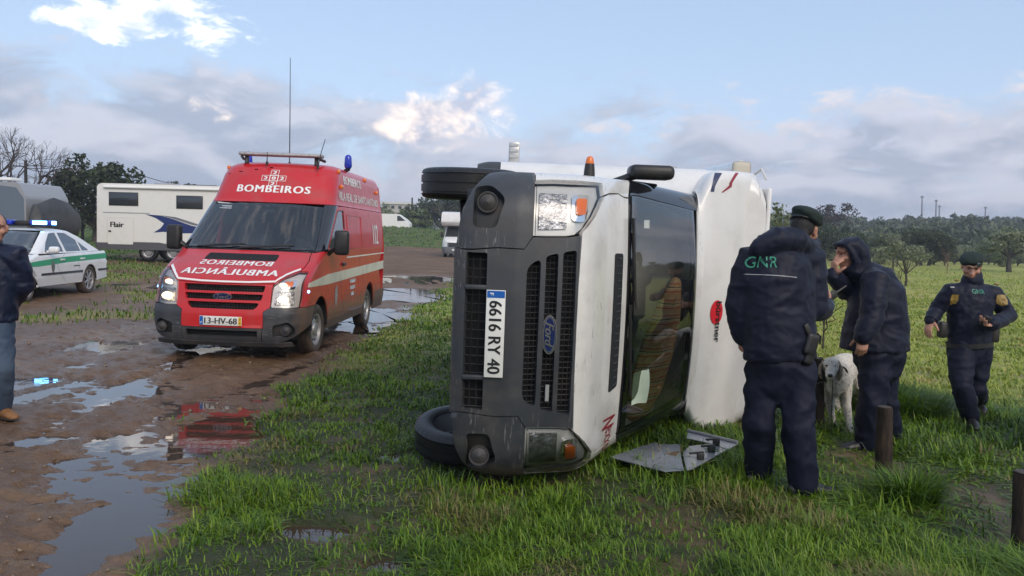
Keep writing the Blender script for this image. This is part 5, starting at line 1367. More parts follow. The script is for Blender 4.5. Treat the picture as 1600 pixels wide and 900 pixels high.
def build_flair():
    # right flank towards the camera: local x from its rear (image left) to its nose
    p = at(172, 397, 32.5); zg = gz(p.x + 1.5, 32.5)
    mw = Matrix.Translation((p.x, 32.5, zg)) @ Matrix.Rotation(math.radians(3.0), 4, 'Z')
    root = box_camper('motorhome', 'long cream motorhome with blue swoosh and twin rear wheels', mw, 8.2, 2.3, .50, 2.98, mCREAM)
    hw = 1.15
    mb = MB()
    def flank(nm, poly, mat, o=.006):
        m2 = MB(); m2.prism([(a, b) for a, b in poly], Matrix(((1, 0, 0, 0), (0, 0, -1, -hw - o), (0, 1, 0, 0), (0, 0, 0, 1))), .004); return m2.build(nm, mat, root)
    flank('skirt', [(0.0, .44), (8.2, .44), (8.2, .70), (2.6, .70), (2.35, .74), (1.25, .74), (1.0, .70), (0, .70)], mk('skirt_grey', (.09, .09, .10), .5), .012)
    flank('locker_door', rp([(.38, .60), (1.42, .60), (1.42, 1.68), (.38, 1.68)], .06), mk('cream_locker_panel', (.66, .64, .585), .42), .008)
    flank('locker_seam', rp([(.42, .64), (1.38, .64), (1.38, 1.64), (.42, 1.64)], .05), mCREAM, .013)
    flank('thin_line', [(.25, 1.84), (2.0, 1.84), (2.0, 1.875), (.25, 1.875)], mLGREY)
    sw = [(1.85, 1.82), (2.4, 1.79), (2.9, 1.66), (3.6, 1.42), (4.4, 1.28), (6.4, 1.22), (4.4, 1.16), (3.3, 1.12), (2.5, 1.16), (2.15, 1.12), (2.42, 1.30), (2.55, 1.48), (2.25, 1.68)]
    flank('swoosh_blue', sw, mk('swoosh_blue', (.02, .035, .14), .35)); flank('swoosh_grey', [(2.4, 1.80), (3.0, 1.74), (3.8, 1.50), (4.6, 1.33), (6.4, 1.25), (4.4, 1.31), (3.6, 1.46), (2.9, 1.68)], mk('swoosh_grey', (.16, .17, .19), .4), .009)
    for (a, b, c, d) in ((.50, 1.55, 2.16, 2.62), (3.05, 4.0, 2.10, 2.55), (5.2, 6.3, 2.0, 2.5)): side_win(root, a, b, c, d, -hw - .01)
    m2 = MB(); m2.tube([(.3, -hw - .05, 2.84), (6.0, -hw - .05, 2.84)], .055, 10); m2.build('awning_box', mWTXT, root)
    m2 = MB(); m2.box((2.2, .1, 3.04), (.75, .75, .10), bevel=.03); m2.build('roof_hatch', mLGREY, root)
    m2 = MB(); m2.box((3.6, .1, 3.03), (1.3, .7, .05), bevel=.02); m2.build('solar_panel', mBLK, root)
    for xx in (1.92, 2.86):
        w = wheel(root, (xx, -1.0, .36), -1, R=.36, W=.22, groove=False); 
        wheel(root, (xx, 1.0, .36), 1, R=.36, W=.22, groove=False)
    wheel(root, (7.0, -1.0, .36), -1, R=.36, W=.22, groove=False); wheel(root, (7.0, 1.0, .36), 1, R=.36, W=.22, groove=False)
    m2 = MB(); m2.box((4.0, 0, .50), (7.6, 2.0, .1)); m2.build('underbody', mHOLE, root)
    m2 = MB(); m2.box((8.19, 0, 1.9), (.03, 1.9, .9), rot=Matrix.Rotation(-.2, 3, 'Y')); m2.build('windscreen', mDARKW, root)
    m2 = MB(); m2.box((-.02, 0, .62), (.12, 2.26, .24), bevel=.04); m2.build('rear_bumper', mk('skirt_grey', (.09, .09, .10), .5), root)
    flat_text('model_lettering', mINK, root, 'Flair', frame((.78, -hw - .022, 1.40), (1, 0, 0), (0, 0, 1)), (.52, .20), bold=.02)
    m2 = MB(); m2.box((.50, -hw - .02, 1.14), (.10, .02, .06)); m2.build('lock', mBLK, root)
build_flair()
def build_grey_camper():
    p = at(-250, 397, 27.0); zg = gz(p.x + 4, 27.0) - .05
    mw = Matrix.Translation((p.x, 27.0, zg)) @ Matrix.Rotation(math.radians(-2.0), 4, 'Z')
    Lx = at(82, 330, 27.0).x - p.x
    root = box_camper('motorhome', 'grey motorhome with silver stripe decal parked behind the patrol car', mw, Lx, 2.3, .45, 2.62, mLGREY, .08)
    hw = 1.15
    def flank(nm, poly, mat, o=.006):
        m2 = MB(); m2.prism(poly, Matrix(((1, 0, 0, 0), (0, 0, -1, -hw - o), (0, 1, 0, 0), (0, 0, 0, 1))), .004); return m2.build(nm, mat, root)
    mS = mk('silver_decal', (.50, .51, .52), .4)
    for k, o in enumerate((0, .42)):
        flank('silver_stroke', [(Lx - 3.0 + o, 1.1), (Lx - 2.2 + o, 2.0), (Lx - 1.7 + o, 2.25), (Lx - 1.5 + o, 2.27), (Lx - 2.0 + o, 2.05), (Lx - 2.85 + o, 1.1)], mS)
    for k in range(3): flank('silver_rung', [(Lx - 2.55 + .25 * k, 1.52 + .22 * k), (Lx - 2.1 + .25 * k, 1.52 + .22 * k), (Lx - 2.07 + .25 * k, 1.60 + .22 * k), (Lx - 2.50 + .25 * k, 1.60 + .22 * k)], mS, .009)
    flank('rear_band', [(Lx - 1.02, .5), (Lx - .96, .5), (Lx - .96, 2.62), (Lx - 1.02, 2.62)], mS); flank('lower_band', [(.2, .46), (Lx, .46), (Lx, .75), (.2, .75)], mS, .007)
    flank('rear_panel', [(Lx - .95, .76), (Lx - .03, .76), (Lx - .06, 2.1), (Lx - .3, 2.45), (Lx - .95, 2.52)], mk('blue_grey_panel', (.12, .15, .19), .35), .008)
    m2 = MB(); m2.tube([(.5, 0, 2.74), (2.6, 0, 2.80), (3.2, 0, 2.74)], [(.6, .04), (.7, .06), (.4, .03)], 12, ref=(0, 1, 0)); m2.build('roof_fairing', mWTXT, root)
    m2 = MB(); m2.box((Lx - 1.35, 0, 2.76), (.6, .6, .10), bevel=.03); m2.build('roof_hatch', mWTXT, root)
    for xx in (1.3, Lx - 2.0):
        wheel(root, (xx, -1.0, .36), -1, R=.36, W=.22, groove=False); wheel(root, (xx, 1.0, .36), 1, R=.36, W=.22, groove=False)
    m2 = MB(); m2.box((Lx / 2, 0, .46), (Lx - .6, 2.0, .1)); m2.build('underbody', mHOLE, root)
    side_win(root, 1.2, 2.3, 1.6, 2.2, -hw - .01)
    # cover over the bicycles on its tail rack
    mb = MB(); rs = random.Random(4)
    mb.tube([(Lx + .30, -.95, 1.45), (Lx + .32, -.3, 1.52), (Lx + .30, .5, 1.42), (Lx + .30, .95, 1.38)], [(.22, .52), (.25, .62), (.24, .58), (.18, .48)], 14, ref=(1, 0, 0), round_end=3)
    for i, v in enumerate(mb.v):
        q = mnoise.noise(Vector(v) * 2.7) * .16 + mnoise.noise(Vector(v) * 6) * .10; mb.v[i] = (v[0] + q * .6, v[1] - q, v[2] + q * .6)
    tag(mb.build('bicycle_cover', mk('dark_cover_cloth', (.030, .032, .038), .55, col2=(.065, .066, .07), vscale=3, bump=.4, bscale=9), None, mw=mw), 'crumpled black cover over bicycles on the tail of the grey motorhome', 'cover')
    m2 = MB(); m2.box((Lx + .2, 0, .85), (.5, 1.8, .05)); m2.tube([(Lx + .3, -.8, .85), (Lx + .3, -.8, 1.9)], .02, 6); m2.tube([(Lx + .3, .8, .85), (Lx + .3, .8, 1.9)], .02, 6); m2.build('tail_rack', mDST, root)
build_grey_camper()
def build_alcove():
    p = at(712, 398, 54.0); zg = gz(p.x, 55)
    root = thing('motorhome', 'small white alcove motorhome parked at the far edge of the mud', 'motorhome', mw=up_matrix(p.x, 54.0, zg, -.06))
    sk = Skin(VAN_FRONT + [(2.1, 1.76, .14, .14)], VAN_WIDTH + [(2.10, .86)], center=(2.4, 0, .85))
    hood = [(0, .972), (.600, .985), (.655, 1.03), (.78, 1.112), (.836, 1.140), (.858, 1.26), (.835, 1.352), (0, 1.364)]
    panel('bonnet', mWTXT, root, sk, Y(hood + [(-a, b) for a, b in reversed(hood) if a > 0]), depth=.03)
    panel('bumper', mk('pale_grey_bumper', (.13, .135, .14), .5), root, sk, [('v', -2.3, .24), ('v', 2.3, .24), ('v', 2.3, .55), ('v', 1.6, .69), ('y', .58, .70), ('y', .592, .975), ('y', -.592, .975), ('y', -.58, .70), ('v', -1.6, .69), ('v', -2.3, .55)], depth=.03)
    panel('grille', mBLK, root, sk, Y([(-.5, .68), (.5, .68), (.5, .95), (-.5, .95)]), off=.01, depth=.01)
    panel('windscreen', mDARKW, root, sk, [('v', -1.3, 1.39), ('v', 1.3, 1.39), ('v', 1.3, 2.0), ('v', -1.3, 2.0)], depth=.01)
    for sg in (1, -1):
        m_ = (lambda q: q) if sg > 0 else mir
        panel('headlight', mLAMP, root, sk, m_([('y', .588, .702), ('y', .602, .955), ('y', .77, 1.10), ('v', 1.62, 1.12), ('v', 1.62, .70)]), off=.004, depth=.01)
        panel('cab_side', mWTXT, root, sk, m_([('v', 1.62, .70), ('v', 1.64, 1.13), ('y', .86, 1.2), ('v', 1.4, 1.38), ('v', 1.3, 2.05)] + X(1, [(2.6, 2.05), (2.6, .40), (1.42, .40), (1.40, .6), (.98, .80), (.58, .6)])), off=-.002, depth=.02)
        panel('door_window', mDARKW, root, sk, m_(X(1, [(1.36, 1.425), (1.86, 1.945), (2.30, 1.955), (2.30, 1.425)])), off=.004, depth=.005)
        mb = MB(); mb.box((1.30, sg * 1.14, 1.50), (.13, .2, .36), bevel=.04); mb.tube([(1.3, sg * .93, 1.4), (1.3, sg * 1.1, 1.45)], .03, 6); mb.build('door_mirror', mBLK, root)
        wheel(root, (.98, sg * .84, .335), sg, groove=False); wheel(root, (4.3, sg * .90, .335), sg, groove=False)
    mb = MB(); prof = rp([(2.5, .45), (2.5, 2.06), (1.0, 2.10), (.72, 2.35), (.95, 2.98), (1.5, 3.06), (6.2, 3.06), (6.2, .45)], .10, 4); n = len(prof)
    tri = tessellate_polygon([[Vector((a, b, 0)) for a, b in prof]])
    for yy in (-1.12, 1.12): mb.add([(a, yy, b) for a, b in prof], [], False)
    mb.f += [list(t) for t in tri] + [[i + n for i in t] for t in tri]; mb.sm += [False] * (2 * len(tri))
    for i in range(n): mb.f.append([i, (i + 1) % n, (i + 1) % n + n, i + n]); mb.sm.append(True)
    mb.build('body_shell', mBODY, root)
    mb = MB(); mb.box((2.0, 0, .40), (3, 1.7, .1)); mb.build('underbody', mHOLE, root)
    mb = MB(); mb.box((-.012, 0, .5), (.01, .52, .11)); mb.build('number_plate', mPLATE, root)
build_alcove()

# ================================================================== people and the dog
from mathutils.bvhtree import BVHTree
def remesh(mb, voxel, smooth=4, amp=0.0, scale=9.0, seed=0, stretch=(1, 1, 1), fine=0.0, maskfn=None):
    """fuse overlapping closed shapes into one continuous skin, then fold it like cloth"""
    me = bpy.data.meshes.new('tmp'); me.from_pydata([tuple(v) for v in mb.v], [], mb.f)
    bm = bmesh.new(); bm.from_mesh(me); bmesh.ops.recalc_face_normals(bm, faces=bm.faces); bm.to_mesh(me); bm.free()
    o = bpy.data.objects.new('tmp', me); COL.objects.link(o)
    m = o.modifiers.new('r', 'REMESH'); m.mode = 'VOXEL'; m.voxel_size = voxel
    if smooth: s_ = o.modifiers.new('s', 'SMOOTH'); s_.iterations = smooth; s_.factor = .5
    dg = bpy.context.evaluated_depsgraph_get(); dg.update()
    out = bpy.data.meshes.new_from_object(o.evaluated_get(dg))
    bpy.data.objects.remove(o); bpy.data.meshes.remove(me)
    if amp > 0 or fine > 0:
        n = len(out.vertices); co = np.zeros(n * 3, np.float32); out.vertices.foreach_get('co', co); co = co.reshape(-1, 3)
        nr = np.zeros(n * 3, np.float32); out.vertices.foreach_get('normal', nr); nr = nr.reshape(-1, 3)
        off = Vector((seed * 3.1, seed * 1.7, seed * 2.3))
        d = np.zeros(n)
        for i in range(n):
            p = Vector((co[i, 0] * stretch[0], co[i, 1] * stretch[1], co[i, 2] * stretch[2]))
            warp = mnoise.noise(p * scale * .45 + off) * .8
            q = p * scale + off + Vector((warp, warp * .7, -warp))
            a = mnoise.noise(q)
            v = (0.55 - 1.6 * abs(a)) * amp
            if fine: v += (0.4 - abs(mnoise.noise(q * 2.7))) * fine
            if maskfn: v *= maskfn(co[i])
            d[i] = v
        co = co + nr * d[:, None]
        out.vertices.foreach_set('co', co.astype(np.float32).ravel()); out.update()
    out.polygons.foreach_set('use_smooth', np.ones(len(out.polygons), dtype=bool))
    return out
def put(name, me, mat, parent=None):
    me.name = name; me.materials.clear(); me.materials.append(mat)
    o = bpy.data.objects.new(name, me); COL.objects.link(o)
    if parent is not None: o.parent = parent; o.matrix_parent_inverse = Matrix.Translation(-parent.location) if False else Matrix.Identity(4)
    return o
def bvh_of(o): return BVHTree.FromPolygons([v.co.copy() for v in o.data.vertices], [list(p.vertices) for p in o.data.polygons])
def wrap_print(name, mat, parent, obj, polys, faces, M, off=.004):
    """flat print laid onto a garment: points of the XY plane of M thrown along -Z onto the cloth"""
    bv = bvh_of(obj); d = -(M.to_3x3() @ Vector((0, 0, 1))); vs = []
    for (x, y) in polys:
        o = M @ Vector((x, y, .25)); h = bv.ray_cast(o, d)
        p = h[0] if h[0] is not None else M @ Vector((x, y, 0))
        vs.append(p - d * off)
    mb = MB(); mb.add(vs, faces, False); return mb.build(name, mat, parent, angle=0, recalc=False)
def wrap_text(name, mat, parent, obj, txt, M, size, bold=0.0, off=.004):
    vs, fs = text_geo(txt, bold)
    return wrap_print(name, mat, parent, obj, [(u * size[0], w * size[1]) for u, w, l in vs], fs, M, off)
def wrap_patch(name, mat, parent, obj, poly, M, off=.004, n=6):
    xs = [p[0] for p in poly]; ys = [p[1] for p in poly]
    bm = bmesh.new(); f = bm.faces.new([bm.verts.new((p[0], p[1], 0)) for p in poly]); bmesh.ops.triangulate(bm, faces=[f])
    for ax, (lo, hi) in enumerate(((min(xs), max(xs)), (min(ys), max(ys)))):
        for k in range(1, n):
            co = [0, 0, 0]; no = [0, 0, 0]; co[ax] = lo + (hi - lo) * k / n; no[ax] = 1
            bmesh.ops.bisect_plane(bm, geom=bm.verts[:] + bm.edges[:] + bm.faces[:], plane_co=co, plane_no=no)
    bm.verts.index_update(); vs = [(v.co.x, v.co.y) for v in bm.verts]; fs = [[v.index for v in f.verts] for f in bm.faces]; bm.free()
    return wrap_print(name, mat, parent, obj, vs, fs, M, off)

mSKIN = mk('skin', (.46, .25, .17), .55, col2=(.38, .17, .115), vscale=22, bump=.05, bscale=120)
mHAIR = mk('black_hair', (.012, .010, .009), .6, bump=.6, bscale=160)
mNAVY = mk('navy_rain_jacket', (.0055, .0080, .0230), .58, spec=.25, var=.15, vscale=6, bump=.25, bscale=28, sheen=.05)
mNAVY2 = mk('navy_duty_trousers', (.0075, .0095, .0240), .66, spec=.22, var=.15, vscale=5, bump=.25, bscale=24)
mNAVY3 = mk('blue_quilted_jacket', (.009, .015, .042), .52, spec=.35, var=.4, vscale=6, bump=.25, bscale=20)
mJEAN = mk('blue_denim', (.030, .052, .098), .8, col2=(.070, .105, .155), vscale=5, bump=.2, bscale=200)
mBOOT = mk('black_leather', (.011, .011, .012), .42, bump=.2, bscale=40, dirt=.25)
mTAN = mk('tan_leather', (.28, .125, .040), .65, var=.35, vscale=12, dirt=.2)
mBERET = mk('dark_green_felt', (.009, .020, .016), .85, bump=.3, bscale=120)
mGTXT = mk('green_lettering', (.05, .30, .20), .5)
mGOLD = mk('gold_emblem', (.40, .27, .07), .45, col2=(.14, .085, .02), vscale=60)
mSILV = mk('silver_print', (.42, .43, .44), .4)

def limb(mb, pts, rad, n=14, ref=None): mb.tube(pts, rad, n, ref=ref, round_end=4)
def hand(mb, w, d, palm, thumb, curl=.5, size=1.0, spread=.5):
    """w wrist, d direction of fingers, palm = direction the palm faces, thumb = side of the thumb"""
    d = Vector(d).normalized(); palm = Vector(palm); palm = (palm - d * palm.dot(d)).normalized(); t = Vector(thumb); t = (t - d * t.dot(d) - palm * t.dot(palm)).normalized()
    s = size
    mb.tube([w - d * .03 * s, w + d * .01 * s, w + d * .045 * s, w + d * .085 * s], [(.026 * s, .020 * s), (.029 * s, .019 * s), (.041 * s, .017 * s), (.040 * s, .014 * s)], 12, ref=t, round_end=3)
    for k, (o, L, r) in enumerate(((.029, .074, .0092), (.010, .084, .0096), (-.010, .078, .0092), (-.028, .060, .0082))):
        p = w + d * (.082 - .004 * abs(k - 1.2)) * s + t * o * s; dd = (d + t * o * spread * 4).normalized(); pts = [p - dd * .02 * s, p]; rr = [r * s * 1.1, r * s * 1.1]
        for j, f in enumerate((.44, .32, .24)):
            a = curl * (.7, 1.0, .8)[j]
            dd = (dd * math.cos(a) + palm * math.sin(a)).normalized(); p = p + dd * L * f * s; pts.append(p); rr.append(r * s * (1 - .07 * (j + 1)))
        mb.tube(pts, rr, 9, round_end=3)
    p = w + d * .018 * s + t * .026 * s; dd = (d * .62 + t * .70 + palm * .25).normalized(); pts = [p - dd * .01 * s, p + dd * .032 * s]
    d2 = (dd + d * .5 + palm * curl * .7).normalized(); pts.append(pts[-1] + d2 * .030 * s); d3 = (d2 + palm * curl * .6 - t * .15).normalized(); pts.append(pts[-1] + d3 * .024 * s)
    mb.tube(pts, [.0135 * s, .0125 * s, .0110 * s, .0095 * s], 9, round_end=3)
def head(mb, c, f, u, s=1.0):
    """c centre of the head, f facing, u up"""
    f = Vector(f).normalized(); u = Vector(u); u = (u - f * u.dot(f)).normalized(); r = f.cross(u)
    R = Matrix((r, f, u)).transposed()
    P = lambda a, b, h: c + (r * a + f * b + u * h) * s
    S = lambda *k: tuple(q * s for q in k)
    mb.ell(P(0, -.012, .030), S(.074, .094, .088), R); mb.ell(P(0, .016, -.020), S(.066, .072, .082), R)
    mb.ell(P(0, .030, -.068), S(.050, .052, .045), R); mb.ell(P(0, .068, -.090), S(.024, .020, .018), R)          # jaw, chin
    mb.tube([P(0, .080, .028), P(0, .098, .000), P(0, .112, -.022)], [.010 * s, .013 * s, .017 * s], 8, round_end=3)    # nose
    for q in (-1, 1):
        mb.ell(P(.014 * q, .096, -.024), S(.011, .012, .009), R); mb.ell(P(.046 * q, .050, -.018), S(.026, .030, .024), R)  # nostril wing, cheek
        mb.tube([P(.012 * q, .086, .036), P(.036 * q, .080, .040), P(.058 * q, .056, .032)], [.010 * s, .011 * s, .008 * s], 8, round_end=2)  # brow
        mb.ell(P(.076 * q, -.008, -.005), S(.010, .020, .032), R); mb.ell(P(.081 * q, -.016, .010), S(.008, .014, .016), R)  # ear
    mb.tube([P(-.024, .078, -.056), P(0, .092, -.053), P(.024, .078, -.056)], [.006 * s, .009 * s, .006 * s], 8, round_end=2)
    mb.tube([P(-.020, .078, -.066), P(0, .089, -.067), P(.020, .078, -.066)], [.006 * s, .0085 * s, .006 * s], 8, round_end=2)
    return P, R
def face_bits(P, R, parent, s=1.0):
    mE = mk('eye_dark', (.03, .022, .018), .3)
    for q in (-1, 1):
        mb = MB(); mb.ell(P(.031 * q, .0735, .014), (.012 * s, .006 * s, .0055 * s), R, 10, 6); mb.build('eye', mE, parent)
        mb = MB(); mb.tube([P(.013 * q, .0925, .034), P(.034 * q, .0890, .042), P(.056 * q, .0640, .036)], [.0035 * s, .0045 * s, .003 * s], 6, round_end=2); mb.build('eyebrow', mHAIR, parent)
    mb = MB(); mb.tube([P(-.022, .0835, -.0605), P(0, .0975, -.0600), P(.022, .0835, -.0605)], [.002 * s, .0030 * s, .002 * s], 6); mb.build('mouth', mk('lips', (.24, .085, .065), .5), parent)
def beret(P, R, parent, s=1.0, tilt=1, badge=False, lift=.0):
    mb = MB()
    mb.tube([P(0, -.020, .052 + lift), P(0, -.018, .078 + lift)], [(.082 * s, .100 * s), (.083 * s, .101 * s)], 24, ref=R @ Vector((1, 0, 0)))
    mb.ell(P(.012 * tilt, -.022, .092 + lift), (.098 * s, .116 * s, .044 * s), R @ Matrix.Rotation(math.radians(12 * tilt), 3, 'Y'))
    mb.ell(P(.060 * tilt, -.020, .066 + lift), (.048 * s, .092 * s, .032 * s), R @ Matrix.Rotation(math.radians(32 * tilt), 3, 'Y'))
    me = remesh(mb, .008, 4, amp=.004, scale=14, seed=3)
    b = put('beret', me, mBERET, parent)
    band = MB(); band.tube([P(0, -.020, .046 + lift), P(0, -.019, .058 + lift)], [(.0845 * s, .1025 * s), (.0850 * s, .103 * s)], 28, ref=R @ Vector((1, 0, 0)), cap=False); band.build('band', mBOOT, b)
    if badge:
        c = P(-.030 * tilt, .086, .086 + lift); bd = MB(); f = (R @ Vector((-.25 * tilt, 1, .25))).normalized(); M = frame(c + f * .012, f.cross(R @ Vector((0, 0, 1))), R @ Vector((0, 0, 1)))
        bd.prism([(.019 * math.cos(2 * math.pi * k / 16), .020 * math.sin(2 * math.pi * k / 16)) for k in range(16)], M, .02); bd.build('beret_badge', mk('dull_silver', (.22, .23, .22), .4, metal=.6, col2=(.05, .05, .05), vscale=80), b)
    return b
def boot(name, parent, mat, ankle, toe_dir, L=.29, s=1.0, shaft=.16, gzv=None):
    """ankle joint position; sole on the ground below"""
    d = Vector(toe_dir); d.z = 0; d.normalize(); a = Vector(ankle); g = a.z - .085 * s if gzv is None else gzv
    side = Vector((-d.y, d.x, 0)); B = lambda k, h: Vector((a.x, a.y, g)) + d * k * s + Vector((0, 0, h * s))
    mb = MB()
    mb.tube([B(-.065, .045), B(.02, .055), B(.10, .045), B(.17, .036), B(.205, .030)], [(.038 * s, .045 * s), (.042 * s, .052 * s), (.047 * s, .042 * s), (.046 * s, .033 * s), (.034 * s, .026 * s)], 14, ref=side, round_end=4)
    mb.tube([B(-.025, .05), Vector((a.x, a.y, g + .10 * s)) - d * .015, a + Vector((0, 0, shaft))], [(.045 * s, .055 * s), (.046 * s, .050 * s), (.052 * s, .056 * s)], 14, ref=side, round_end=3)
    o = put(name, remesh(mb, .008, 3, amp=.003, scale=16), mat, parent)
    so = MB(); so.tube([B(-.10, .010), B(-.02, .010), B(.10, .010), B(.20, .012), B(.235, .016)], [(.030 * s, .012 * s), (.040 * s, .012 * s), (.048 * s, .012 * s), (.044 * s, .012 * s), (.022 * s, .009 * s)], 12, ref=side); so.build('sole', mk('rubber_sole', (.02, .018, .016), .7, dirt=.5), o)
    return o
def trousers(parent, mat, waist, hips, knees, ankles, lat, rw=(.165, .115), rh=.105, rk=.085, ra=.085, seed=1, amp=.012, voxel=.013):
    mb = MB(); lat = Vector(lat).normalized()
    mid = (Vector(hips[0]) + Vector(hips[1])) / 2
    mb.tube([waist, (Vector(waist) + mid) / 2, mid - Vector((0, 0, .05))], [rw, (rw[0] * 1.08, rw[1] * 1.12), (rw[0] * .92, rw[1] * 1.0)], 18, ref=lat, round_end=3)
    for h, k, a in zip(hips, knees, ankles):
        h, k, a = Vector(h), Vector(k), Vector(a)
        mb.tube([h + Vector((0, 0, .03)), (h * .5 + k * .5), k, (k * .55 + a * .45), (k * .15 + a * .85), a], [(rh, rh * 1.08), (rh * .95, rh * 1.02), (rk, rk * 1.08), (rk * .98, rk * 1.05), (ra, ra * 1.05), (ra * .98, ra * 1.04)], 18, ref=lat, round_end=2)
    zlow = min(k.z for k in map(Vector, ankles))
    return put('trousers', remesh(mb, voxel, 3, amp=amp, scale=5.2, seed=seed, stretch=(1.1, 1.1, 1.25), fine=.010, maskfn=lambda c: .35 + .65 * min(1.0, max(0.0, (c[2] - zlow - .02) / .10))), mat, parent)
def jacket(parent, mat, spine, srad, lat, arms, arad, collar=None, hood=None, seed=2, amp=.010, voxel=.012, name='jacket', extra=None):
    """spine: hem -> neck points with elliptical radii; arms: list of [shoulder, elbow, wrist]"""
    mb = MB(); lat = Vector(lat).normalized()
    mb.tube(spine, srad, 22, ref=lat)
    mb.ell(spine[-1], (srad[-1][0], srad[-1][1], .05))
    top = Vector(spine[-2])
    for (sh, el, wr), (r0, r1, r2) in zip(arms, arad):
        sh, el, wr = Vector(sh), Vector(el), Vector(wr)
        mb.tube([top * .55 + sh * .45, sh, sh * .55 + el * .45, el, el * .5 + wr * .5, wr], [(r0 * .9, r0), (r0 * 1.04, r0 * 1.06), (r0 * .95, r0), (r1, r1), (r1 * .92, r1 * .95), (r2, r2)], 16, round_end=3)
    if extra: extra(mb)
    return put(name, remesh(mb, voxel, 2, amp=amp, scale=6.0, seed=seed, stretch=(1, 1, 1.35), fine=.009), mat, parent)
def figure(name, label, base):
    """the person's root: the body mesh itself carries the label; garments are its children"""
    return label
def body_mesh(label, fn, voxel=.0065):
    mb = MB(); fn(mb); me = remesh(mb, voxel, 2)
    o = put('person', me, mSKIN); tag(o, label, 'person'); return o

# ------------------------------------------------------------------ officer seen from behind, radio in hand
def officer_back():
    D = 5.20
    A = lambda px, py, dy=0.0: at(px, py, D + dy)
    hips = [A(1192, 585, .05), A(1246, 585, -.03)]; knees = [A(1186, 660, .0), A(1246, 668, -.10)]
    fl, fr = on(1184, 755, .0), on(1254, 776, .0); ankles = [fl + Vector((0, 0, .085)), fr + Vector((0, 0, .085))]
    shL, shR = A(1174, 404, -.02), A(1266, 408, .10); elL, elR = A(1154, 476, .02), A(1272, 486, .08); wrL, wrR = A(1160, 524, .04), A(1290, 478, .26)
    neck = A(1240, 388, .06); hc = A(1256, 360, .10); face = Vector((.62, .78, -.22)); up = Vector((.10, .0, 1))
    lat = (shR - shL).normalized()
    hold = {}
    def bd(mb):
        P, R = head(mb, hc, face, up, 1.06); hold['P'], hold['R'] = P, R
        mb.tube([neck - Vector((0, 0, .10)), neck, hc - Vector((0, 0, .05))], [.06, .056, .055], 14, round_end=2)
        mb.tube([A(1222, 560), A(1222, 470), neck], [.08, .09, .055], 14, round_end=2)
        for s_, e_, w_ in ((shL, elL, wrL), (shR, elR, wrR)): mb.tube([neck, s_, e_, w_], [.04, .045, .038, .028], 10, round_end=2)
        for h_, k_, a_ in zip(hips, knees, ankles): mb.tube([A(1222, 570), h_, k_, a_], [.07, .06, .045, .04], 10, round_end=2)
        hand(mb, wrL, Vector((.10, .25, -1)), Vector((.8, .3, 0)), Vector((.3, 1, 0)), .75, 1.05)
        hand(mb, wrR, Vector((.25, .75, .55)), Vector((-.6, .1, .45)), Vector((-.3, .2, .8)), .9, 1.05)
    o = body_mesh('officer in navy rain jacket and beret seen from behind holding a radio', bd)
    P, R = hold['P'], hold['R']
    hb = MB(); hb.ell(P(0, -.030, .020), (.079, .086, .088), R); hb.ell(P(0, -.062, -.030), (.062, .046, .058), R); put('hair', remesh(hb, .008, 3, amp=.003, scale=40), mHAIR, o)
    beret(P, R, o, 1.06, tilt=1, lift=.005)
    trousers(o, mNAVY2, A(1222, 545), hips, knees, ankles, lat, rw=(.185, .138), rh=.108, rk=.094, ra=.090, seed=3, amp=.022)
    def hood(mb):
        mb.tube([A(1186, 388, -.12), A(1214, 372, -.10), A(1246, 377, -.04), A(1262, 386, .04)], [(.05, .06), (.085, .085), (.075, .075), (.05, .05)], 14, round_end=3)      # hood lying on the shoulders
        mb.tube([A(1228, 388, .02), A(1258, 382, .12), A(1272, 383, .20)], [(.085, .06), (.080, .060), (.045, .055)], 14, round_end=3)        # stand-up collar
    j = jacket(o, mNAVY, [A(1219, 560), A(1219, 535), A(1217, 480), A(1217, 435), A(1222, 405), A(1236, 385, .04)], [(.245, .165), (.245, .17), (.240, .165), (.245, .165), (.220, .140), (.10, .09)], lat,
               [[shL, elL, wrL], [shR, elR, wrR]], [(.098, .083, .062), (.100, .086, .058)], seed=5, extra=hood, amp=.014)
    M = frame(A(1193, 409, -.2), lat, Vector((0.02, 0, 1)))
    bk = lat.cross(Vector((0, 0, 1))); M = frame(A(1194, 409, -.16), lat, Vector((-.06, .10, 1)))
    wrap_text('lettering', mGTXT, j, j, 'GNR', M, (.165, .070))
    wrap_patch('reflective_piping', mSILV, j, j, [(-.10, -.074), (.20, -.096), (.20, -.092), (-.10, -.070)], M, n=10)
    cb = MB(); cb.tube([wrL * 1.0 + (wrL - elL).normalized() * -.03, wrL + (wrL - elL).normalized() * .012], [.066, .060], 16); cb.build('cuff', mNAVY, j); 
    cb = MB(); cb.tube([wrR + (wrR - elR).normalized() * -.03, wrR + (wrR - elR).normalized() * .012], [.063, .058], 16); cb.build('cuff', mk('wet_blue_cuff', (.030, .045, .095), .4), j)
    # belt, holster and pistol
    hb = MB(); c = A(1266, 538, -.13); u = Vector((0, 0, 1)); out = (lat * .95 - Vector((0, .25, 0))).normalized()
    hb.box(c, (.09, .14, .06), rot=frame((0, 0, 0), lat, u).to_3x3() @ Matrix.Rotation(-.25, 3, 'Z'), bevel=.018)
    hb.box(c - u * .07 + lat * -.006, (.07, .12, .05), rot=frame((0, 0, 0), lat, u).to_3x3() @ Matrix.Rotation(-.2, 3, 'Z'), bevel=.016)
    hs = put('holster', remesh(hb, .007, 2), mBOOT, o)
    pg = MB(); pg.box(c + u * .085 - lat * .025, (.035, .10, .035), rot=frame((0, 0, 0), lat, u).to_3x3() @ Matrix.Rotation(.5, 3, 'Z'), bevel=.008); pg.tube([c + u * .07 + lat * .045, c + u * .05 + lat * .075, c + u * .0 + lat * .07], .006, 6); pg.build('pistol_grip', mBLK, hs)
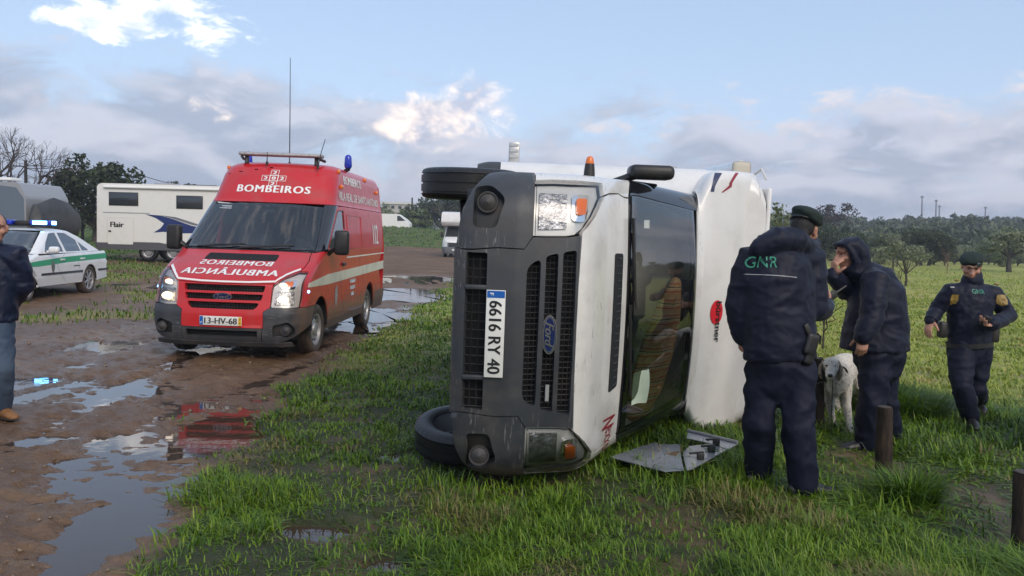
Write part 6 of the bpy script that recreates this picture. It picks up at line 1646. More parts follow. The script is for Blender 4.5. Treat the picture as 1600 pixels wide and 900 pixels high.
    bb = MB(); bb.tube([A(1222, 556), A(1222, 549)], [(.248, .176), (.248, .176)], 28, ref=lat, cap=False); 
    boot('boot', o, mBOOT, ankles[0], Vector((.75, .65, 0)), gzv=fl.z); boot('boot', o, mBOOT, ankles[1], Vector((1, .12, 0)), gzv=fr.z)
    # hand-held radio
    rd = MB(); q = wrR + Vector((.045, .085, .045)); ax = Vector((.80, .10, .55)).normalized(); rf = frame((0, 0, 0), ax, Vector((0, 1, .2))).to_3x3()
    rd.box(q, (.125, .038, .055), rot=rf, bevel=.010); rr = tag(rd.build('radio', mBLK), "black hand-held radio in the hand of the officer seen from behind", 'radio')
    rd = MB(); rd.tube([q + ax * .055, q + ax * .085, q + ax * .155], [.010, .008, .006], 8, round_end=2); rd.build('radio_aerial', mBLK, rr)
    rd = MB(); rd.tube([q + ax * .06 + rf @ Vector((0, 0, .015)), q + ax * .075 + rf @ Vector((0, 0, .015))], .007, 8); rd.build('radio_knob', mBLK, rr)
officer_back()

# ------------------------------------------------------------------ hooded officer leaning forward
def officer_hood():
    D = 6.30
    A = lambda px, py, dy=0.0: at(px, py, D + dy)
    f1, f2 = on(1356, 706, .0), on(1388, 690, .0)
    hips = [A(1370, 560, -.09), A(1378, 560, .12)]; knees = [A(1362, 628, -.10), A(1380, 628, .14)]; ankles = [f1 + Vector((0, 0, .085)), f2 + Vector((0, 0, .085))]
    hc = A(1326, 397, .0); face = Vector((-1, -.10, -.22)); up = Vector((-.28, 0, 1))
    neck = A(1350, 418, .0); shN, shF = A(1368, 440, -.20), A(1352, 436, .20)
    elN, wrN = A(1362, 497, -.27), A(1349, 524, -.30); elF, wrF = A(1320, 452, .08), A(1303, 430, -.04)
    lat = Vector((.02, 1, 0)); hold = {}
    def bd(mb):
        P, R = head(mb, hc, face, up, 1.0); hold['P'], hold['R'] = P, R
        mb.tube([neck, hc - Vector((-.03, 0, .05))], [.056, .052], 12, round_end=2)
        mb.tube([A(1372, 560), A(1372, 490), neck], [.08, .09, .05], 12, round_end=2)
        for s_, e_, w_ in ((shN, elN, wrN), (shF, elF, wrF)): mb.tube([neck, s_, e_, w_], [.04, .045, .036, .027], 10, round_end=2)
        for h_, k_, a_ in zip(hips, knees, ankles): mb.tube([A(1374, 560), h_, k_, a_], [.07, .06, .045, .04], 10, round_end=2)
        hand(mb, wrN, Vector((-.10, -.10, -1)), Vector((.3, 1, 0)), Vector((-1, 0, 0)), .55, 1.08)
        hand(mb, wrF, Vector((-.12, -.25, 1)), Vector((.9, .2, .2)), Vector((.3, -.6, .4)), 1.0, 1.05)
    o = body_mesh('officer with his navy hood up leaning forward with a hand at his face', bd)
    P, R = hold['P'], hold['R']; face_bits(P, R, o)
    hb = MB(); hb.ell(P(0, -.028, .030), (.078, .084, .082), R); put('hair', remesh(hb, .009, 3), mHAIR, o)
    trousers(o, mNAVY2, A(1374, 545), hips, knees, ankles, lat, rw=(.160, .175), rh=.110, rk=.100, ra=.098, seed=8, amp=.022)
    def hood(mb):
        mb.tube([P(0, .058, .088), P(0, .020, .082), P(0, -.035, .062), P(0, -.078, .005), P(0, -.078, -.07), P(0, -.05, -.14)], [(.080, .022), (.100, .048), (.108, .078), (.106, .078), (.10, .075), (.10, .09)], 18, ref=R @ Vector((1, 0, 0)), round_end=3)
        for q in (-1, 1): mb.tube([P(.080 * q, .042, .070), P(.088 * q, .012, .0), P(.082 * q, .002, -.07), P(.050 * q, .030, -.125)], [.020, .026, .030, .030], 10, round_end=3)
        mb.tube([P(0, .030, -.135), P(0, -.02, -.15)], [(.075, .035), (.10, .075)], 14, ref=R @ Vector((1, 0, 0)), round_end=3)
    j = jacket(o, mNAVY, [A(1366, 546), A(1367, 528), A(1370, 490), A(1369, 458), A(1362, 436), A(1348, 420)], [(.215, .255), (.212, .25), (.205, .225), (.205, .205), (.18, .155), (.10, .09)], lat,
               [[shN, elN, wrN], [shF, elF, wrF]], [(.098, .085, .068), (.092, .082, .062)], seed=11, amp=.014, name='hooded_jacket')
    hm = MB(); hood(hm); put('hood', remesh(hm, .010, 3, amp=.007, scale=10, seed=4), mNAVY, o)
    cb = MB(); dd = (wrN - elN).normalized(); cb.tube([wrN - dd * .04, wrN + dd * .016], [.070, .066], 18); cb.build('cuff', mNAVY, j)
    cb = MB(); dd = (wrF - elF).normalized(); cb.tube([wrF - dd * .04, wrF + dd * .016], [.064, .060], 18); cb.build('cuff', mNAVY, j)
    b1 = boot('boot', o, mBOOT, ankles[0], Vector((-1, -.05, 0)), gzv=f1.z); boot('boot', o, mBOOT, ankles[1], Vector((-1, .15, 0)), gzv=f2.z)
    lc = MB(); q = f1 + Vector((-.13, -.05, .06)); lc.tube([q, q + Vector((.04, -.03, .035)), q + Vector((.08, -.02, -.02)), q + Vector((.10, -.03, -.045))], .0022, 5); lc.build('lace', mk('grey_lace', (.16, .16, .16), .7), b1)
officer_hood()

# ------------------------------------------------------------------ officer walking up from the field
def officer_walk():
    D = 7.45
    A = lambda px, py, dy=0.0: at(px, py, D + dy)
    g1 = gz(at(1518, 668, D).x, D)
    f1 = A(1516, 664, -.12); f1.z = gz(f1.x, f1.y) + .01; f2 = A(1528, 652, .40); f2.z = gz(f2.x, f2.y) + .05
    hips = [A(1500, 545, -.02), A(1530, 545, .03)]; knees = [A(1503, 604, -.16), A(1524, 606, .02)]; ankles = [f1 + Vector((0, 0, .09)), f2 + Vector((0, 0, .12))]
    shR, shL = A(1484, 456, -.05), A(1553, 460, .02); elR, elL = A(1464, 484, .02), A(1576, 494, -.04); wrR, wrL = A(1455, 500, -.06), A(1550, 507, -.28)
    neck = A(1519, 440); hc = A(1518, 417, -.05); face = Vector((-.35, -.85, -.42)); up = Vector((0, -.25, 1))
    lat = (shL - shR).normalized(); hold = {}
    def bd(mb):
        P, R = head(mb, hc, face, up, .99); hold['P'], hold['R'] = P, R
        mb.tube([neck, hc - Vector((0, 0, .05))], [.056, .052], 12, round_end=2); mb.tube([A(1516, 550), A(1517, 490), neck], [.08, .09, .05], 12, round_end=2)
        for s_, e_, w_ in ((shR, elR, wrR), (shL, elL, wrL)): mb.tube([neck, s_, e_, w_], [.04, .045, .036, .027], 10, round_end=2)
        for h_, k_, a_ in zip(hips, knees, ankles): mb.tube([A(1515, 550), h_, k_, a_], [.07, .06, .045, .04], 10, round_end=2)
        hand(mb, wrR, Vector((-.38, -.25, -.8)), Vector((.8, .3, -.4)), Vector((.1, -1, .2)), .42, 1.08)
        hand(mb, wrL, Vector((-1, -.35, .05)), Vector((.1, -.3, .95)), Vector((-.3, -.4, .9)), .80, 1.08)
    o = body_mesh('officer in beret and navy duty uniform walking through the long grass', bd)
    P, R = hold['P'], hold['R']; face_bits(P, R, o, 1.0)
    hb = MB(); hb.ell(P(0, -.034, .022), (.078, .080, .084), R); put('hair', remesh(hb, .008, 3), mHAIR, o)
    sb = MB(); sb.ell(P(0, .027, -.070), (.0525, .0535, .036), R); put('stubble', remesh(sb, .007, 2), mk('stubbled_skin', (.26, .155, .115), .65, var=.4, vscale=60), o)
    beret(P, R, o, 1.0, tilt=1, badge=True, lift=-.014)
    trousers(o, mNAVY2, A(1515, 534), hips, knees, ankles, lat, rw=(.180, .13), rh=.105, rk=.088, ra=.076, seed=14, amp=.018)
    def col(mb): mb.tube([A(1519, 446, -.0), A(1519, 436, -.03), A(1520, 431, -.03)], [(.105, .085), (.088, .078), (.080, .072)], 14, ref=lat, round_end=2)
    j = jacket(o, mNAVY, [A(1515, 544), A(1515, 530), A(1515, 500), A(1516, 472), A(1518, 453), A(1519, 440)], [(.200, .145), (.200, .15), (.198, .15), (.215, .15), (.190, .125), (.085, .075)], lat,
               [[shR, elR, wrR], [shL, elL, wrL]], [(.074, .068, .054), (.074, .069, .056)], seed=17, amp=.012, extra=col)
    fwd = lat.cross(Vector((0, 0, 1)));
    if fwd.y > 0: fwd = -fwd
    M = lambda px, py: frame(A(px, py, -.15), lat, Vector((0, -.05, 1)))
    wrap_text('lettering', mGTXT, j, j, 'GNR', M(1531, 456), (.115, .038), bold=.0)
    wrap_patch('name_tape', mSILV, j, j, [(-.034, -.004), (.034, -.004), (.034, .004), (-.034, .004)], M(1490, 449))
    sh = [(-.034, .052), (.034, .052), (.036, .0), (.026, -.032), (0, -.052), (-.026, -.032), (-.036, 0)]
    wrap_patch('chest_emblem', mGOLD, j, j, sh, M(1496, 470)); 
    Ms = frame(A(1573, 470, -.10), Vector((.75, .55, 0)), Vector((0, 0, 1))); wrap_patch('sleeve_emblem', mGOLD, j, j, sh, Ms)
    for px in (1491, 1553):
        m_ = MB(); c = A(px, 441 if px < 1520 else 447, -.02); m_.ell(c + Vector((0, -.04, .02)), (.022, .018, .012)); m_.build('shoulder_emblem', mGOLD, j)
    for w_, e_ in ((wrR, elR), (wrL, elL)):
        cb = MB(); dd = (w_ - e_).normalized(); cb.tube([w_ - dd * .03, w_ + dd * .014], [.062, .057], 18); cb.build('cuff', mNAVY, j)
    bt = MB(); bt.tube([A(1515, 541), A(1515, 534)], [(.216, .158), (.217, .159)], 28, ref=lat, cap=False); bo = bt.build('belt', mBOOT, o)
    for (px, py, dy) in ((1472, 515, -.02), (1553, 522, .0)):
        hb = MB(); hb.box(A(px, py, dy), (.07, .09, .15), bevel=.02); hb.build('belt_pouch', mBOOT, o)
    boot('boot', o, mBOOT, ankles[0], Vector((-.30, -1, 0)), gzv=f1.z - .005); boot('boot', o, mBOOT, ankles[1], Vector((-.3, -1, 0)), gzv=f2.z)
    ph = MB(); c = wrL + Vector((-.085, -.045, .035)); ph.box(c, (.07, .035, .095), rot=Matrix.Rotation(.35, 3, 'Y') @ Matrix.Rotation(.3, 3, 'X'), bevel=.010); po = tag(ph.build('phone', mBLK), 'small black phone in the palm of the walking officer', 'phone')
    ph = MB(); ph.box(c + Vector((.012, -.006, .032)), (.04, .032, .025), rot=Matrix.Rotation(.35, 3, 'Y') @ Matrix.Rotation(.3, 3, 'X'), bevel=.004); ph.build('screen', mk('phone_screen', (.10, .11, .11), .15), po)
officer_walk()

# ------------------------------------------------------------------ man at the left edge, hands behind his back
def man_left():
    D = 6.55
    A = lambda px, py, dy=0.0: at(px, py, D + dy)
    f1, f2 = on(2, 657, -.01), on(-52, 660, -.01); f1.z = gz(f1.x, f1.y); f2.z = gz(f2.x, f2.y)
    hips = [A(0, 492), A(-36, 492)]; knees = [A(4, 575, -.05), A(-44, 575, -.04)]; ankles = [f1 + Vector((0, 0, .09)), f2 + Vector((0, 0, .09))]
    shN, shF = A(24, 398, .0), A(-62, 396, .02); elN, elF = A(36, 446, .08), A(-76, 446, .06); wrN, wrF = A(14, 476, .24), A(-50, 476, .24)
    neck = A(-14, 380); hc = A(-7, 357, -.03); face = Vector((.45, -.85, -.10)); up = Vector((0, 0, 1)); lat = Vector((1, 0, 0)); hold = {}
    def bd(mb):
        P, R = head(mb, hc, face, up, 1.03); hold['P'], hold['R'] = P, R
        mb.tube([neck, hc - Vector((0, 0, .05))], [.056, .052], 12, round_end=2); mb.tube([A(-18, 500), A(-18, 440), neck], [.08, .09, .05], 12, round_end=2)
        for s_, e_, w_ in ((shN, elN, wrN), (shF, elF, wrF)): mb.tube([neck, s_, e_, w_], [.04, .045, .036, .027], 10, round_end=2)
        for h_, k_, a_ in zip(hips, knees, ankles): mb.tube([A(-18, 495), h_, k_, a_], [.07, .06, .045, .04], 10, round_end=2)
        hand(mb, wrN, Vector((-.8, .1, -.5)), Vector((0, 1, 0)), Vector((0, 0, 1)), .5, 1.05); hand(mb, wrF, Vector((.8, .1, -.5)), Vector((0, 1, 0)), Vector((0, 0, 1)), .5, 1.05)
    o = body_mesh('man in dark blue jacket, jeans and tan boots standing on the mud', bd)
    P, R = hold['P'], hold['R']; face_bits(P, R, o, 1.03)
    hb = MB(); hb.ell(P(0, -.030, .036), (.080, .086, .082), R); hb.ell(P(0, -.05, -.02), (.074, .055, .06), R); put('hair', remesh(hb, .008, 3, amp=.003, scale=40), mHAIR, o)
    trousers(o, mJEAN, A(-18, 482), hips, knees, ankles, lat, rw=(.180, .13), rh=.098, rk=.082, ra=.080, seed=23, amp=.013)
    def col(mb): mb.tube([A(-18, 389), A(-18, 378, .01), A(-17, 371, .01)], [(.12, .10), (.095, .09), (.088, .085)], 14, ref=lat, round_end=2)
    j = jacket(o, mNAVY3, [A(-18, 500), A(-18, 485), A(-18, 455), A(-18, 425), A(-18, 398), A(-19, 382)], [(.215, .165), (.22, .165), (.22, .165), (.225, .16), (.20, .13), (.10, .09)], lat, [[shN, elN, wrN], [shF, elF, wrF]], [(.092, .082, .062), (.092, .082, .062)], seed=26, amp=.016, extra=col)
    b1 = boot('boot', o, mTAN, ankles[0], Vector((.85, -.5, 0)), gzv=f1.z, shaft=.10); boot('boot', o, mTAN, ankles[1], Vector((.5, -.85, 0)), gzv=f2.z, shaft=.10)
man_left()

# ------------------------------------------------------------------ the setter
def dog():
    D = 7.0
    A = lambda px, py, dy=0.0: at(px, py, D + dy)
    mD = bpy.data.materials.new('speckled_white_fur'); mD.use_nodes = True; N = NT(mD.node_tree); b = mD.node_tree.nodes['Principled BSDF']
    tc = N.n('ShaderNodeTexCoord').outputs['Object']
    base = N.mix(N.rng(N.noise(tc, 5, 4, .6), .4, .65, 0, .6), (.62, .58, .51), (.46, .42, .36))
    spk = N.mul(N.rng(N.noise(tc, 48, 3, .6), .55, .66), N.rng(N.noise(tc, 5.5, 2, .5), .36, .55))
    base = N.mix(N.mul(spk, .75), base, (.09, .09, .095))
    N.t.links.new(base, b.inputs['Base Color']); b.inputs['Roughness'].default_value = .85
    N.t.links.new(N.bump(N.noise(N.vmath('MULTIPLY', tc, (1, 1, .35)), 60, 4, .7), .7, .012), b.inputs['Normal'])
    chest, rump = A(1304, 590, -.02), A(1326, 575, .62)
    # paws on the ground
    fp = [on(1300, 667, .0), on(1327, 680, .0)]; hp = [A(1312, 640, .62), A(1344, 640, .60)]
    for p in fp + hp: p.z = gz(p.x, p.y)
    sh = [A(1298, 596, .0), A(1324, 594, -.02)]; hh = [A(1312, 583, .58), A(1338, 583, .56)]
    hc = A(1298, 573, -.22); nose = A(1297, 588, -.36); neck0 = A(1312, 572, .02)
    hf = Vector((nose.x - hc.x, nose.y - hc.y, 0)).normalized(); hr = Vector((-hf.y, hf.x, 0)); H = lambda a, b, c: hc + hr * a + hf * b + Vector((0, 0, c))
    mb = MB()
    bl = [A(1310, 592, -.10), A(1312, 583, .08), A(1318, 578, .30), A(1325, 572, .52), A(1327, 572, .66)]
    mb.tube(bl, [(.085, .13), (.115, .165), (.110, .150), (.105, .120), (.085, .10)], 18, ref=(1, 0, 0), round_end=4)
    mb.tube([A(1312, 588, -.06), A(1306, 578, -.14), hc + Vector((0, .03, 0))], [(.095, .12), (.075, .085), (.06, .065)], 14, ref=(1, 0, 0), round_end=3)
    mb.tube([A(1304, 605, -.10), A(1304, 592, -.16)], [(.07, .08), (.06, .06)], 12, round_end=3)
    mb.ell(hc + Vector((0, 0, .015)), (.066, .080, .062)); mb.tube([hc + Vector((0, -.03, -.005)), (hc + nose) / 2 + Vector((0, -.01, -.005)), nose], [(.054, .050), (.043, .044), (.036, .036)], 12, ref=(1, 0, 0), round_end=3)
    mb.tube([nose - hf * .01 + Vector((0, 0, -.030)), hc + Vector((0, 0, -.045))], [(.022, .012), (.035, .02)], 8, ref=hr, round_end=2)
    for q in (-1, 1): mb.tube([H(.030 * q, .045, .028), H(.050 * q, .020, .022)], [.016, .016], 8, round_end=2)
    for s_, p in zip(sh, fp):
        el = s_ * .5 + p * .5 + Vector((0, .05, .02)); wr = s_ * .18 + p * .82 + Vector((0, .0, .01))
        mb.tube([s_ + Vector((0, .02, .04)), el, wr, p + Vector((0, -.005, .035))], [(.055, .075), (.038, .046), (.026, .029), (.030, .032)], 12, ref=(1, 0, 0), round_end=3)
        mb.tube([p + Vector((0, .015, .025)), p + Vector((0, -.055, .020))], [(.032, .026), (.030, .020)], 10, ref=(1, 0, 0), round_end=3)
    for h_, p in zip(hh, hp):
        kn = Vector((h_.x, h_.y - .10, p.z + .30)); hk = Vector((p.x, p.y + .10, p.z + .16))
        mb.tube([h_, kn, hk, p + Vector((0, .03, .03))], [(.070, .10), (.050, .060), (.026, .032), (.026, .028)], 12, ref=(1, 0, 0), round_end=3); mb.tube([p + Vector((0, .03, .022)), p + Vector((0, -.05, .018))], [(.03, .024), (.028, .018)], 10, ref=(1, 0, 0), round_end=3)
    o = put('dog', remesh(mb, .008, 3, amp=.006, scale=22, stretch=(1, 1, .5), fine=.003), mD); tag(o, 'white speckled setter dog on a lead between the two talking officers', 'dog')
    for q in (-1, 1):
        eb = MB(); eb.tube([H(.056 * q, -.005, .038), H(.080 * q, .0, -.005), H(.078 * q, .015, -.065), H(.070 * q, .02, -.095)], [(.014, .030), (.016, .044), (.014, .044), (.010, .025)], 12, ref=hr, round_end=3)
        put('ear', remesh(eb, .007, 2, amp=.006, scale=24), mk('brown_flecked_fur', (.40, .31, .22), .9, col2=(.07, .055, .045), vscale=26, bump=.6, bscale=70), o)
        eb = MB(); eb.ell(H(.031 * q, .068, .016), (.011, .011, .009)); eb.build('eye', mk('dog_eye', (.015, .010, .008), .15), o)
    nb = MB(); nb.ell(nose + hf * .034 + Vector((0, 0, .012)), (.021, .018, .016)); nb.build('nose', mk('dog_nose', (.02, .018, .018), .4), o)
    tb = MB(); tb.tube([A(1327, 566, .70), A(1330, 580, .88), A(1332, 600, .95)], [.03, .035, .012], 10, round_end=3); put('tail', remesh(tb, .008, 2), mD, o)
    # collar and lead
    cm = mk('black_strap', (.014, .013, .013), .6)
    n = 24; cc = A(1305, 586, -.15); ax1, ax2 = Vector((1, 0, 0)), Vector((0, .55, -.83)).normalized()
    cb = MB(); cb.tube([cc + ax1 * .094 * math.cos(2 * math.pi * k / n) + ax2 * .098 * math.sin(2 * math.pi * k / n) for k in range(n + 1)], [(.012, .004)] * (n + 1), 6, cap=False); cb.build('collar', cm, o)
    lead = MB(); l0 = A(1301, 592, -.26); lead.tube([l0, A(1301, 606, -.30), A(1300, 625, -.26), A(1299, 650, -.22)], .0045, 6); lead.tube([l0, A(1286, 597, -.20), A(1272, 600, -.10)], .0035, 6)
    lead.build('lead', mk('speckled_lead', (.02, .02, .02), .6, col2=(.09, .085, .08), vscale=60), o)
dog()

# ================================================================== trees, hills, far things
def leaf_mat(name, c0, c1, c2):
    m = bpy.data.materials.new(name); m.use_nodes = True; t = m.node_tree; N = NT(t); b = t.nodes['Principled BSDF']
    r = N.n('ShaderNodeAttribute', attribute_name='rnd').outputs['Fac']
    oi = N.n('ShaderNodeObjectInfo').outputs['Random']
    f = N.add(N.mul(r, .75), N.mul(oi, .25))
    c = N.ramp(f, [(0.1, c0), (.5, c1), (.9, c2)])
    t.links.new(c, b.inputs['Base Color']); b.inputs['Roughness'].default_value = .6
    tr = N.n('ShaderNodeBsdfTranslucent'); t.links.new(c, tr.inputs[0]); mx = N.n('ShaderNodeMixShader'); mx.inputs[0].default_value = .35
    t.links.new(b.outputs[0], mx.inputs[1]); t.links.new(tr.outputs[0], mx.inputs[2]); t.links.new(mx.outputs[0], t.nodes['Material Output'].inputs[0])
    return m
mOLIVE = leaf_mat('olive_leaves', (0.098, 0.117, 0.063), (0.217, 0.247, 0.135), (0.338, 0.360, 0.217))
mOAK = leaf_mat('dark_evergreen_leaves', (0.021, 0.031, 0.014), (0.047, 0.065, 0.026), (0.086, 0.104, 0.044))
mSCRUB = leaf_mat('scrub_leaves', (0.072, 0.096, 0.039), (0.158, 0.198, 0.078), (0.255, 0.292, 0.120))
mFAR = leaf_mat('far_wood_leaves', (0.068, 0.084, 0.051), (0.123, 0.147, 0.084), (0.195, 0.217, 0.123))
mBARK = mk('grey_bark', (.075, .062, .050), .85, var=.5, vscale=9, bump=.6, bscale=20)
mTWIG = mk('dark_twigs', (.060, .045, .038), .85, var=.3)
mTWIG2 = mk('pale_twigs', (.13, .105, .085), .85, var=.3)
def leaves(name, P, size, mat, parent, rs, up=.25):
    """one small four-sided face per point, facing anywhere"""
    n = len(P); a = rs.normal(size=(n, 3)); a[:, 2] += up; a /= np.linalg.norm(a, axis=1, keepdims=True)
    b = rs.normal(size=(n, 3)); b -= a * (a * b).sum(1, keepdims=True); b /= np.linalg.norm(b, axis=1, keepdims=True); c = np.cross(a, b)
    s = (size * rs.uniform(.55, 1.3, n))[:, None]
    V = np.stack([P - b * s, P - c * s * .5, P + b * s, P + c * s * .5], 1).astype(np.float32)
    me = bpy.data.meshes.new(name); me.vertices.add(n * 4); me.vertices.foreach_set('co', V.ravel())
    me.loops.add(n * 4); me.loops.foreach_set('vertex_index', np.arange(n * 4, dtype=np.int32)); me.polygons.add(n); me.polygons.foreach_set('loop_start', (np.arange(n) * 4).astype(np.int32))
    me.update(calc_edges=True)
    at_ = me.attributes.new('rnd', 'FLOAT', 'POINT'); at_.data.foreach_set('value', np.repeat(rs.rand(n), 4).astype(np.float32))
    me.materials.append(mat); o = bpy.data.objects.new(name, me); COL.objects.link(o)
    if parent is not None: o.parent = parent
    return o
def crown_points(rs, n, rx, ry, rz, cz, lumps=14, hollow=.35, flat=.6):
    """leaf positions gathered in clumps over an uneven crown"""
    L = rs.normal(size=(lumps, 3)); L /= np.linalg.norm(L, axis=1, keepdims=True); L *= rs.uniform(.35, .95, (lumps, 1)) ; L[:, 2] = L[:, 2] * .8 + .05
    R = rs.uniform(.22, .46, lumps); k = rs.randint(0, lumps, n)
    d = rs.normal(size=(n, 3)); d /= np.linalg.norm(d, axis=1, keepdims=True); d *= (rs.uniform(hollow, 1.0, n) ** .6)[:, None]
    p = L[k] + d * R[k][:, None]
    return np.stack([p[:, 0] * rx, p[:, 1] * ry, cz + p[:, 2] * rz], -1), np.stack([L[:, 0] * rx, L[:, 1] * ry, cz + L[:, 2] * rz], -1)
def limbs(mb, rs, base, tips, r0, fork):
    base = Vector(base); f = base + Vector((0, 0, fork))
    mb.tube([base - Vector((0, 0, .15)), base + Vector((rs.normal() * .04, rs.normal() * .04, fork * .5)), f], [r0 * 1.35, r0, r0 * .85], 8)
    for t in tips:
        t = Vector(t); m = f * .5 + t * .5 + Vector((rs.normal() * .1, rs.normal() * .1, .05 * fork))
        mb.tube([f - Vector((0, 0, .05)), m, t], [r0 * .6, r0 * .35, r0 * .12], 6)
def tree(name, label, loc, h, rx, rz, mat, seed, n=2600, leaf=.13, r0=.12, fork=None, group=None, lumps=14, cat='tree', rot=0.0):
    rs = np.random.RandomState(seed); root = thing(name, label, cat, loc, rot, group)
    cz = h - rz * .92; P, L = crown_points(rs, n, rx, rx * .9, rz, cz, lumps)
    leaves('crown', P, leaf, mat, root, rs)
    mb = MB(); limbs(mb, rs, (0, 0, 0), L[:8], r0, fork if fork else max(.3, (cz - rz * .55))); mb.build('trunk', mBARK, root)
    return root
def bare_tree(name, label, loc, h, seed, mat=None, depth=5, r0=.12, spread=.55, cat='tree', group=None, squash=1.0):
    rs = np.random.RandomState(seed); root = thing(name, label, cat, loc, 0, group); tr = MB(); tw = MB()
    def grow(p, d, L, r, k):
        q = p + d * L; m = p + d * L * .5 + Vector(rs.normal(0, L * .06, 3))
        (tr if k >= depth - 1 else tw).tube([p, m, q], [r, r * .85, r * .68], 6 if k > 2 else 4, cap=False)
        if k == 0: return
        for i in range(rs.randint(2, 4) + (1 if k == depth else 0)):
            e = Vector(rs.normal(0, 1, 3)); nd = (d + e * spread + Vector((0, 0, .12))).normalized(); nd.z *= squash
            grow(q if i else m * .3 + q * .7, nd.normalized(), L * rs.uniform(.62, .86), r * .62, k - 1)
    grow(Vector((0, 0, -.1)), Vector((0, 0, 1)), h * .30, r0, depth)
    tr.build('trunk', mat or mTWIG, root); tw.build('crown', mat or mTWIG, root); return root
def gpos(px, Y): p = at(px, 400, Y); return Vector((p.x, Y, gz(p.x, Y)))

# hills behind everything (structure) and the wood on them
def hills():
    az = np.radians(np.linspace(-75, 100, 240)); n = len(az)
    rows = ((95, 0), (125, .10), (170, .36), (240, .72), (330, 1.0), (520, .9), (800, .4))
    def top(a):
        d = np.degrees(a)
        # height of the skyline above eye level, metres at 330 m
        return np.interp(d, [-75, -35, -20, -8, 0, 10, 16, 20, 24, 28, 33, 45, 60, 75, 100], [7, 6, 5, 6, 8, 10, 11.5, 10.2, 9.8, 10.4, 9.8, 10, 11, 10, 9]) + (fbm(d * .45, d * 0 + 3.3, 2, 3) - .5) * 2.2
    T = top(az); V = []
    for (r, k) in rows: V.append(np.stack([np.sin(az) * r, np.cos(az) * r, -.6 + k * (T + CAM_H - 4.0) + (fbm(np.sin(az) * r * .03, np.cos(az) * r * .03, 8, 3) - .5) * 1.6 * k], -1))
    V = np.concatenate(V); m = len(rows)
    mb = MB(); mb.add(V, [[j * n + i, j * n + i + 1, (j + 1) * n + i + 1, (j + 1) * n + i] for j in range(m - 1) for i in range(n - 1)], True)
    hm = mk('scrubby_hill', (.030, .040, .018), .9, col2=(.075, .075, .040), vscale=.12, bump=.5, bscale=.6)
    o = mb.build('hills', hm, angle=0); o['kind'] = 'structure'
    # trees of the wood, too many and too far to tell apart: one mass
    rs = np.random.RandomState(77); P = []
    cnt = 1500
    a = np.radians(np.where(rs.rand(cnt) < .62, rs.uniform(11, 37, cnt), np.where(rs.rand(cnt) < .6, rs.uniform(37, 98, cnt), rs.uniform(-70, 2, cnt)))); t = rs.rand(cnt) ** .8
    rad = 104 + t * 250
    for i in range(cnt):
        k = np.interp(rad[i], [r for r, _ in rows], [q for _, q in rows]); z = -.6 + k * (float(top(a[i:i + 1])[0]) + CAM_H - 4.0)
        hgt = rs.uniform(2.6, 5.2); q, _ = crown_points(rs, int(150 if rad[i] < 200 else 90), hgt * .62, hgt * .62, hgt * .55, hgt * .55, 7)
        P.append(q + np.array([math.sin(a[i]) * rad[i], math.cos(a[i]) * rad[i], z - .3]))
    P = np.concatenate(P); dist = np.hypot(P[:, 0], P[:, 1])
    o = leaves('far_wood', P, .30 + .0014 * dist, mFAR, None, rs, .5); o['kind'] = 'stuff'; tag(o, 'dull green wood covering the far hillside', 'wood')
hills()

# trees along the edge of the meadow (right): three shapes, placed one by one
def edge_trees():
    G = 'trees along the far edge of the meadow'
    protos = [tree('olive_tree', 'grey-green bushy tree along the far edge of the meadow', (0, 0, -300), 4.6, 2.6, 2.2, mOLIVE, 11, 3000, .17, .16, .5, G), tree('evergreen_tree', 'dark evergreen tree along the far edge of the meadow', (0, 0, -300), 5.4, 2.9, 2.6, mOAK, 12, 3200, .18, .18, .6, G), tree('scrub_tree', 'mid green scrubby tree along the far edge of the meadow', (0, 0, -300), 3.6, 2.4, 1.8, mSCRUB, 13, 2600, .16, .12, .35, G)]
    used = [False] * 3; rs = random.Random(9)
    spots = []
    for px in range(1216, 1640, 17): spots.append((px + rs.uniform(-7, 7), 76 + rs.uniform(-6, 10), rs.choice([0, 0, 0, 1, 2, 2]), rs.uniform(.38, .66)))
    for px in range(1216, 1660, 22): spots.append((px + rs.uniform(-9, 9), 98 + rs.uniform(-6, 10), rs.choice([0, 0, 1, 2]), rs.uniform(.55, .90)))
    for px in (1250, 1275, 1300, 1240): spots.append((px, 84 + rs.uniform(-3, 3), 1, .80))
    for px in (1440, 1452): spots.append((px, 74, 1, .72))
    # beyond the right edge of the picture (mirrored in the windscreen)
    for k in range(16): spots.append((1700 + k * 150, 70, rs.choice([0, 1, 2]), rs.uniform(.5, .8)))
    for (px, Yd, k, s) in spots:
        src = protos[k]
        if px > 1690:
            a = math.radians(40 + (px - 1700) / 2400 * 60); loc = Vector((math.sin(a) * 78, math.cos(a) * 78, 0))
        else: loc = gpos(px, Yd)
        loc.z = -.25 if px > 1690 else loc.z - .1
        t = src if not used[k] else copy_tree(src)
        used[k] = True; t.location = loc; t.rotation_euler = (0, 0, rs.uniform(0, 6.28)); t.scale = (s * rs.uniform(.9, 1.15), s * rs.uniform(.9, 1.15), s)
edge_trees()
tree('oak_tree', 'big dark tree standing in the side field beyond the officers', (70, 21, -.2), 9.0, 4.4, 4.0, mOAK, 31, 4200, .26, .30, 1.4, lumps=20)
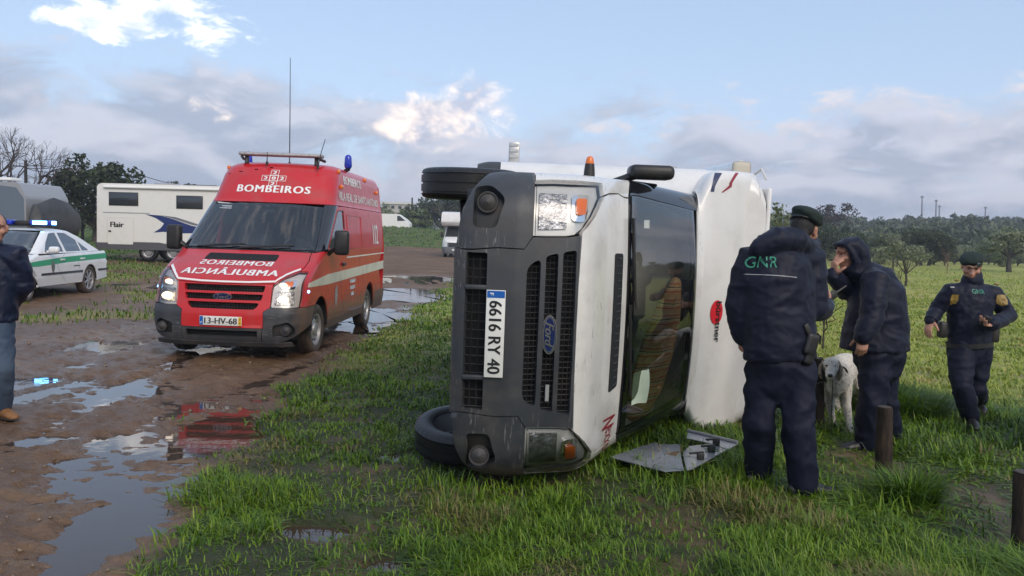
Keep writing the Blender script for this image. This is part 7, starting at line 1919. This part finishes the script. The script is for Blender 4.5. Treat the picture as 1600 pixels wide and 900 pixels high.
# single trees that stand out
p = at(1298, 390, 120); tree('round_crowned_tree', 'tall round-crowned tree rising above the wood on the skyline', (p.x, 120, 1.5), 6.6, 3.6, 2.4, mk and leaf_mat('brownish_leaves', (.045, .036, .026), (.085, .068, .048), (.135, .110, .080)), 41, 1900, .20, .22, 2.6, lumps=16)
p = gpos(1417, 34); tree('olive_tree', 'pale young olive tree with drooping twigs in the meadow', p, 1.95, .95, .62, mOLIVE, 51, 1500, .055, .05, .55, lumps=12)
bare_tree('bare_sapling', 'leafless pale sapling under the young olive tree', p + Vector((-.35, -.3, 0)), 1.5, 52, mTWIG2, 4, .025, .75)
p = gpos(1374, 46); tree('olive_tree', 'small pale olive bush behind the hooded officer', p, 1.75, .95, .75, mOLIVE, 53, 1100, .07, .05, .4)
p = gpos(1482, 52); bare_tree('bare_sapling', 'reddish bare sapling at the meadow edge left of the walking officer', p, 1.9, 54, mk('reddish_twigs', (.16, .085, .06), .85), 4, .03, .6)
p = gpos(1578, 60); tree('dark_trunked_tree', 'spreading tree with a black leaning trunk right of the walking officer', p, 3.6, 2.6, 1.4, mOLIVE, 55, 2400, .14, .17, 1.1)
p = at(1226, 372, 15.0); bare_p = Vector((p.x, 15.0, gz(p.x, 15.0))); tree('willow_shrub', 'slender leafy shrub rising between the white bodywork and the beret', bare_p, 2.55, .42, 1.0, mOLIVE, 56, 700, .05, .03, .9, lumps=9)
bare_tree('thorn_twig', 'thin bare twig rising beside the beret of the officer with the radio', Vector((at(1293, 400, 13).x, 13, gz(at(1293, 400, 13).x, 13))), 1.55, 57, mTWIG, 3, .02, .35)
# fence posts in the meadow
for i, (px, Yd) in enumerate(((1396, 40), (1365, 52), (1402, 66), (1330, 60))):
    p = gpos(px, Yd); mb = MB(); mb.tube([p - Vector((0, 0, .1)), p + Vector((0.01, 0, .75)), p + Vector((0, .01, 1.25))], [.045, .042, .038], 8)
    tag(mb.build('fence_post', mTWIG), 'thin dark wooden post standing in the meadow', 'post', 'thin posts in the meadow')
# masts on the skyline
for (px, y0, y1, Yd) in ((1441, 306, 331, 300), (1463, 312, 331, 300), (1468, 321, 332, 310), (1540, 323, 334, 310)):
    a, b = at(px, y1, Yd), at(px, y0, Yd); mb = MB(); mb.tube([a - Vector((0, 0, 4)), b], [.32, .22], 6); mb.box(b - Vector((0, 0, .4)), (.8, .8, .5))
    tag(mb.build('mast', mk('mast_grey', (.20, .20, .21), .6)), 'slender mast standing on the wooded skyline', 'mast', 'masts on the skyline')

# ------------------------------------------------------------------ far left and middle: wall, building, trees, van, palm, cables
def wall_run():
    m = mk('whitewashed_wall', (.62, .58, .50), .8, var=.2, vscale=1.2, dirt=.2)
    pts = [(560, 346, 92), (610, 350, 91), (660, 358, 90), (700, 363, 90), (760, 368, 90)]
    mb = MB()
    for i in range(len(pts) - 1):
        a, b = at(pts[i][0], pts[i][1], pts[i][2]), at(pts[i + 1][0], pts[i + 1][1], pts[i + 1][2])
        mb.add([a - Vector((0, 0, 2.2)), b - Vector((0, 0, 2.2)), b, a, a + Vector((0, .3, -2.2)), b + Vector((0, .3, -2.2)), b + Vector((0, .3, 0)), a + Vector((0, .3, 0))], [[0, 1, 2, 3], [3, 2, 6, 7], [5, 4, 7, 6]], False)
    tag(mb.build('boundary_wall', m, angle=0), 'long low whitewashed wall on top of the grass bank', 'wall')
wall_run()
def far_van():
    a = at(592, 356, 88.0); W = at(641, 356, 88).x - a.x
    mw = Matrix.Translation((a.x, 88.5, a.z - 1.0)); root = thing('delivery_van', 'white van parked behind the whitewashed wall', 'van', mw=mw)
    h = at(600, 334, 88).z - a.z + 1.0
    prof = rp([(-2, .4), (-2, h), (W * .62, h), (W * .86, h * .80), (W, h * .62), (W, .4)], .12); n = len(prof); mb = MB()
    for y in (-1, 1): mb.add([(x, y, z) for x, z in prof], [], False)
    tri = tessellate_polygon([[Vector((x, z, 0)) for x, z in prof]]); mb.f += [list(t) for t in tri] + [[i + n for i in t] for t in tri]; mb.sm += [False] * (2 * len(tri))
    for i in range(n): mb.f.append([i, (i + 1) % n, (i + 1) % n + n, i + n]); mb.sm.append(True)
    mb.build('body_shell', mWTXT, root)
    m2 = MB(); m2.prism([(W * .60, h * .70), (W * .60, h * .92), (W * .68, h * .92), (W * .86, h * .72)], Matrix(((1, 0, 0, 0), (0, 0, -1, -1.01), (0, 1, 0, 0), (0, 0, 0, 1))), .01); m2.build('door_window', mDARKW, root)
    for xx in (W * .8, -1.2): wheel(root, (xx, -.85, .34), -1, groove=False)
far_van()
def far_house():
    a, b = at(597, 327, 130.0), at(641, 319, 130); W = b.x - a.x; H = b.z - a.z
    root = thing('flat_roofed_house', 'low flat-roofed white house beyond the trees', 'house', mw=Matrix.Translation((a.x, 130, a.z - 2.0)))
    mb = MB(); mb.box((W / 2, 3, (H + 2) / 2), (W, 6, H + 2)); mb.build('wall', mk('house_wall', (.50, .48, .44), .8, var=.2), root)
    mb = MB(); mb.box((W / 2, 3, H + 2.1), (W + .5, 6.4, .35)); mb.build('roof', mk('house_roof', (.62, .60, .56), .7), root)
    for k in range(4): mb = MB(); mb.box((.6 + k * W / 4, -.02, H * .4 + 2), (W / 9, .06, .45)); mb.build('window', mDARKW, root)
far_house()
def left_trees():
    p = at(150, 380, 48); tree('evergreen_tree', 'large dense dark tree behind the cream motorhome', (p.x, 48, gz(p.x, 48)), 5.9, 2.35, 2.6, mOAK, 61, 5200, .15, .22, .7, lumps=22)
    p = at(92, 380, 50); 
    for (px, Yd, h, sd) in ((-30, 46, 6.6, 62), (18, 44, 6.2, 63)):
        q = at(px, 380, Yd); bare_tree('bare_tree', 'bare branching tree behind the grey motorhome', (q.x, Yd, gz(q.x, Yd)), h * .95, sd, mTWIG, 6, .16, .50, group='bare trees behind the grey motorhome')
    q = at(82, 380, 56); bare_tree('bare_tree', 'lower brownish bare tree beside the dense dark tree', (q.x, 56, gz(q.x, 56)), 4.6, 64, mk('brown_twigs', (.10, .07, .05), .85), 6, .11, .6)
    for (px, Yd, h, rx) in ((690, 108, 9.5, 5.6), (668, 106, 8.0, 4.2), (720, 112, 9.0, 5.0)):
        q = at(px, 360, Yd); tree('evergreen_tree', 'dark spreading tree behind the whitewashed wall', (q.x, Yd, 1.6), h * .62, rx * .62, h * .30, mOAK, int(px), 2600, .20, .25, .8, group='dark trees behind the wall')
    for i, (px, Yd, h, rx) in enumerate(((600, 112, 3.4, 2.6), (622, 108, 3.0, 2.6), (640, 110, 3.2, 2.4), (585, 116, 4.4, 2.4), (655, 104, 2.8, 2.2))):
        q = at(px, 360, Yd); tree('bush', 'olive-green bush behind the whitewashed wall', (q.x, Yd, 1.8), h, rx, h * .48, mSCRUB, 70 + i, 1300, .17, .1, .3, group='bushes behind the wall', cat='bush')
    q = at(696, 378, 84); bare_tree('bare_tree', 'small grey bare tree in front of the whitewashed wall', (q.x, 84, gz(q.x, 84)), 3.7, 81, mTWIG2, 5, .09, .75)
    for i, (px, y, Yd, w) in enumerate(((268, 285, 70, 1.0), (300, 290, 76, .8), (250, 290, 66, .8))):
        q = at(px, y, Yd); tree('distant_tree', 'small dark treetop just above the roof of the cream motorhome', (q.x, Yd, q.z - 4.2), 4.3, 1.3 * w, 1.1 * w, mOAK, 90 + i, 600, .14, .1, 2.5, group='treetops above the cream motorhome')
left_trees()
def palm():
    p = at(919, 250, 28.0); root = thing('palm_tree', 'palm crown just showing above the overturned motorhome', 'tree', (p.x, 28, gz(p.x, 28))); h = p.z - gz(p.x, 28) - .45
    mb = MB(); mb.tube([(0, 0, -.1), (.05, 0, h * .5), (0, 0, h)], [.20, .16, .15], 10); mb.build('trunk', mBARK, root)
    rs = random.Random(3)
    for k in range(22):
        a = k * 2.4; el = rs.uniform(-.1, 1.2); d = Vector((math.cos(a), math.sin(a), 0)); mb = MB(); pts = []
        for j in range(7):
            t = j / 6 * 1.1; pts.append(Vector((0, 0, h)) + d * t * math.cos(el) * .62 + Vector((0, 0, t * math.sin(el) * .62 - .32 * t * t)))
        side = d.cross(Vector((0, 0, 1)))
        for j in range(6):
            w0, w1 = .11 * math.sin(math.pi * (j + .3) / 6.4), .11 * math.sin(math.pi * (j + 1.3) / 6.9)
            for q in (-1, 1): mb.add([pts[j], pts[j + 1], pts[j + 1] + side * q * w1 - Vector((0, 0, w1 * .7)) + d * .05, pts[j] + side * q * w0 - Vector((0, 0, w0 * .7)) + d * .05], [[0, 1, 2, 3]], False)
        mb.build('frond', mOAK, root, recalc=False)
palm()
def cables():
    m = mk('black_cable', (.03, .03, .032), .6)
    a, b = at(50, 262, 46), at(130, 247, 50)
    for (P0, P1, sag, lab) in ((at(40, 262, 46), at(128, 248, 50), .25, 'upper overhead cable running into the dense dark tree'), (at(30, 258, 46), at(128, 250, 50), .55, 'sagging overhead cable running into the dense dark tree'), (at(205, 268, 50), at(345, 293, 62), .35, 'overhead cable passing behind the cream motorhome')):
        mb = MB(); mb.tube([P0 * (1 - t) + P1 * t - Vector((0, 0, sag * 4 * t * (1 - t))) for t in np.linspace(0, 1, 14)], .022, 5); tag(mb.build('overhead_cable', m), lab, 'cable')
    for (px, y0, Yd, lab) in ((40, 256, 46, 'utility pole among the bare trees at the left'), (128, 246, 50, 'utility pole hidden in the dense dark tree')):
        q = at(px, y0, Yd); g = gz(q.x, Yd); mb = MB(); mb.tube([(q.x, Yd, g - .2), (q.x, Yd, q.z + .2)], [.10, .08], 8); tag(mb.build('utility_pole', mTWIG), lab, 'pole')
    q = at(644, 326, 110); mb = MB(); mb.tube([(q.x, 110, 1), at(644, 309, 110)], [.12, .10], 8); tag(mb.build('utility_pole', mTWIG), 'utility pole rising above the bushes behind the whitewashed wall', 'pole')
    P0, P1 = at(345, 293, 62), at(345, 293, 62)
cables()

# ------------------------------------------------------------------ posts, broken window, odds and ends in the grass
mPOST = mk('wet_black_post', (.010, .008, .007), .75, spec=.2, col2=(.055, .038, .026), vscale=22, bump=.9, bscale=40, vstretch=(1, 1, .25), bstretch=(1, 1, .2))
def wood_post(px_b, py_b, px_t, py_t, r, lab, ok=True):
    g = on(px_b, py_b, 0.0); g.z = gz(g.x, g.y); top = at(px_t, py_t, g.y)
    mb = MB(); h = top.z - g.z; n = 18; rs = random.Random(px_b)
    lean = Vector((top.x - g.x, 0, 0))
    mb.tube([g - Vector((0, 0, .15)), g + lean * .4 + Vector((0, 0, h * .4)), g + lean * .9 + Vector((0, 0, h - .02)), g + lean + Vector((0, 0, h))], [r * 1.03, r, r * .98, r * .90], n)
    for i, v in enumerate(mb.v): 
        q = mnoise.noise(Vector((v[0] * 25, v[1] * 25, v[2] * 4))) * .006; mb.v[i] = (v[0] + q, v[1] - q, v[2] + q * .6)
    po = tag(mb.build('wooden_post', mPOST), lab, 'post')
    tp = MB(); c = g + lean + Vector((0, 0, h + .001)); tp.tube([c, c + Vector((0, 0, .004))], [r * .88, r * .80], 18); tp.build('sawn_top', mk('sawn_wood', (.075, .060, .050), .8, var=.5, vscale=30), po)
wood_post(1381, 745, 1382, 636, .052, 'short dark wooden post in front of the hooded officer')
wood_post(1598, 872, 1601, 738, .056, 'dark wooden post nearest to the big clump of long grass')
wood_post(1278, 672, 1276, 560, .058, 'dark wooden post behind the legs of the officer with the radio')
def dark_bag():
    c = on(1290, 645, 0.0); c.z = gz(c.x, c.y); mb = MB(); mb.tube([c + Vector((.0, .10, .05)), c + Vector((.0, .10, .16)), c + Vector((0, .10, .24))], [(.13, .11), (.14, .11), (.08, .06)], 12, round_end=3)
    tag(put('bag', remesh(mb, .012, 3, amp=.012, scale=9), mk('black_bag', (.013, .013, .014), .55)), 'black bag standing in the grass behind the dog', 'bag')
    c = on(1274, 668, 0.0); c.z = gz(c.x, c.y) + .06; mb = MB(); f = Vector((.1, -.8, .55)).normalized(); M = frame(c, Vector((1, 0, 0)), f.cross(Vector((1, 0, 0))) * -1 if False else Vector((0, .55, .8)))
    M = frame(c, (1, 0, 0), (0, .35, .9)); mb.lathe([(0, .001), (0, .04), (.004, .052), (-.02, .056), (-.02, .001)], 20, M @ Matrix.Rotation(math.radians(-90), 4, 'X'))
    tag(mb.build('plastic_lid', mk('blue_plastic', (.02, .05, .13), .4)), 'round blue plastic lid lying in the grass by the dog', 'lid')
dark_bag()
def broken_window():
    """hinged acrylic window torn from the motorhome"""
    C = [on(952, 722, .05), on(1062, 757, .05), on(1152, 714, .05), on(1075, 690, .05)]
    c = sum(C, Vector()) / 4
    root = thing('broken_window', 'broken grey acrylic window with black latches lying in the grass', 'window', c - Vector((0, 0, .06)))
    L = [p - root.location for p in C]
    for q in L: q.z = .12
    L[0].z = .10; L[2].z = .16; L[3].z = .14
    def bil(u, v): return (L[0] * (1 - u) + L[3] * u) * (1 - v) + (L[1] * (1 - u) + L[2] * u) * v
    m = glass('clouded_acrylic', (.52, .56, .60), 1.5, .12, 2.2)
    ms = mk('grey_acrylic', (.19, .21, .235), .14, coat=.5, col2=(.27, .29, .32), vscale=5)
    # shards: the pane broke into a few plates with a gap between
    def shard(nm, pts, mat, th=.006, bow=.03):
        mb = MB(); bm = bmesh.new(); f = bm.faces.new([bm.verts.new((u, v, 0)) for u, v in pts]); bmesh.ops.triangulate(bm, faces=[f])
        for ax in (0, 1):
            for k in range(1, 12):
                co = [0, 0, 0]; no = [0, 0, 0]; co[ax] = k / 12; no[ax] = 1; bmesh.ops.bisect_plane(bm, geom=bm.verts[:] + bm.edges[:] + bm.faces[:], plane_co=co, plane_no=no)
        bm.verts.index_update(); vs = []
        for v in bm.verts: p = bil(v.co.x, v.co.y); vs.append(p + Vector((0, 0, bow * math.sin(math.pi * v.co.x) * math.sin(math.pi * v.co.y))))
        fs = [[v.index for v in f.verts] for f in bm.faces]; ed = [(e.verts[0].index, e.verts[1].index) for e in bm.edges if len(e.link_faces) == 1]; bm.free()
        n = len(vs); mb.add(vs + [v - Vector((0, 0, th)) for v in vs], fs + [[i + n for i in reversed(f)] for f in fs] + [[a, b, b + n, a + n] for a, b in ed], False); return mb.build(nm, mat, root)
    shard('pane', [(0, .02), (.30, 0), (.46, .10), (.40, .30), (.55, .44), (.40, .62), (.12, .95), (0, .80)], ms)
    shard('pane', [(.14, .97), (.42, .64), (.60, .55), (.80, .70), (.78, 1), (.2, 1)], ms, bow=.02)
    shard('frame_edge', [(.82, .22), (1.0, .0), (1.0, 1.0), (.80, 1.0), (.83, .70)], mk('pale_grey_frame', (.34, .36, .39), .3, coat=.3), bow=.01)
    shard('corner_shard', [(.32, 0), (.55, 0), (.52, .10), (.48, .10)], ms)
    mb = MB(); pts = [bil(.25, .35), bil(.45, .30), bil(.48, .55), bil(.30, .66)]; mb.add([p + Vector((0, 0, .014 + .006 * i)) for i, p in enumerate(pts)] + [p + Vector((0, 0, .006)) for p in pts], [[0, 1, 2, 3], [0, 4, 5, 1], [1, 5, 6, 2], [2, 6, 7, 3], [3, 7, 4, 0]], False); mb.build('mud_film', mk('smeared_mud', (.20, .125, .080), .5, var=.4, vscale=12), root)
    mb = MB(); e = [bil(.99, t) + Vector((0, 0, .012)) for t in np.linspace(0, 1, 8)]; mb.tube(e, .012, 6); mb.build('hinge_rail', mk('rail_grey', (.40, .41, .43), .35, metal=.4), root)
    for (u, v) in ((.40, .93), (.62, .90), (.80, .80)):
        p = bil(u, v); mb = MB(); mb.box(p + Vector((0, 0, .030)), (.05, .03, .05), bevel=.008); mb.box(p + Vector((-.03, -.01, .055)), (.11, .018, .014), rot=Matrix.Rotation(.35, 3, 'Z'), bevel=.004); mb.build('latch', mBLK, root)
broken_window()
# big clumps of long grass at the right
def clump(cx, cy, n, rad, h, seed, lab):
    rs = np.random.RandomState(seed); th = rs.uniform(0, 6.28, n); r = rad * np.sqrt(rs.rand(n)); x = cx + r * np.cos(th); y = cy + r * np.sin(th)
    hh = h * rs.uniform(.55, 1.15, n); o = blades_mesh('long_grass_clump', x, y, ground_z(x, y) - .02, hh, rs.uniform(.007, .012, n), hh * rs.uniform(.35, 1.3, n), th + rs.normal(0, .6, n), rs.rand(n) * .75, rs.rand(n) * .4, GRASS_MAT)
    tag(o, lab, 'grass clump'); return o
clump(5.05, 6.55, 3400, .42, .52, 1, 'big dark clump of long grass to the right of the walking officer')
clump(3.72, 7.75, 2600, .42, .30, 2, 'clump of long grass between the hooded officer and the walking officer')
clump(2.62, 3.25, 2600, .40, .26, 3, 'bright clump of long grass in the foreground by the dark wooden post')
clump(2.50, 4.95, 700, .15, .22, 4, 'tuft of grass at the foot of the short dark wooden post')

# ------------------------------------------------------------------ the damp air
def haze():
    mb = MB(); mb.box((0, 0, 0), (1900, 1900, 1)); zs = (-2.2, 30.0)
    mb.v = [(v[0], v[1], zs[0] if v[2] < 0 else zs[1]) for v in mb.v]
    m = bpy.data.materials.new('haze'); m.use_nodes = True; t = m.node_tree; t.nodes.clear(); o_ = t.nodes.new('ShaderNodeOutputMaterial'); v = t.nodes.new('ShaderNodeVolumePrincipled')
    v.inputs['Color'].default_value = (.78, .84, .95, 1); v.inputs['Density'].default_value = .0010; v.inputs['Anisotropy'].default_value = .2
    t.links.new(v.outputs[0], o_.inputs['Volume'])
    o = mb.build('haze', m); o['kind'] = 'stuff'
haze()
